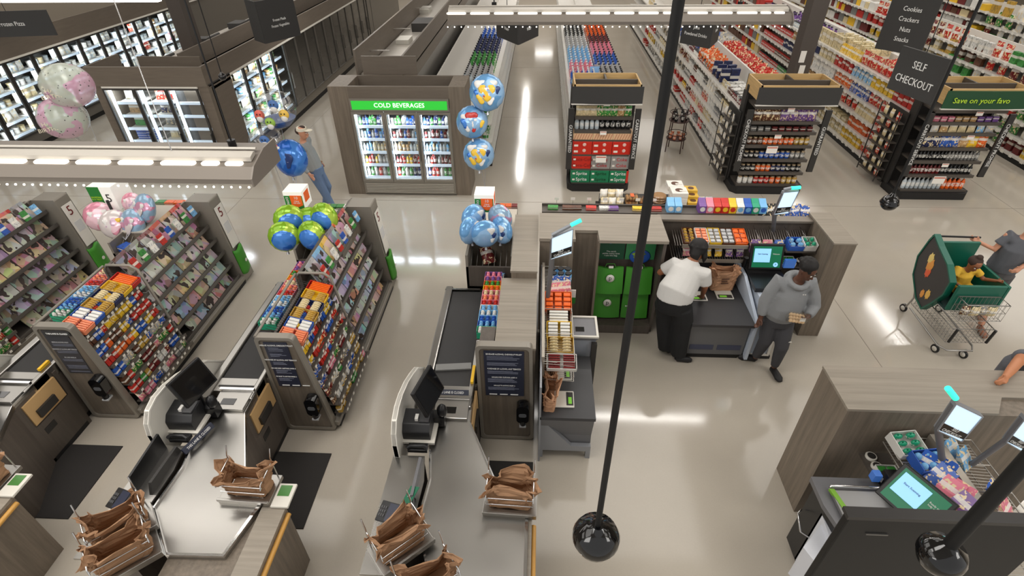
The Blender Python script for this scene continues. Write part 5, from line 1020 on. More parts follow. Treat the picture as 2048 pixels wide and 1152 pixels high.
for k in range(7):
    x, y, z = (2.0, 7.95, .56 + .045 * k) if k < 4 else (2.02, 8.3, .72 + .045 * (k - 4)); o = B().lathe([(.1, 0), (.115, .01), (.115, .03), (.1, .04)], (0, 0, 0), pm('pie_crust', (188, 140, 88), .6), 18).obj('pie', loc=(x, y, z)); tag(o, f"round tan pie in a clear tub, {'front' if k < 4 else 'rear'} stack of the bakery table, {ORD[(k if k < 4 else k - 4)]} one", 'pie'); B().lathe([(.117, .0), (.12, .03), (.1, .042)], (0, 0, 0), FILM, 18).obj('lid', o, local=True)
for k in range(7):
    x, y, z = (2.32, 7.85, .56 + .09 * k) if k < 3 else (2.3, 8.2, .72 + .09 * (k - 3)) if k < 6 else (2.28, 8.45, .9)
    t = T('cake_box', f"white cake box with a round window, {'front' if k < 3 else 'middle' if k < 6 else 'rear'} stack of the bakery table, {ORD[k if k < 3 else (k - 3 if k < 6 else 0)]} one", 'cake box', (x, y, z)); B().box(-.13, .13, -.12, .12, 0, .085, pm('cake_box_white', (232, 228, 220), .5)).obj('carton', t, local=True, bev=.004)
    B().lathe([(0, .086), (.065, .086), (.065, .089)], (.0, 0, 0), pm('cake_brown', (92, 58, 40), .5), 16).obj('window', t, local=True); B().box(-.0, .11, -.05, -.0, .089, .091, WHITE).obj('sticker', t, local=True)
for k in range(6):
    t = T('cake_box', f"yellow cake box right of the white ones on the bakery table, {['first', 'second', 'third', 'fourth', 'fifth', 'sixth'][k]} up the slope", 'cake box', (2.57, 7.85 + .13 * k, .56 + .05 * k)); B().box(-.1, .1, -.09, .09, 0, .07, pm('cake_box_yellow', (222, 180, 70), .5)).obj('carton', t, local=True, bev=.004); B().lathe([(0, .071), (.05, .071), (.05, .074)], (0, 0, 0), pm('cake_brown', (92, 58, 40), .5), 14).obj('window', t, local=True)
for q in range(4):
    for k in range(2): put('bread_bag', (2.72 + k * .13, 7.8 + q * .17, .5 + .05 * q), 0, 'clear', R(-15), .9, 'clear bag of white rolls at the right end of the bakery table', 'right end bags on the bakery table', 'bag')
# ---------------------------------------------------------------- self checkout stations
def status_sign(px, py, z0, pts, thick, who, arm=None, y=0, light=None, words=True, tx=None):
    t = T('station_light_sign', f"lit self checkout sign with a cyan status light on a slanted post, {who}", 'sign', (px, py, z0))
    B().tube([(px, py, z0), (pts[3][0] + .01, y, pts[3][1]), (pts[0][0], y, pts[0][1] - .02)], [(.025, .02), (.03, .02), (.02, .02)], GREYM, 8).obj('post', t)
    B().prism(pts, y - thick / 2, y + thick / 2, 'y', SIGNLIT).obj('lit_panel', t, bev=.006)
    cx_, cz_ = sum(p[0] for p in pts) / 4, sum(p[1] for p in pts) / 4
    B().ring([(cx_ + (a - cx_) * 1.07, cz_ + (b_ - cz_) * 1.05) for a, b_ in pts], pts, y - thick / 2 - .006, y + thick / 2 + .006, 'y', pm('sign_rim', (150, 154, 160), .3, .3)).obj('rim', t)
    a, b_, c, d = pts; lerp = lambda p, q, f: (p[0] + (q[0] - p[0]) * f, p[1] + (q[1] - p[1]) * f)
    blk = [lerp(d, a, .3), lerp(c, b_, .3), lerp(c, b_, .08), lerp(d, a, .02)]
    o = B().prism(blk, y - thick / 2 - .003, y - thick / 2, 'y', BLACK).obj('black_band', t)
    ang = math.atan2(c[1] - d[1], c[0] - d[0]); mm = (sum(p[0] for p in blk) / 4, sum(p[1] for p in blk) / 4)
    text(o, 'SELF\nCHECKOUT', abs(c[0] - d[0]) * .17, (mm[0], y - thick / 2 - .004, mm[1]), (R(90), -ang if 0 else 0, 0), TXTW, sx=.95).rotation_euler = (R(90), -ang, 0)
    l0, l1 = light; B().tube([(l0[0], y, l0[1]), (l1[0], y, l1[1])], (.022), CYANLED, 10).obj('status_lamp', t); B().tube([(a[0], y, a[1] + .03), (l0[0], y, l0[1])], .02, pm('sign_rim', (150, 154, 160), .3, .3), 8).obj('arm', t)
    return t
status_sign(.13, 4.95, 1.2, [(.15, 2.04), (.36, 2.15), (.36, 1.86), (.15, 1.78)], .04, 'first station beside the express lane', y=4.9, light=((.34, 2.19), (.44, 2.25)))
status_sign(3.12, 6.38, 1.3, [(3.0, 1.96), (3.17, 1.98), (3.13, 1.68), (2.97, 1.66)], .05, 'station at the back beside the person in the grey hoodie', y=6.2, light=((3.08, 2.01), (3.19, 2.02)))
status_sign(3.3, 2.8, 1.2, [(3.03, 1.98), (3.27, 1.855), (3.255, 1.575), (3.035, 1.69)], .04, 'nearest station at the lower right', y=2.8, light=((3.02, 2.02), (2.92, 2.12)))
status_sign(3.55, 2.85, 1.2, [(3.64, 1.80), (3.84, 1.68), (3.83, 1.41), (3.65, 1.52)], .04, 'cut off by the right edge behind the nearest one', y=2.85, light=((3.74, 1.86), (3.64, 1.93)))
def scale(x, y, z, rz, lab):
    t = T('bagging_scale', lab, 'scale', (x, y, z), rz); B().box(-.11, .11, -.11, .09, 0, .02, WPLAS).obj('body', t, local=True, bev=.008); d = B().box(-.09, .09, -.1, -.03, .02, .022, DARK).obj('display', t, local=True); B().box(-.07, .02, -.085, -.05, .022, .024, pm('display_lime', (120, 190, 60), .3, emit=.3)).obj('digits', d, local=True); return t
def standing_bag(x, y, z, rz, lab, w=.26, h=.34, seed=3, tx='recycle'):
    b = B(); kraft_bag(b, (0, 0, 0), w, .12, h, seed=seed, crumple=.008, m=pm('kraft_light', (192, 146, 112), .8, bump=30)); o = b.obj('paper_bag', loc=(x, y, z), rot=(0, 0, rz)); o.modifiers.new('t', 'SOLIDIFY').thickness = .003
    tag(o, lab, 'paper bag'); b = B(); 
    for k in range(3): b.box(-.05, .05 - .02 * (k % 2), -.075, -.073, .12 + k * .035, .135 + k * .035, pm('bag_print', (96, 66, 52), .7))
    b.obj('print', o, local=True); return o
# first station (between express lane and open floor)
t = T('self_checkout_station', 'self checkout bagging table with a dark top and grey metal base beside the express lane', 'self checkout', (.35, 4.0, 0))
B().box(.06, .62, 3.6, 4.5, .68, .72, pm('table_dark', (56, 56, 58), .5)).obj('table_top', t)
B().prism([(3.72, .1), (3.72, .32), (3.62, .66), (4.5, .66), (4.5, .1)], .07, .61, 'x', pm('base_grey', (104, 104, 106), .5)).obj('base', t)
B().prism([(.06, .66), (.06, .0), (.1, .0), (.1, .12), (.56, .12), (.56, 0), (.61, 0), (.61, .2), (.4, .2), (.12, .56)], 3.66, 3.71, 'y', pm('base_light', (140, 142, 146), .45, .2)).obj('front_skirt', t)
B().box(.05, .07, 3.6, 5.7, 0, 1.15, pm('base_light', (140, 142, 146), .45, .2)).obj('side_panel', t)
B().box(.4, .68, 4.58, 4.9, .12, .9, pm('kiosk_silver', (176, 182, 192), .35, .3)).obj('kiosk_body', t); B().box(.39, .7, 4.56, 4.92, .9, .95, GREYM).obj('kiosk_top', t, bev=.02); B().box(.45, .55, 4.66, 4.74, .95, .953, BLACKG).obj('scanner_glass', t)
B().ring([(.385, 4.555), (.705, 4.555), (.705, 4.925), (.385, 4.925)], [(.41, 4.58), (.68, 4.58), (.68, 4.9), (.41, 4.9)], .945, .965, 'z', WPLAS).obj('kiosk_trim', t)
B().box(.63, .69, 4.52, 4.57, 0, .88, DARK).obj('kiosk_leg', t)
scale(.29, 4.22, .72, R(90), 'white scale with a green display on the first table, farther one'); scale(.3, 3.84, .72, R(90), 'white scale with a green display on the first table, nearer one')
standing_bag(.16, 4.18, .72, R(85), 'brown paper bag open beside the farther scale of the first station', .26, .26, 4); standing_bag(.16, 3.82, .72, R(85), 'brown paper bag open beside the nearer scale of the first station', .3, .28, 5)
def wire_rack(x0, x1, y0, y1, z, lab, side=1):
    t = T('wire_rack', lab, 'wire rack', ((x0 + x1) / 2, y0, z)); xr = x0 if side > 0 else x1
    B().box(xr - .015, xr + .015, y0, y1, .72, z + .06, pm('rack_frame', (168, 160, 148), .35, .5)).obj('back_frame', t)
    for zz in (z - .28, z - .06):
        b = B(); k = 0
        while y0 + k * .03 < y1: b.bar((x0, y0 + k * .03, zz + .03 * (1 if side > 0 else 0)), (x1, y0 + k * .03, zz), .0035, WIRE, 4); k += 1
        xo = x1 if side > 0 else x0
        b.bar((xo, y0, zz), (xo, y1, zz), .006, WIRE); b.bar((xo, y0, zz + .06), (xo, y1, zz + .06), .005, WIRE); b.obj('wire_shelf', t)
    for k in range(5):
        y = y0 + (y1 - y0) * k / 4; B().bar((x0, y, z), (x1, y, z - .0), .005, WIRE).obj('cross_wire', t)
    return t
wire_rack(.08, .4, 3.95, 5.65, 1.16, 'tall white wire snack rack above the first self checkout table')
candy_box(.25, 4.93, 1.1, .3, .26, .1, 'orange', 'orange', 4, 3, 'bright orange open box of peanut candy on the first station rack', (R(20), 0), R(90) * 0)
candy_box(.25, 4.68, 1.08, .26, .18, .1, 'brown', 'white', 5, 1, 'box of chocolate bars in silver and brown wrap on the first station rack', (R(25), 0))
candy_box(.25, 4.46, 1.08, .26, .2, .11, 'yellow', 'white', 5, 2, 'box of pale wrapped bars between chocolate and gold boxes on the first station rack', (R(25), 0))
candy_box(.26, 4.24, 1.08, .27, .17, .09, 'gold', 'cream', 5, 2, 'gold box of round wrapped chocolates on the first station rack', (R(20), 0))
candy_box(.27, 4.02, 1.06, .3, .16, .07, 'white', 'maroon', 6, 2, 'white and red open box at the near end of the first station rack', (R(20), 0))
for k in range(4): put('pouch', (.2 + .05 * k, 5.12 + .01 * k, 1.1), .2, 'pink', R(-20), .8, 'pink candy pouch behind the orange box on the first station rack', 'pink pouches on the first station rack')
for k in range(4): put('pouch', (.2 + .05 * k, 5.26, 1.1), .2, 'blue', R(-20), .8, 'blue candy pouch in the middle of the first station rack', 'blue pouches on the first station rack')
for k in range(6): put('jar', (.2 + .09 * (k % 3), 5.42 + .1 * (k // 3), 1.1), 0, 'sky', 0, 1, 'light blue gum bottle at the far end of the first station rack', 'gum bottles on the first station rack', 'gum bottle')
candy_box(.32, 5.42, 1.0, .18, .2, .08, 'blue', 'sky', 3, 2, 'blue gum carton at the outer edge of the first station rack', (R(20), 0), 0, 'gum box')
o = B().box(.37, .47, 5.2, 5.21, .93, 1.13, WHITE).obj('hang_card'); tag(o, 'white and green card hanging off the first station rack', 'card'); B().box(.37, .47, 5.197, 5.2, .93, 1.02, pm('sign_green', (44, 120, 40), .5)).obj('print', o)
# second station at the back
t = T('self_checkout_station', 'self checkout bay with a dark bagging table where the person in white stands', 'self checkout', (2.3, 5.5, 0))
TD = pm('table_black', (50, 49, 51), .5); PG = pm('panel_grey', (94, 94, 95), .5)
B().box(1.93, 2.7, 5.2, 6.38, .6, .64, TD).obj('table_top', t); B().box(1.95, 2.68, 5.28, 6.3, .08, .6, PG).obj('front_panel', t); B().box(1.98, 2.64, 5.3, 6.3, 0, .08, KICK).obj('kick', t)
for x in (1.99, 2.34): B().box(x, x + .3, 5.275, 5.28, .16, .24, pm('louvre_blue', (60, 64, 84), .5)).obj('louvre', t)
B().box(1.9, 2.74, 6.3, 6.4, .64, 1.0, TD).obj('splash_panel', t)
B().prism([(5.22, .05), (5.22, .66), (5.9, .9), (6.3, .9), (6.3, .05)], 2.7, 2.74, 'x', pm('kiosk_pale', (186, 196, 210), .4)).obj('side_wing', t)
B().box(2.78, 3.02, 5.32, 6.1, .04, .86, pm('kiosk_pale', (186, 196, 210), .4)).obj('kiosk_body', t); B().box(2.75, 3.2, 5.6, 6.2, .86, .92, BLACK).obj('kiosk_deck', t); B().box(2.74, 3.06, 5.3, 6.1, 0, .05, BLACK).obj('kiosk_foot', t)
B().ring([(2.76, .05), (3.04, .05), (3.04, .84), (2.76, .84)], [(2.79, .08), (3.01, .08), (3.01, .81), (2.79, .81)], 5.3, 5.33, 'y', WPLAS).obj('kiosk_trim', t)
s = B().box(-.21, .21, -.02, .02, -.17, .17, BLACK).obj('monitor', t, loc=(2.95, 6.0, 1.14), rot=(R(-18), 0, 0), bev=.008); B().box(-.18, .18, -.023, -.02, -.14, .14, SCREENG).obj('screen', s, local=True); B().box(-.165, .04, -.026, -.023, -.07, .11, SCREENB).obj('screen_window', s, local=True); text(s, 'Start Scanning', .022, (-.06, -.028, .04), FRONT, DARK, local=True); text(s, 'Welcome', .022, (.11, -.026, .04), FRONT, TXTW, local=True)
B().lathe([(0, 0), (.03, 0), (.03, .003)], (0, 0, 0), SCREENB, 16).obj('emblem', s, loc=(.12, -.024, -.1), rot=(R(90), 0, 0), local=True); text(s, 'P', .035, (.12, -.029, -.1), FRONT, SCREENG, local=True)
B().tube([(2.72, 6.05, .95), (2.72, 6.03, 1.1)], .03, BLACK).obj('hand_scanner', t); B().box(3.2, 3.34, 5.98, 6.02, .98, 1.1, pm('reader_blue', (60, 110, 190), .3, emit=.3)).obj('card_reader', t)
scale(2.47, 5.83, .64, 0, 'white scale with a green display under the brown paper bag'); scale(2.12, 5.78, .64, 0, 'white scale beside the elbow of the person in white')
standing_bag(2.46, 5.95, .66, R(4), 'brown paper bag with dark print standing on the scale beside the person in white', .3, .36, 6)
for z, tl in ((1.22, 'upper'), (1.0, 'lower')):
    t = T('snack_shelf', f"{tl} wire shelf of candy boxes on the wall behind the person in white", 'shelf', (2.25, 6.2, z)); b = B()
    for k in range(28): b.bar((1.8 + k * .033, 6.1, z), (1.8 + k * .033, 6.4, z + .06), .003, WIRE, 4)
    b.obj('wire_deck', t); B().box(1.88, 2.72, 6.075, 6.09, z - .02, z + .03, pm('rack_frame', (168, 160, 148), .35, .5)).obj('price_rail', t)
for k, (c1, c2, n, wd) in enumerate([('brown', 'gold', 5, 'brown box of gold candies'), ('white', 'salmon', 5, 'white and red box of wrapped chocolates'), ('yellow', 'silver', 4, 'yellow lidded box of silver and brown bars'), ('brown', 'silver', 4, 'brown box of bars'), ('orange', 'orange', 3, 'bright orange box of peanut candy')]):
    candy_box(1.98 + k * .165, 6.24, 1.25, .15, .26, .07, c1, c2, n, 2, f"{wd} on the upper shelf behind the person in white, {ORD[k + 1] if k else 'first'} from the left", (R(14), 0))
for k, c in enumerate(['pink', 'brown', 'yellow', 'yellow', 'purple', 'purple']): put('candy_bag', (1.98 + k * .14, 6.15, 1.03), 0, c, R(-30), 1.1, f"{CN.get(c, c)} candy bag on the lower shelf behind the person in white, {ORD[k + 1] if k else 'first'} from the left", f"lower shelf bags {k}", 'candy')
t = T('peg_rack', 'wire peg rack of candy pouches above the back self checkout screen', 'wire rack', (3.1, 6.35, 1.3)); b = B()
for k in range(26): b.bar((2.78 + k * .03, 6.15, 1.2), (2.78 + k * .03, 6.41, 1.3), .003, WIRE, 4)
b.obj('wire_deck', t)
for k in range(4): B().bar((2.85 + k * .2, 6.1, 1.33), (2.85 + k * .2, 6.4, 1.36), .005, CHROME).obj('peg', t)
for k, c in enumerate(['purple', 'pink', 'blue']): put('pouch', (2.84 + k * .15, 6.14, 1.12), 0, c, R(-14), .85, f"{c} candy pouch hanging above the back self checkout screen", f"peg pouches {k}", 'candy'); 
candy_box(3.33, 6.15, 1.2, .2, .16, .1, 'blue', 'sky', 2, 2, 'clear and blue gum tray right of the back screen', (R(12), 0), 0, 'gum box'); candy_box(3.5, 6.15, 1.2, .16, .16, .11, 'white', 'teal', 2, 2, 'white and green gum tray at the right end of the back rack', (R(12), 0), 0, 'gum box')
candy_box(3.28, 6.1, .98, .18, .14, .06, 'white', 'green', 2, 2, 'white and green mint tray on the lower right shelf of the back station', (R(12), 0), 0, 'mint box')
for k in range(2):
    o = B().lathe([(.04, 0), (.042, .02), (.038, .025)], (0, 0, 0), WPLAS, 16).obj('mint_tin', loc=(3.43 + k * .09, 6.08, 1.03)); tag(o, f"round dark mint tin, {'left' if not k else 'right'} one on the back station shelf", 'tin'); B().lathe([(0, .0255), (.03, .0255), (.03, .027)], (0, 0, 0), DARK, 14).obj('lid_print', o, local=True)
B().box(3.18, 3.58, 6.02, 6.4, .955, .97, DSHELF).obj('lower_shelf', t); B().box(3.2, 3.58, 6.05, 6.4, 1.17, 1.19, DSHELF).obj('upper_shelf', t)
# ---------------------------------------------------------------- nearest station, lower right
t = T('bay_divider', 'large taupe wood block wall in front of the shopping cart, lower right', 'partition', (3.6, 3.4, 0))
B().box(2.59, 4.6, 3.12, 3.62, 0, 1.49, WOODF).obj('body', t)
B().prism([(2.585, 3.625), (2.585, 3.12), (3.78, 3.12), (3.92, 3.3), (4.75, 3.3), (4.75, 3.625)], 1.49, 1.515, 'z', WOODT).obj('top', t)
t = T('self_checkout_station', 'nearest self checkout station with a green screen at the lower right', 'self checkout', (2.7, 2.6, 0))
B().prism([(2.36, 2.86), (2.96, 2.86), (2.96, 2.1), (2.46, 2.1), (2.36, 2.6)], .9, .95, 'z', GREYM).obj('kiosk_top', t, bev=.01)
B().prism([(2.4, 2.82), (2.94, 2.82), (2.94, 2.12), (2.5, 2.12), (2.4, 2.6)], .05, .9, 'z', BLACK).obj('kiosk_body', t)
B().box(2.45, 2.9, 2.32, 2.72, .95, .99, pm('deck_steel', (150, 150, 150), .3, .7)).obj('scanner_deck', t, bev=.012); B().box(2.66, 2.8, 2.42, 2.52, .99, .993, BLACKG).obj('scanner_glass', t)
B().prism([(2.44, 2.72), (2.48, 2.72), (2.56, 2.3), (2.52, 2.3)], .97, .995, 'z', pm('lime_strip', (120, 170, 50), .4)).obj('lime_label', t)
B().tube([(2.46, 2.74, .97), (2.46, 2.74, 1.0), (2.9, 2.74, 1.0)], .012, CHROME).obj('handrail', t)
B().prism([(2.5, .05), (2.14, .05), (2.1, .3), (2.16, .75), (2.42, .8)], 2.5, 2.53, 'y', pm('panel_pale', (206, 208, 214), .4)).obj('side_wing', t, bev=.01) if 0 else B().prism([(2.62, .06), (2.3, .06), (2.22, .3), (2.3, .74), (2.62, .8)], 2.4, 2.43, 'x', pm('panel_pale', (206, 208, 214), .4)).obj('side_wing', t)
B().prism([(2.18, 2.36), (2.42, 2.58), (2.62, 2.3), (2.3, 2.05)], .3, .72, 'z', pm('panel_pale', (206, 208, 214), .4)).obj('lower_box', t, bev=.02)
B().tube([(2.38, 2.8, .55), (2.3, 2.72, .62), (2.32, 2.62, .5), (2.4, 2.6, .45)], .008, CHROME).obj('bag_hook', t)
s = B().box(-.2, .2, -.02, .02, -.16, .16, BLACK).obj('monitor', t, loc=(2.82, 2.42, 1.35), rot=(R(-38), 0, R(-62)), bev=.008); B().box(-.17, .17, -.023, -.02, -.135, .135, SCREENG).obj('screen', s, local=True); B().box(-.15, .05, -.026, -.023, -.06, .11, SCREENB).obj('screen_window', s, local=True); text(s, 'Start Scanning', .022, (-.05, -.028, .04), FRONT, DARK, local=True); text(s, 'Ready to\nhelp you', .02, (.11, -.026, .04), FRONT, TXTW, local=True)
B().lathe([(0, 0), (.03, 0), (.03, .003)], (0, 0, 0), SCREENB, 16).obj('emblem', s, loc=(.12, -.024, -.1), rot=(R(90), 0, 0), local=True); text(s, 'P', .035, (.12, -.029, -.1), FRONT, SCREENG, local=True)
B().tube([(2.85, 2.5, .95), (2.86, 2.45, 1.25)], .03, BLACK).obj('monitor_post', t); B().box(2.8, 2.86, 2.78, 2.84, 1.02, 1.1, pm('reader_blue', (60, 110, 190), .3, emit=.3)).obj('card_reader', t); B().box(2.9, 3.0, 2.3, 2.85, .9, 1.1, BLACK).obj('printer_housing', t)
wire_rack(3.0, 3.35, 2.1, 3.1, 1.2, 'wire candy rack behind the nearest self checkout screen', side=-1); wire_rack(3.38, 3.7, 2.1, 3.1, 1.2, 'wire candy rack of the far side, back to back with the nearest one', side=1)
candy_box(3.1, 3.0, 1.2, .22, .2, .09, 'white', 'teal', 3, 2, 'clear and green gum tray on the nearest rack by the wood block', (R(10), 0), R(8), 'gum box'); candy_box(3.17, 2.83, 1.2, .22, .17, .1, 'blue', 'sky', 2, 3, 'blue gum carton on the nearest rack beside the green one', (R(10), 0), R(8), 'gum box')
B().box(2.86, 3.1, 2.82, 3.1, .96, .985, DSHELF).obj('small_shelf', bpy.data.objects['wire_rack.001'])
for k in range(2):
    o = B().lathe([(.045, 0), (.047, .02), (.042, .025)], (0, 0, 0), WPLAS, 16).obj('mint_tin', loc=(2.93, 3.05 - k * .1, .985)); tag(o, f"round dark mint tin, {'farther' if not k else 'nearer'} one on the nearest station's lower shelf", 'tin'); B().lathe([(0, .0255), (.034, .0255), (.034, .027)], (0, 0, 0), DARK, 14).obj('lid_print', o, local=True)
candy_box(2.98, 2.87, .985, .16, .14, .05, 'white', 'green', 2, 2, 'white and green mint tray on the lower shelf of the nearest station', 0, 0, 'mint box')
for k, (c, x, y) in enumerate([('blue', 3.12, 2.84), ('blue', 3.2, 2.8), ('blue', 3.14, 2.74), ('pink', 3.14, 2.62), ('pink', 3.2, 2.58), ('purple', 3.16, 2.5)]): put('pouch', (x, y - .08, 1.17), R(-60), c, R(-35), 1.0, f"{c} candy pouch pegged behind the nearest screen, {ORD[k + 1] if k else 'first'} from the wood block", f"near pouches {k}", 'candy', jit=4)
candy_box(3.2, 2.4, 1.15, .34, .17, .09, 'orange', 'orange', 3, 4, 'bright orange box of peanut candy at the lower right rack', (R(8), 0), R(0))
for k, (c, x, y) in enumerate([('sky', 3.48, 2.95), ('sky', 3.52, 2.85), ('blue', 3.55, 2.55), ('pink', 3.55, 2.4)]): put('pouch', (x, y, 1.15), R(40), c, R(-30), .9, f"{CN.get(c, c)} pouch on the far side of the nearest racks, {ORD[k + 1] if k else 'first'} from the wood block", f"far side pouches {k}", 'candy', jit=3)
candy_box(3.55, 2.25, 1.15, .28, .17, .08, 'orange', 'yellow', 3, 3, 'orange candy box at the right edge behind the nearest racks', (R(8), 0), 0)
# ---------------------------------------------------------------- hanging light fixtures (slotted troughs seen from above)
FXM = pm('fixture_grey', (120, 112, 103), .4, .3); FXL = pm('fixture_light', (196, 190, 180), .35, .2)
def fixture(lab, x0, x1, y, z, pitch, dots, cables):
    t = T('light_fixture', lab, 'light fixture', ((x0 + x1) / 2, y, z)); D_ = .2
    prof = [(y - .2, z), (y - .2, z + .035), (y - .13, z + .1), (y + .06, z + .15), (y + .19, z + .15), (y + .24, z + .1), (y + .24, z)]
    B().prism(prof, x0, x1, 'x', FXM).obj('housing', t); 
    B().prism([(a, b_) for a, b_ in [(y - .215, z - .015), (y - .215, z + .045), (y - .14, z + .11), (y + .06, z + .165), (y + .25, z + .165), (y + .26, z - .015)]], x1, x1 + .012, 'x', pm('fixture_end', (128, 120, 112), .4, .2)).obj('end_plate', t)
    B().prism([(y - .08, z + .118), (y + .0, z + .139), (y + .0, z + .165), (y - .02, z + .168), (y - .08, z + .15)], x0, x1 - .03, 'x', FXL).obj('top_ridge', t)
    B().tube([(x0, y + .03, z + .17), (x1 - .03, y + .03, z + .17)], .012, FXL, 6).obj('conduit', t)
    x = x1 - .08; k = 0
    while x > x0 + .1:
        w = pitch * (.42 if k < 2 else .82)
        b = B(); dy, dz = -.13 + .2, .065
        yy, zz = y - .165, z + .068; b.prism(rrect(x - w, x, -.022, .022, .02, 3), -.004, .004, 'y', SLOT)
        b.obj('uplight_slot', t, loc=(0, y - .105, z + .113), rot=(R(-75), 0, 0)); x -= pitch * (.55 if k < 2 else 1); k += 1
    x = x1 - .03; k = 0
    while x > x0 and k < 95: B().ell((x, y - .212, z - .018), (.008, .008, .008), LED, 6, 4).obj('led_bead', t); x -= dots; k += 1
    B().box(x0, x1, y - .03, y + .03, z - .012, z, LED).obj('lamp_strip', t)
    for cx_ in cables: B().tube([(cx_, y + .12, z + .15), (cx_, y + .12, z + .2)], .03, BLACK).obj('clamp', t); B().bar((cx_, y + .12, z + .15), (cx_, y + .12, 6.7), .007, BLACK).obj('cable', t)
    return t
fixture('long grey slotted light fixture hanging over the left checkouts', -7.2, -2.02, 3.62, 3.33, .315, .064, (-2.27, -5.5))
fixture('grey slotted light fixture hanging at the top of the view over the aisle ends', -1.15, 2.95, 7.35, 3.66, .29, .083, (-.6, 2.4))
# thin wire hanger on the left fixture
tag(B().tube([(-2.65, 3.6, 3.5), (-2.72, 3.7, 3.9), (-2.85, 3.9, 4.5)], .004, CHROME, 5).obj('wire_hanger'), 'thin bright wire slung from the left light fixture beside its black cable', 'wire')
# ---------------------------------------------------------------- dome cameras on poles
def dome(x, y, z, r, pr, lab, cone=False):
    t = T('dome_camera', lab, 'camera', (x, y, z)); B().bar((x, y, z + r * .9), (x, y, 6.7), pr, POLEB, 12).obj('pole', t)
    B().lathe([(r * .25, r * 1.15), (r * .45, r * .95), (r * .85, r * .7), (r, r * .35), (r, r * .1)] if not cone else [(r * .2, r * 1.3), (r * .5, r * .8), (r, r * .1), (r, 0)], (x, y, z), BLACKG, 24).obj('housing', t)
    B().ell((x, y, z + r * .1), (r * .94, r * .94, r * .95), BLACKG, 24, 12).obj('dome', t); return t
dome(.315, 1.42, 2.42, .115, .0145, 'glossy black dome camera hanging on a long black pole through the middle of the view')
dome(3.4, 4.88, 2.5, .085, .013, 'small black cone camera on a pole passing the self checkout sign, upper right', cone=True)
dome(1.887, 1.366, 2.49, .1, .03, 'black dome camera on a thick pole in front of the black display, lower right corner')
dome(-4.9, 8.4, 2.7, .06, .008, 'small dark camera on a thin rod in front of the frozen pie case')
t = T('hanging_display', 'black hanging display seen from behind at the lower right corner', 'display', (2.1, 1.6, 2.45))
B().box(1.59, 2.62, 1.575, 1.62, 1.75, 2.44, pm('display_black', (7, 7, 7), .5)).obj('housing', t, bev=.008); B().box(1.58, 2.63, 1.57, 1.63, 2.43, 2.455, pm('display_rim', (46, 44, 43), .35)).obj('top_rim', t)
for x in (1.72, 2.02): B().box(x, x + .11, 1.568, 1.575, 2.3, 2.308, pm('slit_grey', (130, 128, 124), .3, .5)).obj('slit_reflection', t)  # pale strips paint slit-shaped reflections onto the housing
B().bar((2.55, 1.6, 2.44), (2.55, 1.6, 6.7), .012, BLACK).obj('hanger', t)
# ---------------------------------------------------------------- hanging signs
def hang(lab, x, y, z, w, h, rz, lines, size, dx=0, wedge=None, tilt=0):
    t = T('hanging_sign', lab, 'sign', (x, y, z)); p = B().box(-w / 2, w / 2, -.015, .015, 0, h, SIGND).obj('panel', t, loc=(x, y, z), rot=(tilt, 0, rz))
    n = len(lines)
    for i, l in enumerate(lines): text(p, l, size, (dx, -.017, h / 2 + (n / 2 - i - .5) * size * 1.5), FRONT, TXTW, local=True, sx=.85)
    if wedge:
        q = B().box(0, wedge[0], -.015, .015, 0, h, SIGND).obj('side_panel', p, loc=(w / 2, 0, 0), rot=(0, 0, wedge[1]), local=True)
        for i, l in enumerate(wedge[2]): text(q, l, size, (wedge[0] / 2, -.017, h / 2 + (len(wedge[2]) / 2 - i - .5) * size * 1.5), FRONT, TXTW, local=True, sx=.85)
    B().bar((x, y, z + h), (x, y, 6.7), .006, BLACK).obj('rod', t)
    return t
hang('square charcoal sign reading self checkout hanging at an angle, upper right', 4.64, 7.17, 2.83, .72, .52, R(-76), ['SELF', 'CHECKOUT'], .125)
hang('charcoal aisle sign listing cookies, crackers, nuts and snacks', 5.98, 10.0, 2.7, .72, 1.0, R(-52), ['', 'Cookies', 'Crackers', 'Nuts', 'Snacks'], .1)
hang('charcoal wedge sign for juice and powdered drinks above the mixed goods aisle', 2.83, 10.92, 2.6, .63, .62, R(-48), ['', 'Juice', 'Powdered Drinks'], .08, wedge=(.7, R(112), ['Juice', 'Drinks']))
hang('charcoal wedge sign reading water over the middle aisle', -.67, 11.35, 2.6, .88, .55, R(-59), ['', 'Water'], .085, wedge=(.85, R(124), ['', 'Water']))
hang('charcoal sign listing frozen meals and frozen vegetables above the frozen aisle', -5.66, 11.45, 2.55, .46, .75, R(-42), [], .07, wedge=(.89, R(104), ['', 'Frozen Meals', 'Frozen Vegetables']))
hang('charcoal sign ending in pizza at the top left corner', -11.4, 12.2, 2.5, 1.6, .5, R(10), ['Frozen Pizza'], .12)
tag(B().box(-13.5, -8.9, 13.6, 13.75, 2.95, 3.0, LED).obj('lit_strip'), 'bright light strip along the top left corner above the wall freezers', 'light')
for (x, y, z) in ((4.78, 10.74, 2.45), (4.83, 10.74, 2.2)): tag(B().box(x - .05, x + .05, y - .01, y, z - .1, z + .1, WHITE).obj('notice'), f"{'upper' if z > 2.3 else 'lower'} white notice on the dark store column", 'notice')
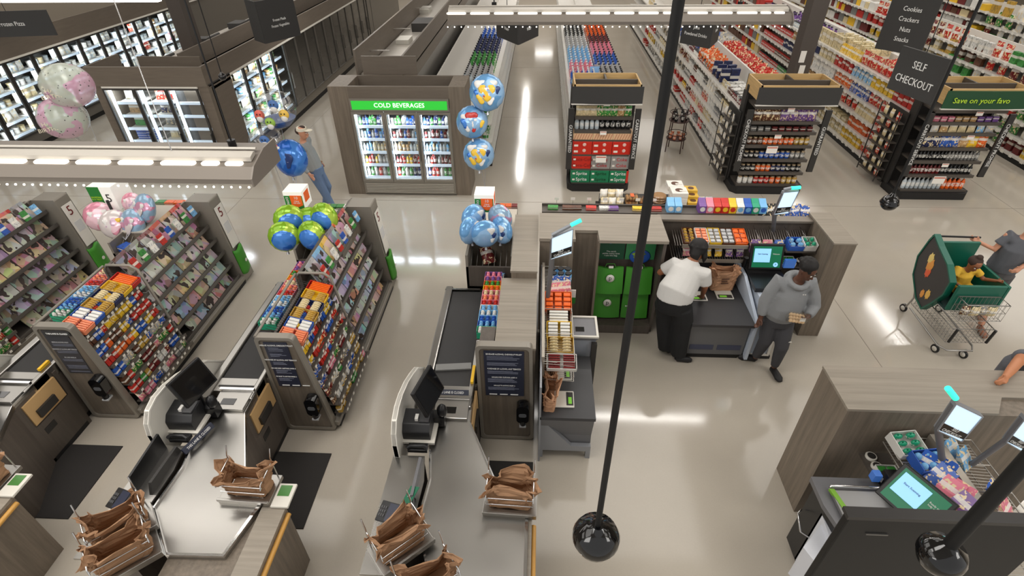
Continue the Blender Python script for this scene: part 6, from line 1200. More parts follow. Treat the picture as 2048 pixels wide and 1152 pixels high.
# ---------------------------------------------------------------- balloons
def foil_mat(name, c1, c2, sc=4.0, thr=.5):
    s = N(name); tc = s.n('ShaderNodeTexCoord'); nz = s.n('ShaderNodeTexNoise', _Scale=sc, _Detail=1.5); s.l(tc.outputs['Object'], nz.inputs['Vector'])
    s.l(s.mix(s.math('GREATER_THAN', nz.outputs[0], thr), srgb(c1), srgb(c2)), s.b.inputs['Base Color']); s.b.inputs['Roughness'].default_value = .14; s.b.inputs['Metallic'].default_value = .25; return s.m
SILV = pm('ribbon_silver', (190, 190, 195), .3, .5)
def foil(x, y, z, r, rot, m, m2, lab, grp=None, flat=.42, patches=(), base=None):
    """round foil balloon: a puffed disc with a crimped seam"""
    t = T('foil_balloon', lab, 'balloon', (x, y, z), 0, grp); b = B(); n = 28; vs = []
    def prof(d):
        a = math.atan2(d[2], d[0]); e = abs(d[1]); return 1 + .018 * math.sin(18 * a) * (1 - e) 
    b.ell((0, 0, 0), (r, r * flat, r), m, 28, 16, prof); o = b.obj('body', t, loc=(x, y, z), rot=rot)
    if m2: 
        k = B(); k.ell((0, -.02, -.018), (r * .86, r * flat * .94, r * .84), m2, 24, 12); k.obj('face_print', o, local=True)
    for (a, c, s_, mm) in patches: k = B(); k.ell((a * r, -r * flat * .9 * math.sqrt(max(0, 1 - (a * a + c * c))) , c * r), (s_ * r * 1.45, r * .07, s_ * r * 1.45), mm, 12, 8, lambda d: 1 + .2 * math.sin(3 * math.atan2(d[2], d[0]))); k.obj('print', o, local=True)
    B().tube([(0, 0, -r * .98), (0, 0, -r * 1.2)], [.012, .022], SILV, 6).obj('neck', o, local=True)
    if base: B().tube([(x, y, z - r * 1.1), ((x + base[0]) / 2, (y + base[1]) / 2, (z + base[2]) / 2 - .02), base], .004, SILV, 5).obj('ribbon', t)
    return t
PINKF = foil_mat('foil_pink', (226, 150, 170), (240, 200, 210)); PALEF = foil_mat('foil_pale', (226, 216, 214), (200, 170, 190), 6, .58); LILF = foil_mat('foil_lilac', (150, 180, 205), (205, 150, 175), 5, .55)
LIMEF = foil_mat('foil_lime', (130, 175, 40), (170, 200, 70)); BLUEF = foil_mat('foil_blue', (40, 100, 190), (70, 130, 210)); SKYF = foil_mat('foil_sky', (110, 165, 215), (150, 190, 228), 3); WHITF = pm('foil_white', (226, 224, 220), .2); REDF = pm('foil_red', (190, 50, 44), .25); NAVF = pm('foil_navy', (40, 60, 110), .25); YELF = pm('foil_yellow', (232, 190, 60), .25)
b3 = (-.68, 6.0, 1.32)
for k, (x, y, z, rz, tl) in enumerate([(-.86, 5.9, 1.52, 60, 'left'), (-.66, 5.85, 1.5, 12, 'front middle'), (-.46, 5.95, 1.5, -45, 'right'), (-.83, 6.12, 1.58, 40, 'rear left'), (-.49, 6.12, 1.58, -30, 'rear right')]):
    foil(x, y, z, .18, (R(-8), 0, R(rz)), SKYF if k < 4 else LILF, None, f"light blue foil balloon, {tl} one of the bunch above the express lane", 'blue balloons over the express lane', flat=.5, patches=[(.35, .3, .2, WHITF), (.5, .0, .16, NAVF), (.4, -.3, .14, WHITF)], base=b3)
b2 = (-3.12, 6.1, 1.22)
for k, (x, y, z, rz, tl) in enumerate([(-3.35, 6.0, 1.32, 15, 'front left'), (-2.97, 6.0, 1.34, -12, 'front right'), (-3.32, 6.2, 1.46, 25, 'rear left'), (-2.84, 6.2, 1.5, -15, 'rear right'), (-3.08, 6.3, 1.4, 0, 'rearmost')]):
    foil(x, y, z, .205 - .02 * (k > 3), (R(-14), 0, R(rz)), LIMEF, BLUEF, f"round lime green foil balloon with a blue face, {tl} one of the bunch on the second lane", 'green and blue balloons over the second lane', flat=.5, patches=[(-.05, -.1, .2, WHITF), (.25, -.25, .13, REDF), (-.2, .05, .1, REDF)], base=b2)
b1 = (-5.75, 6.2, 1.1)
for k, (x, y, z, rz, m, tl) in enumerate([(-6.33, 6.6, 1.24, 20, PINKF, 'pink donut patterned foil balloon at the left of the bunch over the leftmost rack'), (-6.02, 6.45, 1.2, 10, PALEF, 'white quilted foil balloon in the middle of the bunch over the leftmost rack'), (-5.75, 6.45, 1.22, -20, LILF, 'blue and lilac foil balloon in front of the bunch over the leftmost rack'), (-5.6, 6.6, 1.38, -30, LILF, 'blue and pink foil balloon at the upper right of the bunch over the leftmost rack'), (-5.92, 6.8, 1.36, 0, PINKF, 'small pink foil balloon at the back of the bunch over the leftmost rack')]):
    foil(x, y, z, .21 if k < 4 else .15, (R(-25), 0, R(rz)), m, None, tl, 'pink and lilac balloons over the leftmost rack', flat=.55, patches=[(.2, -.2, .3, PALEF if m is not PALEF else PINKF), (-.3, .2, .15, WHITF), (.45, .25, .14, YELF if k == 1 else WHITF)], base=b1)
# floating printed balloons beside the beverage cooler (plain coloured shapes)
for k, (x, y, z, r, tl) in enumerate([(-.86, 8.8, 2.36, .285, 'top'), (-1.12, 8.75, 1.9, .26, 'middle'), (-1.03, 8.7, 1.36, .265, 'lowest')]):
    pt = [(.0, .0, .3, YELF), (-.35, .35, .22, WHITF), (-.3, -.3, .2, YELF), (.15, -.4, .18, WHITF), (.05, .15, .14, REDF), (.1, -.1, .12, WHITF), (-.15, -.2, .12, REDF), (.5, .1, .16, NAVF), (.35, .4, .16, WHITF), (-.5, -.05, .15, BLUEF)] if k != 1 else [(.0, .25, .26, REDF), (.05, .0, .2, WHITF), (-.4, .25, .18, WHITF), (-.35, -.05, .22, BLUEF), (-.25, -.3, .18, WHITF), (.1, -.4, .14, REDF), (.15, -.2, .14, SKYF), (.55, -.1, .16, YELF)]
    foil(x, y, z, r, (R(-20), 0, R(5)), SKYF, None, f"round light blue balloon with bright cartoon style print, {tl} of three beside the beverage cooler", 'printed balloons beside the cooler', flat=.8, patches=pt, base=(-.95, 8.7, .75))
o = B().lathe([(.0, 0), (.07, .0), (.06, .1), (.0, .12)], (-.95, 8.7, 0), SILV, 12).obj('balloon_weight'); tag(o, 'small silver weight holding the three printed balloons by the cooler', 'weight'); B().bar((-.95, 8.7, .1), (-.95, 8.7, .8), .003, SILV).obj('ribbon', o, local=True)
# clear bubble balloons
def speckle():
    s = N('confetti_film'); tc = s.n('ShaderNodeTexCoord'); vo = s.n('ShaderNodeTexVoronoi', _Scale=16.0); s.l(tc.outputs['Object'], vo.inputs['Vector']); nz = s.n('ShaderNodeTexNoise', _Scale=2.6); s.l(tc.outputs['Object'], nz.inputs['Vector'])
    f = s.math('LESS_THAN', vo.outputs['Distance'], .16); c = s.mix(s.math('GREATER_THAN', nz.outputs[0], .52), srgb((206, 214, 200)), srgb((224, 176, 200))); c = s.mix(f, c, srgb((70, 74, 72)))
    s.l(c, s.b.inputs['Base Color']); s.b.inputs['Roughness'].default_value = .1; s.l(s.math('MULTIPLY_ADD', f, .3, .68), s.b.inputs['Alpha']); return s.m
CONF = speckle()
for k, (x, y, z, r) in enumerate([(-7.1, 8.0, 2.68, .36), (-7.38, 7.95, 2.2, .35)]):
    t = T('bubble_balloon', f"clear balloon with pink confetti specks, {'upper' if not k else 'lower'} one before the frozen pie case", 'balloon', (x, y, z)); B().ell((x, y, z), (r, r * .9, r * .88), CONF, 28, 18).obj('bubble', t); B().tube([(x + .05, y, z - r * .85), (x + .08, y, z - r * 1.15)], [.03, .015], FILM, 8).obj('neck', t)
    B().bar((x + .08, y, z - r * 1.15), (-7.15, 7.9, .05), .003, SILV).obj('ribbon', t)
    text(t, 'HAPPY\nBIRTHDAY', .08, (x + .04, y - r * .86, z - .02), (R(66), 0, R(38)), pm('lettering_cream', (216, 206, 180), .4), ext=.002)
tag(B().lathe([(.0, 0), (.08, .0), (.07, .08), (.0, .1)], (-7.15, 7.9, 0), SILV, 12).obj('balloon_weight'), 'small silver weight under the two confetti balloons', 'weight')
SH = [pm('print_coral', (222, 100, 84), .35), pm('print_lime', (150, 190, 80), .35), pm('print_blue', (70, 110, 170), .35), pm('print_yellow', (232, 190, 80), .35), pm('print_pink', (220, 140, 170), .35)]
for k, (x, y, z, r, cols) in enumerate([(-3.74, 7.5, 2.5, .27, (0, 1, 2, 3)), (-3.98, 7.45, 2.02, .26, (4, 3, 2, 0))]):
    t = T('bubble_balloon', f"clear bubble balloon with smiling sea creature shapes, {'upper' if not k else 'lower'} one near the person in the cap", 'balloon', (x, y, z)); B().ell((x, y, z), (r, r, r), FILM, 26, 16).obj('bubble', t)
    B().lathe([(.0, -r * .96), (r * .55, -r * .8), (r * .86, -r * .45)], (x, y, z), pm('print_sea', (60, 90, 150), .3), 24).obj('sea_print', t)
    for q, (a, c) in enumerate([(-.55, .0), (-.05, -.35), (.3, .5), (.68, .0)]):
        d = Vector((a, -math.sqrt(max(.05, 1 - a * a - c * c)), c)); px, py, pz = x + d.x * r, y + d.y * r, z + d.z * r; sb = B().ell((px, py, pz), (.075, .03, .07), SH[cols[q]], 12, 8).obj('fish_print', t)
        B().ell((px + .0, py - .012, pz - .05), (.05, .025, .05), WHITF, 10, 6).obj('belly', sb, local=False)
        for e in (-.022, .022): B().ell((px + e, py - .03, pz + .015), (.01, .008, .012), BLACK, 6, 4).obj('eye', sb)
    B().bar((x, y, z - r), (-3.8, 7.4, .1), .003, SILV).obj('ribbon', t)
foil(-3.62, 7.3, 1.86, .27, (R(-10), 0, R(-25)), BLUEF, None, 'blue round foil balloon below the clear bubble balloons beside the person in the cap', None, flat=.75, patches=[(.4, .1, .28, NAVF), (.45, .0, .15, WHITF), (-.3, .5, .15, WHITF)], base=(-3.55, 6.95, 1.0))
# ---------------------------------------------------------------- people
def chain(b, pts, rad, m, n=14): b.tube(pts, rad, m, n)
def sph(b, p, r, m, **k): b.ell(p, r if isinstance(r, tuple) else (r, r, r), m, **k)
def hand(b, wrist, d, side, m, curl=.5, s=1.0):
    """palm, four unequal bent fingers and a thumb; d points along the hand, side to the thumb"""
    w = Vector(wrist); d = Vector(d).normalized(); sd = Vector(side); sd = (sd - d * sd.dot(d)).normalized(); nrm = d.cross(sd)
    pc = w + d * .045 * s; b.tube([w - d * .01, w + d * .03 * s, w + d * .085 * s], [(.022 * s, .022 * s), (.036 * s, .018 * s), (.036 * s, .015 * s)], m, 12)
    for i, (off, L) in enumerate([(.027, .072), (.009, .082), (-.009, .076), (-.026, .058)]):
        p0 = w + d * .078 * s + sd * off * s; p1 = p0 + (d * math.cos(curl * .5) + nrm * math.sin(curl * .5)) * L * .5 * s; p2 = p1 + (d * math.cos(curl * 1.4) + nrm * math.sin(curl * 1.4)) * L * .45 * s
        b.tube([p0 - d * .02 * s, p0, p1, p2], [.009 * s, .009 * s, .0085 * s, .0075 * s], m, 8)
    t0 = w + d * .025 * s + sd * .028 * s; t1 = t0 + (d * .6 + sd * .7).normalized() * .035 * s; t2 = t1 + (d * .9 + sd * .25 + nrm * .35).normalized() * .03 * s; b.tube([w + d * .01, t0, t1, t2], [.012 * s, .011 * s, .0095 * s, .008 * s], m, 8)
def finish(b, name, parent, vox, smooth=4):
    o = b.obj(name, parent); r = o.modifiers.new('r', 'REMESH'); r.mode = 'VOXEL'; r.voxel_size = vox; r.use_smooth_shade = True
    if smooth: s = o.modifiers.new('s', 'SMOOTH'); s.iterations = smooth; s.factor = .5
    return o
def head(b, c, f, m, up=(0, 0, 1), s=1.0):
    """skull, jaw, nose, ears; c centre, f facing direction"""
    c = Vector(c); f = Vector(f).normalized(); up = Vector(up); up = (up - f * up.dot(f)).normalized(); r = f.cross(up)
    P = lambda a, q, z: c + r * a * s + f * q * s + up * z * s
    b.tube([P(0, .0, -.125), P(0, .015, -.09), P(0, .01, -.03), P(0, 0, .04), P(0, -.01, .09), P(0, -.01, .115)], [(.035 * s, .04 * s), (.055 * s, .065 * s), (.07 * s, .085 * s), (.076 * s, .095 * s), (.062 * s, .075 * s), (.03 * s, .035 * s)], m, 18)
    b.tube([P(0, .085, .01), P(0, .108, -.03), P(0, .088, -.042)], [.009 * s, .014 * s, .012 * s], m, 8)
    b.tube([P(-.03, .088, -.072), P(0, .096, -.07), P(.03, .088, -.072)], [.006 * s, .009 * s, .006 * s], m, 8)
    for q in (-1, 1): b.ell(P(q * .077, -.005, -.01), (.014 * s, .02 * s, .03 * s), m, 8, 6)
    return P
def face_bits(t, P, s=1.0, lip=None, par=None):
    for q in (-1, 1):
        B().ell(P(q * .03, .087, .012), (.011 * s,) * 3, pm('eye_white', (220, 214, 206), .3), 10, 6).obj('eye', par or t); B().ell(P(q * .03, .095, .012), (.0055 * s,) * 3, BLACK, 8, 5).obj('pupil', par or t)
        B().tube([P(q * .014, .093, .034), P(q * .046, .08, .036)], .004 * s, pm('hair_black', (18, 14, 13), .7), 6).obj('eyebrow', par or t)
HAIR = pm('hair_black', (18, 14, 13), .7)
def cloth(name, rgb, rough=.85): return pm(name, rgb, rough, bump=60)
def shoe(b, heel, toe, m, w=.045, h=.06):
    h0 = Vector(heel); t0 = Vector(toe); d = (t0 - h0)
    b.tube([h0 - d * .06 + Vector((0, 0, .03)), h0 + Vector((0, 0, .045)), h0 + d * .45 + Vector((0, 0, .045)), h0 + d * .8 + Vector((0, 0, .035)), t0 + Vector((0, 0, .028))], [(.02, .02), (w * .8, .045), (w * .85, .042), (w, .034), (w * .55, .022)], m, 12)
# --- person in white t-shirt, seen from behind, leaning to the bagging table
t = T('person', 'person in white t-shirt and black trousers leaning over the bagging table', 'person', (1.75, 5.3, 0))
b = B(); M1 = SKIN3
pel = Vector((1.70, 5.36, .93)); ch = Vector((1.83, 5.54, 1.16)); nk = Vector((1.92, 5.66, 1.3)); hd = Vector((1.99, 5.75, 1.385))
ls = Vector((1.70, 5.64, 1.23)); rs = Vector((2.04, 5.49, 1.19)); le = Vector((1.55, 5.68, 1.08)); lh = Vector((1.74, 5.86, .98)); re = Vector((2.08, 5.5, 1.0)); rh = Vector((2.12, 5.62, .78))
b.tube([pel - Vector((0, 0, .12)), pel, (pel + ch) / 2, ch, nk], [(.15, .13), (.17, .14), (.15, .12), (.17, .12), (.07, .07)], M1, 16); b.tube([ch + Vector((0, .02, .05)), nk, hd - Vector((0, 0, .06))], [.08, .055, .05], M1, 12)
fdir = Vector((.55, .75, -.35)); P = head(b, hd, fdir, M1, (0, .2, 1), .98)
for a, e, h_ in ((ls, le, lh), (rs, re, rh)):
    b.tube([ch + (a - ch) * .5, a, (a + e) / 2, e, (e + h_) / 2, h_], [.06, .06, .052, .042, .036, .026], M1, 12); hand(b, h_, (h_ - e), (-.3, .3, 0) if a is ls else (-.6, .2, 0), M1, .7)
lk = Vector((1.66, 5.42, .5)); la = Vector((1.72, 5.36, .09)); rk = Vector((1.84, 5.3, .5)); ra = Vector((1.86, 5.24, .09))
for hp, k_, a_ in ((pel + Vector((-.1, .06, -.05)), lk, la), (pel + Vector((.1, -.05, -.05)), rk, ra)): b.tube([hp, k_, a_], [.1, .06, .04], M1, 12)
finish(b, 'body', t, .009)
b = B(); WS = cloth('tshirt_white', (205, 203, 199)); b.tube([pel + Vector((-.01, -.01, .0)), pel + Vector((0, 0, .1)), (pel + ch) / 2 + Vector((0, -.01, .03)), ch, nk - Vector((0, 0, .03))], [(.225, .185), (.225, .185), (.215, .17), (.21, .155), (.09, .085)], WS, 18)
for a, e in ((ls, le), (rs, re)): b.tube([ch + (a - ch) * .4 + Vector((0, 0, .02)), a + Vector((0, 0, .01)), a + (e - a) * .72], [.1, .09, .085], WS, 14)
finish(b, 't_shirt', t, .012, 5)
b = B(); BT = cloth('trousers_black', (16, 16, 17)); b.tube([pel + Vector((0, 0, .06)), pel - Vector((0, 0, .06)), pel - Vector((0, 0, .16))], [(.21, .185), (.22, .195), (.21, .18)], BT, 18)
for hp, k_, a_ in ((pel + Vector((-.085, .05, -.12)), lk, la), (pel + Vector((.085, -.05, -.12)), rk, ra)): b.tube([hp, k_ + Vector((0, 0, .1)), k_, a_ + Vector((0, 0, .0))], [.14, .13, .12, .1], BT, 14)
finish(b, 'trousers', t, .012, 3)
b = B(); b.ell(P(0, -.035, .045), (.112, .115, .108), HAIR, 18, 12); b.tube([P(0, -.08, .03), P(.0, -.11, -.06), P(.01, -.1, -.16)], [.075, .065, .02], HAIR, 12); b.tube([P(.07, -.02, .02), P(.09, .0, -.08), P(.08, .03, -.15)], [.04, .035, .012], HAIR, 10); b.tube([P(-.07, -.02, .02), P(-.09, .0, -.08)], [.04, .02], HAIR, 10)
for k in range(9): a = k * .7; b.tube([P(.07 * math.cos(a), -.05 + .05 * math.sin(a), .1), P(.1 * math.cos(a), -.07 + .07 * math.sin(a), .03)], [.02, .03], HAIR, 7)
finish(b, 'hair', t, .01, 1); face_bits(t, P)
for k, (hl, to) in enumerate((((1.75, 5.36, 0), (1.88, 5.47, 0)), ((1.84, 5.22, 0), (2.03, 5.2, 0)))): b = B(); shoe(b, hl, to, pm('slide_black', (22, 22, 24), .55), .05); b.obj('slide_sandal', t)
# --- person in grey hoodie
t = T('person', 'person in grey hoodie and dark grey joggers looking down beside the back self checkout', 'person', (2.9, 5.1, 0)); M1 = SKIN1
b = B(); pel = Vector((2.91, 5.16, .88)); ch = Vector((2.93, 5.13, 1.2)); nk = Vector((2.95, 5.11, 1.41)); hd = Vector((2.98, 5.07, 1.57))
ls = Vector((2.745, 5.15, 1.36)); le = Vector((2.67, 5.13, 1.08)); lh = Vector((2.66, 5.08, .87)); rs = Vector((3.13, 5.13, 1.34)); re = Vector((3.2, 5.05, 1.08)); rh = Vector((3.08, 4.9, 1.03))
b.tube([pel - Vector((0, 0, .1)), pel, (pel + ch) / 2, ch, nk], [(.15, .12), (.165, .13), (.15, .12), (.175, .12), (.06, .06)], M1, 16); b.tube([ch, nk, hd - Vector((0, 0, .07))], [.08, .056, .052], M1, 12)
P = head(b, hd, (.45, -.78, -.42), M1, (0, 0, 1), 1.0)
for a, e, h_, dd, sdd in ((ls, le, lh, (-.05, -.1, -1), (.2, -1, 0)), (rs, re, rh, (-1, -.15, .05), (0, -.2, 1))): b.tube([ch + (a - ch) * .5, a, (a + e) / 2, e, (e + h_) / 2, h_], [.06, .058, .05, .042, .034, .027], M1, 12); hand(b, h_, dd, sdd, M1, .8)
lk = Vector((2.83, 5.12, .48)); la = Vector((2.84, 5.23, .09)); rk = Vector((3.0, 5.03, .46)); ra = Vector((3.02, 5.06, .09))
for hp, k_, a_ in ((pel + Vector((-.09, 0, -.05)), lk, la), (pel + Vector((.09, 0, -.05)), rk, ra)): b.tube([hp, k_, a_], [.09, .055, .038], M1, 12)
bod = finish(b, 'body', t, .008)
HG = cloth('hoodie_grey', (134, 136, 138)); b = B(); b.tube([pel + Vector((0, 0, -.02)), pel + Vector((0, -.02, .08)), (pel + ch) / 2 + Vector((0, -.02, 0)), ch, nk - Vector((0, 0, .05))], [(.18, .155), (.225, .19), (.215, .175), (.2, .15), (.1, .09)], HG, 18)
for a, e, h_ in ((ls, le, lh), (rs, re, rh)): b.tube([ch + (a - ch) * .4, a, (a + e) / 2, e, (e + h_) / 2, e + (h_ - e) * .82], [.1, .088, .078, .072, .062, .048], HG, 14)
for k in range(13): 
    a0 = 2 * math.pi * k / 12; 
b.tube([nk + Vector((.095 * math.cos(2 * math.pi * k / 12), .095 * math.sin(2 * math.pi * k / 12), -.02 + .03 * math.sin(2 * math.pi * k / 12))) for k in range(13)], .035, HG, 10, cap=False); b.ell(nk + Vector((.0, .11, -.04)), (.12, .07, .09), HG, 12, 8)
o = finish(b, 'hoodie', t, .011, 4); 
for k in range(2): B().ell((2.985 + k * .022, 4.975, 1.3), (.009, .004, .005), WHITE, 8, 5).obj('logo_mark', t)
JG = cloth('joggers_grey', (62, 62, 66)); b = B(); b.tube([pel + Vector((0, 0, .03)), pel - Vector((0, 0, .05)), pel - Vector((0, 0, .14))], [(.18, .15), (.185, .16), (.17, .14)], JG, 18)
for hp, k_, a_ in ((pel + Vector((-.085, 0, -.1)), lk, la), (pel + Vector((.085, 0, -.1)), rk, ra)): b.tube([hp, hp + (k_ - hp) * .5, k_, k_ + (a_ - k_) * .6, a_ + Vector((0, 0, .03))], [.11, .1, .08, .062, .05], JG, 14)
finish(b, 'joggers', t, .011, 3); B().prism([(0, 0), (.04, 0), (.03, .02), (.012, .014)], 0, .003, 'y', WHITE).obj('logo_mark', t, loc=(3.0, 4.93, .62))
b = B()
for k in range(26):
    a = k * 2.4; q = .3 + .7 * (k / 26); b.ell(P(.088 * math.cos(a) * q, -.035 + .095 * math.sin(a) * q, .125 - .09 * q * q), (.034, .034, .034), HAIR, 8, 6)
b.ell(P(0, -.03, .06), (.1, .105, .085), HAIR, 16, 10); finish(b, 'hair', t, .008, 1); face_bits(t, P)
for k, (hl, to) in enumerate((((2.86, 5.25, 0), (2.66, 5.3, 0)), ((3.02, 5.08, 0), (3.05, 4.87, 0)))): b = B(); shoe(b, hl, to, pm('clog_black', (24, 23, 24), .6), .052); b.obj('clog', t)
ck = T('cookie_pack', 'clear pack of pale cookies held in the hand of the person in the grey hoodie', 'cookies', (2.96, 4.9, 1.0)); 
for i in range(5):
    for j in range(3): B().ell((2.885 + i * .035, 4.86 + .018 * j, 1.02 + j * .03 - i * .006), (.024, .018, .022), pm('cookie_pale', (222, 188, 146), .7), 8, 6).obj('cookie', ck)
B().box(-.11, .11, -.04, .04, -.055, .055, FILM).obj('clamshell', ck, loc=(2.96, 4.88, 1.045), rot=(R(25), R(6), 0)); B().box(2.97, 3.03, 4.83, 4.833, 1.03, 1.075, WHITE).obj('label', ck)
# --- person in cap walking
t = T('person', 'person in grey shirt, jeans and pale visor cap walking near the cooler', 'person', (-4.1, 9.1, 0)); M1 = SKIN2
b = B(); pel = Vector((-4.12, 9.12, .88)); ch = Vector((-4.2, 9.12, 1.22)); nk = Vector((-4.22, 9.12, 1.42)); hd = Vector((-4.19, 9.12, 1.56)); 
ls = Vector((-4.22, 9.3, 1.36)); le = Vector((-4.28, 9.3, 1.1)); lh = Vector((-4.1, 9.28, .95)); rs = Vector((-4.2, 8.93, 1.35)); re = Vector((-4.28, 8.9, 1.08)); rh = Vector((-4.14, 8.88, .88))
b.tube([pel - Vector((0, 0, .1)), pel, (pel + ch) / 2, ch, nk], [(.12, .15), (.12, .15), (.11, .14), (.11, .16), (.05, .05)], M1, 14); b.tube([ch, nk, hd - Vector((0, 0, .06))], [.07, .055, .05], M1, 10); P = head(b, hd, (1, -.1, -.1), M1)
for a, e, h_ in ((ls, le, lh), (rs, re, rh)): b.tube([ch + (a - ch) * .5, a, e, h_], [.06, .055, .04, .026], M1, 10); hand(b, h_, (h_ - e), (0, 0, 1), M1, .5)
lk = Vector((-4.0, 9.2, .48)); la = Vector((-4.12, 9.2, .1)); rk = Vector((-4.02, 9.03, .48)); ra = Vector((-3.9, 9.02, .1))
for hp, k_, a_ in ((pel + Vector((0, .08, -.05)), lk, la), (pel + Vector((0, -.08, -.05)), rk, ra)): b.tube([hp, k_, a_], [.09, .055, .038], M1, 10)
finish(b, 'body', t, .01); GS = cloth('shirt_grey', (140, 142, 142)); b = B(); b.tube([pel + Vector((-.02, 0, .0)), (pel + ch) / 2, ch, nk - Vector((0, 0, .03))], [(.16, .18), (.15, .175), (.14, .18), (.065, .065)], GS, 16)
for a, e, h_ in ((ls, le, lh), (rs, re, rh)): b.tube([ch + (a - ch) * .4, a, (a + e) / 2, e, e + (h_ - e) * .9], [.09, .08, .07, .06, .04], GS, 12)
finish(b, 'shirt', t, .013, 4); JN = cloth('jeans_blue', (96, 116, 146)); b = B(); b.tube([pel + Vector((0, 0, .05)), pel - Vector((0, 0, .1))], [(.15, .17), (.15, .17)], JN, 14)
for hp, k_, a_ in ((pel + Vector((0, .08, -.08)), lk, la), (pel + Vector((0, -.08, -.08)), rk, ra)): b.tube([hp, k_, a_], [.11, .08, .062], JN, 12)
finish(b, 'jeans', t, .013, 3)
b = B(); b.tube([P(0, -.01, .05), P(0, -.01, .085)], [(.088, .105), (.08, .095)], pm('visor_cream', (216, 208, 190), .6), 16); b.prism(rrect(-.075, .075, .0, .1, .04), -.004, .004, 'z', pm('visor_cream', (216, 208, 190), .6)); 
cp = B(); cp.tube([P(0, -.01, .045), P(0, -.01, .09)], [(.09, .105), (.084, .098)], pm('visor_cream', (216, 208, 190), .6), 16); cp.ell(P(0, .11, .055), (.08, .07, .01), pm('visor_cream', (216, 208, 190), .6), 12, 6); cp.obj('visor_cap', t); B().ell(P(0, .0, .095), (.06, .05, .03), pm('hair_brown', (60, 44, 36), .8), 12, 8).obj('hair', t); B().ell(P(0, -.06, .02), (.075, .06, .07), pm('hair_brown', (60, 44, 36), .8), 12, 8).obj('back_hair', t); face_bits(t, P)
for hl, to in (((-4.16, 9.2, 0), (-3.96, 9.22, 0)), ((-3.94, 9.02, 0), (-3.74, 9.0, 0))): b = B(); shoe(b, hl, to, pm('shoe_dark', (50, 44, 40), .6)); b.obj('shoe', t)
# ---------------------------------------------------------------- shopping cart with a child
GRC = pm('cart_green', (16, 92, 74), .35); ZINC = pm('cart_zinc', (168, 166, 162), .3, .8); CHARC = pm('cart_charcoal', (58, 56, 56), .5)
t = T('shopping_cart', 'wire shopping cart with a green plastic child seat at the right edge', 'shopping cart', (5.5, 5.9, 0))
E1 = [(5.22, 6.2), (5.22, 6.65)]
sp = [(5.72, 1.02), (5.95, 1.2), (6.28, 1.32), (6.5, 1.42), (6.55, 1.3), (6.62, .95), (6.52, .65), (6.2, .38), (5.98, .32), (5.86, .5), (5.72, .78)]
sp = [(6.08 + (a - 6.18) * .74, .88 + (z - .9) * .8) for a, z in sp]
pnl = B().prism(sp, 5.16, 5.2, 'x', CHARC).obj('side_panel', t, bev=.01); c0 = (6.08, .85)
B().ring([((a - c0[0]) * 1.06 + c0[0], (z - c0[1]) * 1.06 + c0[1]) for a, z in sp], sp, 5.15, 5.23, 'x', GRC).obj('panel_rim', pnl)
for (a, z, s_, c) in ((6.15, .95, .1, (220, 150, 70)), (6.13, .86, .08, (222, 96, 60)), (6.19, 1.03, .08, (226, 200, 120)), (5.95, .62, .07, (226, 180, 90)), (6.04, .57, .06, (230, 150, 110))):
    B().ell((5.158, a, z), (.004, s_ * .6, s_), pm('produce_%d' % c[1], c, .5), 12, 8, lambda d: 1 + .18 * math.sin(7 * math.atan2(d[2], d[1]))).obj('produce_print', pnl)
tub = B(); tub.box(5.2, 5.78, 5.62, 5.66, .62, 1.0, GRC); tub.box(5.2, 5.78, 6.3, 6.34, .62, 1.22, GRC); tub.box(5.78, 5.82, 5.62, 6.34, .62, 1.0, GRC); tub.box(5.2, 5.8, 5.64, 6.32, .6, .64, pm('tub_inner', (14, 50, 48), .5)); tub.obj('seat_tub', t, bev=.012)
B().tube([(5.22, 6.42, 1.24), (5.9, 6.5, 1.18)], .014, BLACK).obj('push_handle', t); 
for x in (5.3, 5.8): B().tube([(x, 6.4, 1.15), (x, 6.45, .62), (x, 6.3, .3), (x, 6.35, .1)], .012, ZINC).obj('rear_upright', t)
def basket(x0, x1, y0, y1, z0, z1, nm):
    b = B(); 
    for z in (z0, (z0 + z1) / 2, z1): b.tube([(x0, y0, z), (x1, y0, z), (x1, y1, z), (x0, y1, z), (x0, y0, z)], .007 if z == z1 else .004, ZINC, 5)
    n = int((x1 - x0) / .05)
    for k in range(n + 1): x = x0 + (x1 - x0) * k / n; b.tube([(x, y0, z1), (x, y0, z0), (x, y1, z0), (x, y1, z1)], .003, ZINC, 4)
    n = int((y1 - y0) / .05)
    for k in range(n + 1): y = y0 + (y1 - y0) * k / n; b.tube([(x0, y, z1), (x0, y, z0), (x1, y, z0), (x1, y, z1)], .003, ZINC, 4)
    b.obj(nm, t)
basket(5.24, 5.74, 5.42, 5.6, .62, .86, 'upper_basket'); basket(5.22, 5.72, 5.4, 6.2, .28, .5, 'lower_basket')
for x in (5.24, 5.7): B().tube([(x, 5.38, .3), (x, 5.36, .52)], .017, BLACK).obj('corner_bumper', t)
B().tube([(5.24, 6.2, .2), (5.24, 5.5, .14), (5.3, 5.4, .14), (5.62, 5.4, .14), (5.68, 5.5, .14), (5.68, 6.3, .2)], .012, ZINC).obj('lower_frame', t)
for (x, y) in ((5.26, 5.52), (5.56, 5.42), (5.3, 6.38), (5.8, 6.38)):
    w = B().lathe([(.02, -.012), (.055, -.012), (.06, 0), (.055, .012), (.02, .012)], (0, 0, 0), BLACK, 18).obj('wheel', t, loc=(x, y, .06), rot=(0, R(90), R(15))); B().lathe([(.0, -.014), (.035, -.014), (.035, .014), (0, .014)], (0, 0, 0), WPLAS, 14).obj('hub', w, local=True); B().tube([(x, y, .06), (x, y, .14)], .012, ZINC).obj('fork', t)
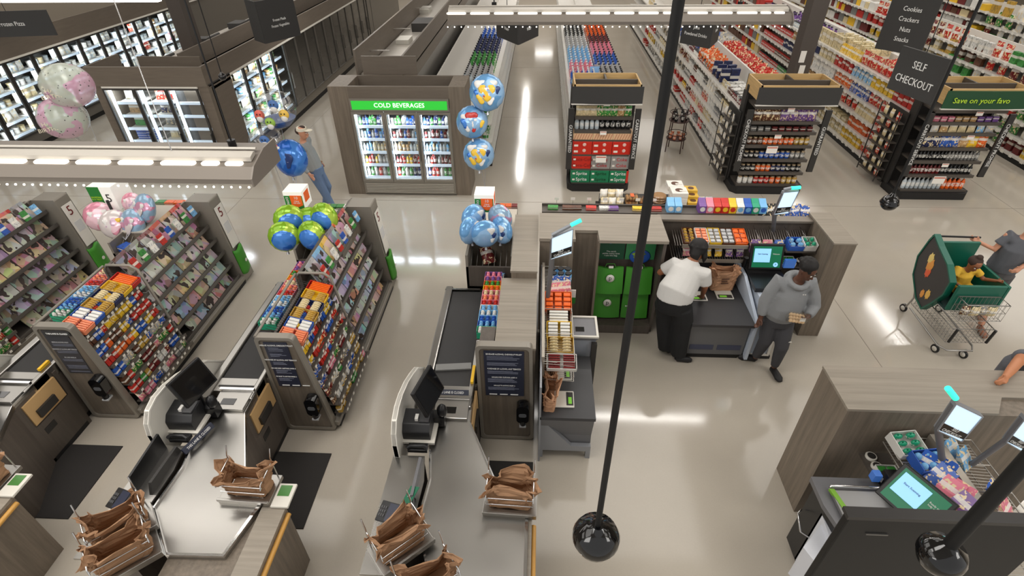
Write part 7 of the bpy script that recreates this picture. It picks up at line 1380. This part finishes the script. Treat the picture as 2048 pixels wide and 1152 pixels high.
for k, (x, y, z, c) in enumerate([(5.34, 5.52, .64, 'brown'), (5.44, 5.5, .64, 'cream'), (5.55, 5.52, .64, 'grey'), (5.64, 5.5, .64, 'cream')]): put('bread_bag', (x, y, z), 0, c, 0, .8, f"{CN.get(c, c)} packed bag in the wire basket of the shopping cart, {ORD[k + 1] if k else 'first'} from the left", f"cart bag {k}", 'bag')
# child
t = T('person', 'small child in yellow top with hair in a bun sitting in the shopping cart', 'person', (5.52, 6.0, .64)); M1 = SKIN3; b = B()
pel = Vector((5.52, 6.05, .74)); ch = Vector((5.5, 6.0, .94)); hd = Vector((5.5, 5.93, 1.13)); b.tube([pel - Vector((0, 0, .06)), pel, ch, ch + Vector((0, 0, .07))], [(.1, .09), (.105, .09), (.1, .08), (.04, .04)], M1, 12); b.tube([ch, hd], [.04, .04], M1, 8); P = head(b, hd, (.0, -.85, -.5), M1, (0, 0, 1), .8)
for a, e, h_ in ((Vector((5.39, 5.99, 1.0)), Vector((5.33, 5.92, .88)), Vector((5.42, 5.82, .84))), (Vector((5.62, 5.99, 1.0)), Vector((5.72, 5.93, .9)), Vector((5.75, 5.78, .98)))): b.tube([ch + Vector((0, 0, .04)), a, e, h_], [.04, .035, .028, .02], M1, 10); hand(b, h_, h_ - e, (0, 0, 1), M1, .5, .7)
for x in (-.07, .07): b.tube([pel + Vector((x, 0, 0)), pel + Vector((x * 1.3, -.2, .02)), pel + Vector((x * 1.3, -.27, -.06))], [.06, .045, .03], M1, 10)
finish(b, 'body', t, .008); YT = cloth('top_yellow', (226, 180, 60)); b = B(); b.tube([pel + Vector((0, 0, -.02)), pel + Vector((0, -.02, .06)), ch, ch + Vector((0, 0, .05))], [(.125, .12), (.125, .11), (.115, .1), (.06, .055)], YT, 14)
for a, e in ((Vector((5.39, 5.99, 1.0)), Vector((5.33, 5.92, .88))), (Vector((5.62, 5.99, 1.0)), Vector((5.72, 5.93, .9)))): b.tube([ch, a, a + (e - a) * .6], [.06, .055, .05], YT, 10)
b.tube([pel + Vector((-.07, 0, 0)), pel + Vector((-.09, -.18, .02))], [.08, .06], YT, 10); b.tube([pel + Vector((.07, 0, 0)), pel + Vector((.09, -.18, .02))], [.08, .06], YT, 10); finish(b, 'top', t, .01, 3)
HB = pm('hair_brown', (60, 44, 36), .8); b = B(); b.ell(P(0, -.03, .035), (.078, .085, .075), HB, 14, 10); b.ell(P(0, -.05, .13), (.04, .04, .035), HB, 10, 8); finish(b, 'hair', t, .008, 1); face_bits(t, P, .8)
# adult pushing the cart, mostly outside the frame
t = T('person', 'person in grey top and shorts partly outside the right edge pushing the shopping cart', 'person', (6.15, 6.2, 0)); M1 = SKIN2; b = B()
pel = Vector((6.22, 6.3, .85)); ch = Vector((6.2, 6.25, 1.2)); nk = Vector((6.2, 6.22, 1.38)); hd = Vector((6.2, 6.2, 1.53)); b.tube([pel - Vector((0, 0, .1)), pel, ch, nk], [(.15, .13), (.16, .13), (.16, .12), (.05, .05)], M1, 14); b.tube([ch, nk, hd], [.07, .055, .05], M1, 10); P = head(b, hd, (-.7, -.6, -.4), M1)
for a, e, h_ in ((Vector((6.05, 6.3, 1.33)), Vector((5.98, 6.3, 1.12)), Vector((5.86, 6.42, 1.15))), (Vector((6.38, 6.2, 1.32)), Vector((6.42, 6.15, 1.08)), Vector((6.2, 6.05, 1.0)))): b.tube([ch + (a - ch) * .5, a, e, h_], [.06, .055, .04, .027], M1, 10); hand(b, h_, h_ - e, (0, 0, 1), M1, .9)
for x, fy in ((-.09, 6.0), (.1, 6.35)): b.tube([pel + Vector((x, 0, -.05)), (6.22 + x, (6.25 + fy) / 2, .46), (6.22 + x, fy, .09)], [.09, .055, .04], M1, 10)
finish(b, 'body', t, .01); TG = cloth('top_slate', (92, 94, 100)); b = B(); b.tube([pel, (pel + ch) / 2, ch, nk - Vector((0, 0, .03))], [(.19, .17), (.18, .16), (.19, .15), (.07, .07)], TG, 14)
for a, e in ((Vector((6.05, 6.3, 1.33)), Vector((5.98, 6.3, 1.12))), (Vector((6.38, 6.2, 1.32)), Vector((6.42, 6.15, 1.08)))): b.tube([ch, a, a + (e - a) * .6], [.1, .085, .075], TG, 12)
finish(b, 'top', t, .013, 3); b = B(); SG = cloth('shorts_grey', (86, 84, 86)); b.tube([pel + Vector((0, 0, .04)), pel - Vector((0, 0, .12))], [(.17, .16), (.17, .16)], SG, 14)
for x, fy in ((-.09, 6.0), (.1, 6.35)): b.tube([pel + Vector((x, 0, -.1)), (6.22 + x, (6.27 + fy) / 2, .42)], [.11, .1], SG, 12)
finish(b, 'shorts', t, .013, 3); b = B(); b.ell(P(0, -.03, .04), (.09, .1, .09), HB, 14, 10); b.obj('hair', t); face_bits(t, P)
for x, fy in ((-.09, 6.0), (.1, 6.35)): b = B(); shoe(b, (6.22 + x, fy, 0), (6.18 + x, fy - .2, 0), pm('sandal_tan', (150, 100, 76), .6)); b.obj('sandal', t)
# arm reaching in at the right edge
t = T('person', 'person outside the right edge of whom only a reaching bare forearm shows', 'person', (4.75, 4.0, 0)); M1 = pm('skin_tan', (186, 122, 84), .5); b = B()
nk = Vector((4.72, 3.98, 1.45)); hd = Vector((4.74, 3.97, 1.6)); ch = Vector((4.74, 4.0, 1.23)); pel = Vector((4.78, 4.03, .9)); b.tube([pel - Vector((0, 0, .1)), pel, ch, nk], [(.15, .13), (.16, .13), (.17, .12), (.05, .05)], M1, 14); b.tube([ch, nk, hd], [.07, .055, .05], M1, 10); P = head(b, hd, (-1, -.3, -.3), M1)
for a, e, h_ in ((Vector((4.55, 3.9, 1.42)), Vector((4.3, 3.7, 1.545)), Vector((4.06, 3.5, 1.55))), (Vector((4.92, 4.06, 1.37)), Vector((4.97, 4.05, 1.07)), Vector((4.93, 3.97, .85)))): b.tube([ch + (a - ch) * .5, a, e, (e + h_) / 2, h_], [.06, .058, .045, .04, .028], M1, 10); hand(b, h_, h_ - e, (0, .3, 1), M1, .6)
for x in (-.09, .09): b.tube([pel + Vector((x, 0, -.05)), (4.78 + x, 4.01, .47), (4.78 + x, 4.03, .09)], [.09, .055, .04], M1, 10)
finish(b, 'body', t, .01); b = B(); b.tube([pel, ch, nk - Vector((0, 0, .03))], [(.19, .17), (.19, .15), (.07, .07)], TG, 14); b.tube([ch, Vector((4.55, 3.9, 1.42)), Vector((4.48, 3.84, 1.46))], [.1, .085, .075], TG, 12); b.tube([ch, Vector((4.92, 4.06, 1.37)), Vector((4.95, 4.06, 1.2))], [.1, .085, .075], TG, 12); finish(b, 'top', t, .013, 3)
b = B(); b.tube([pel + Vector((0, 0, .04)), pel - Vector((0, 0, .12))], [(.17, .16), (.17, .16)], JN, 14)
for x in (-.09, .09): b.tube([pel + Vector((x, 0, -.1)), (4.78 + x, 4.01, .47), (4.78 + x, 4.03, .1)], [.11, .08, .06], JN, 12)
finish(b, 'jeans', t, .013, 3); B().ell(P(0, -.03, .04), (.09, .1, .09), HB, 14, 10).obj('hair', t); face_bits(t, P)
for x in (-.09, .09): b = B(); shoe(b, (4.78 + x, 4.05, 0), (4.74 + x, 3.85, 0), pm('shoe_dark', (50, 44, 40), .6)); b.obj('shoe', t)
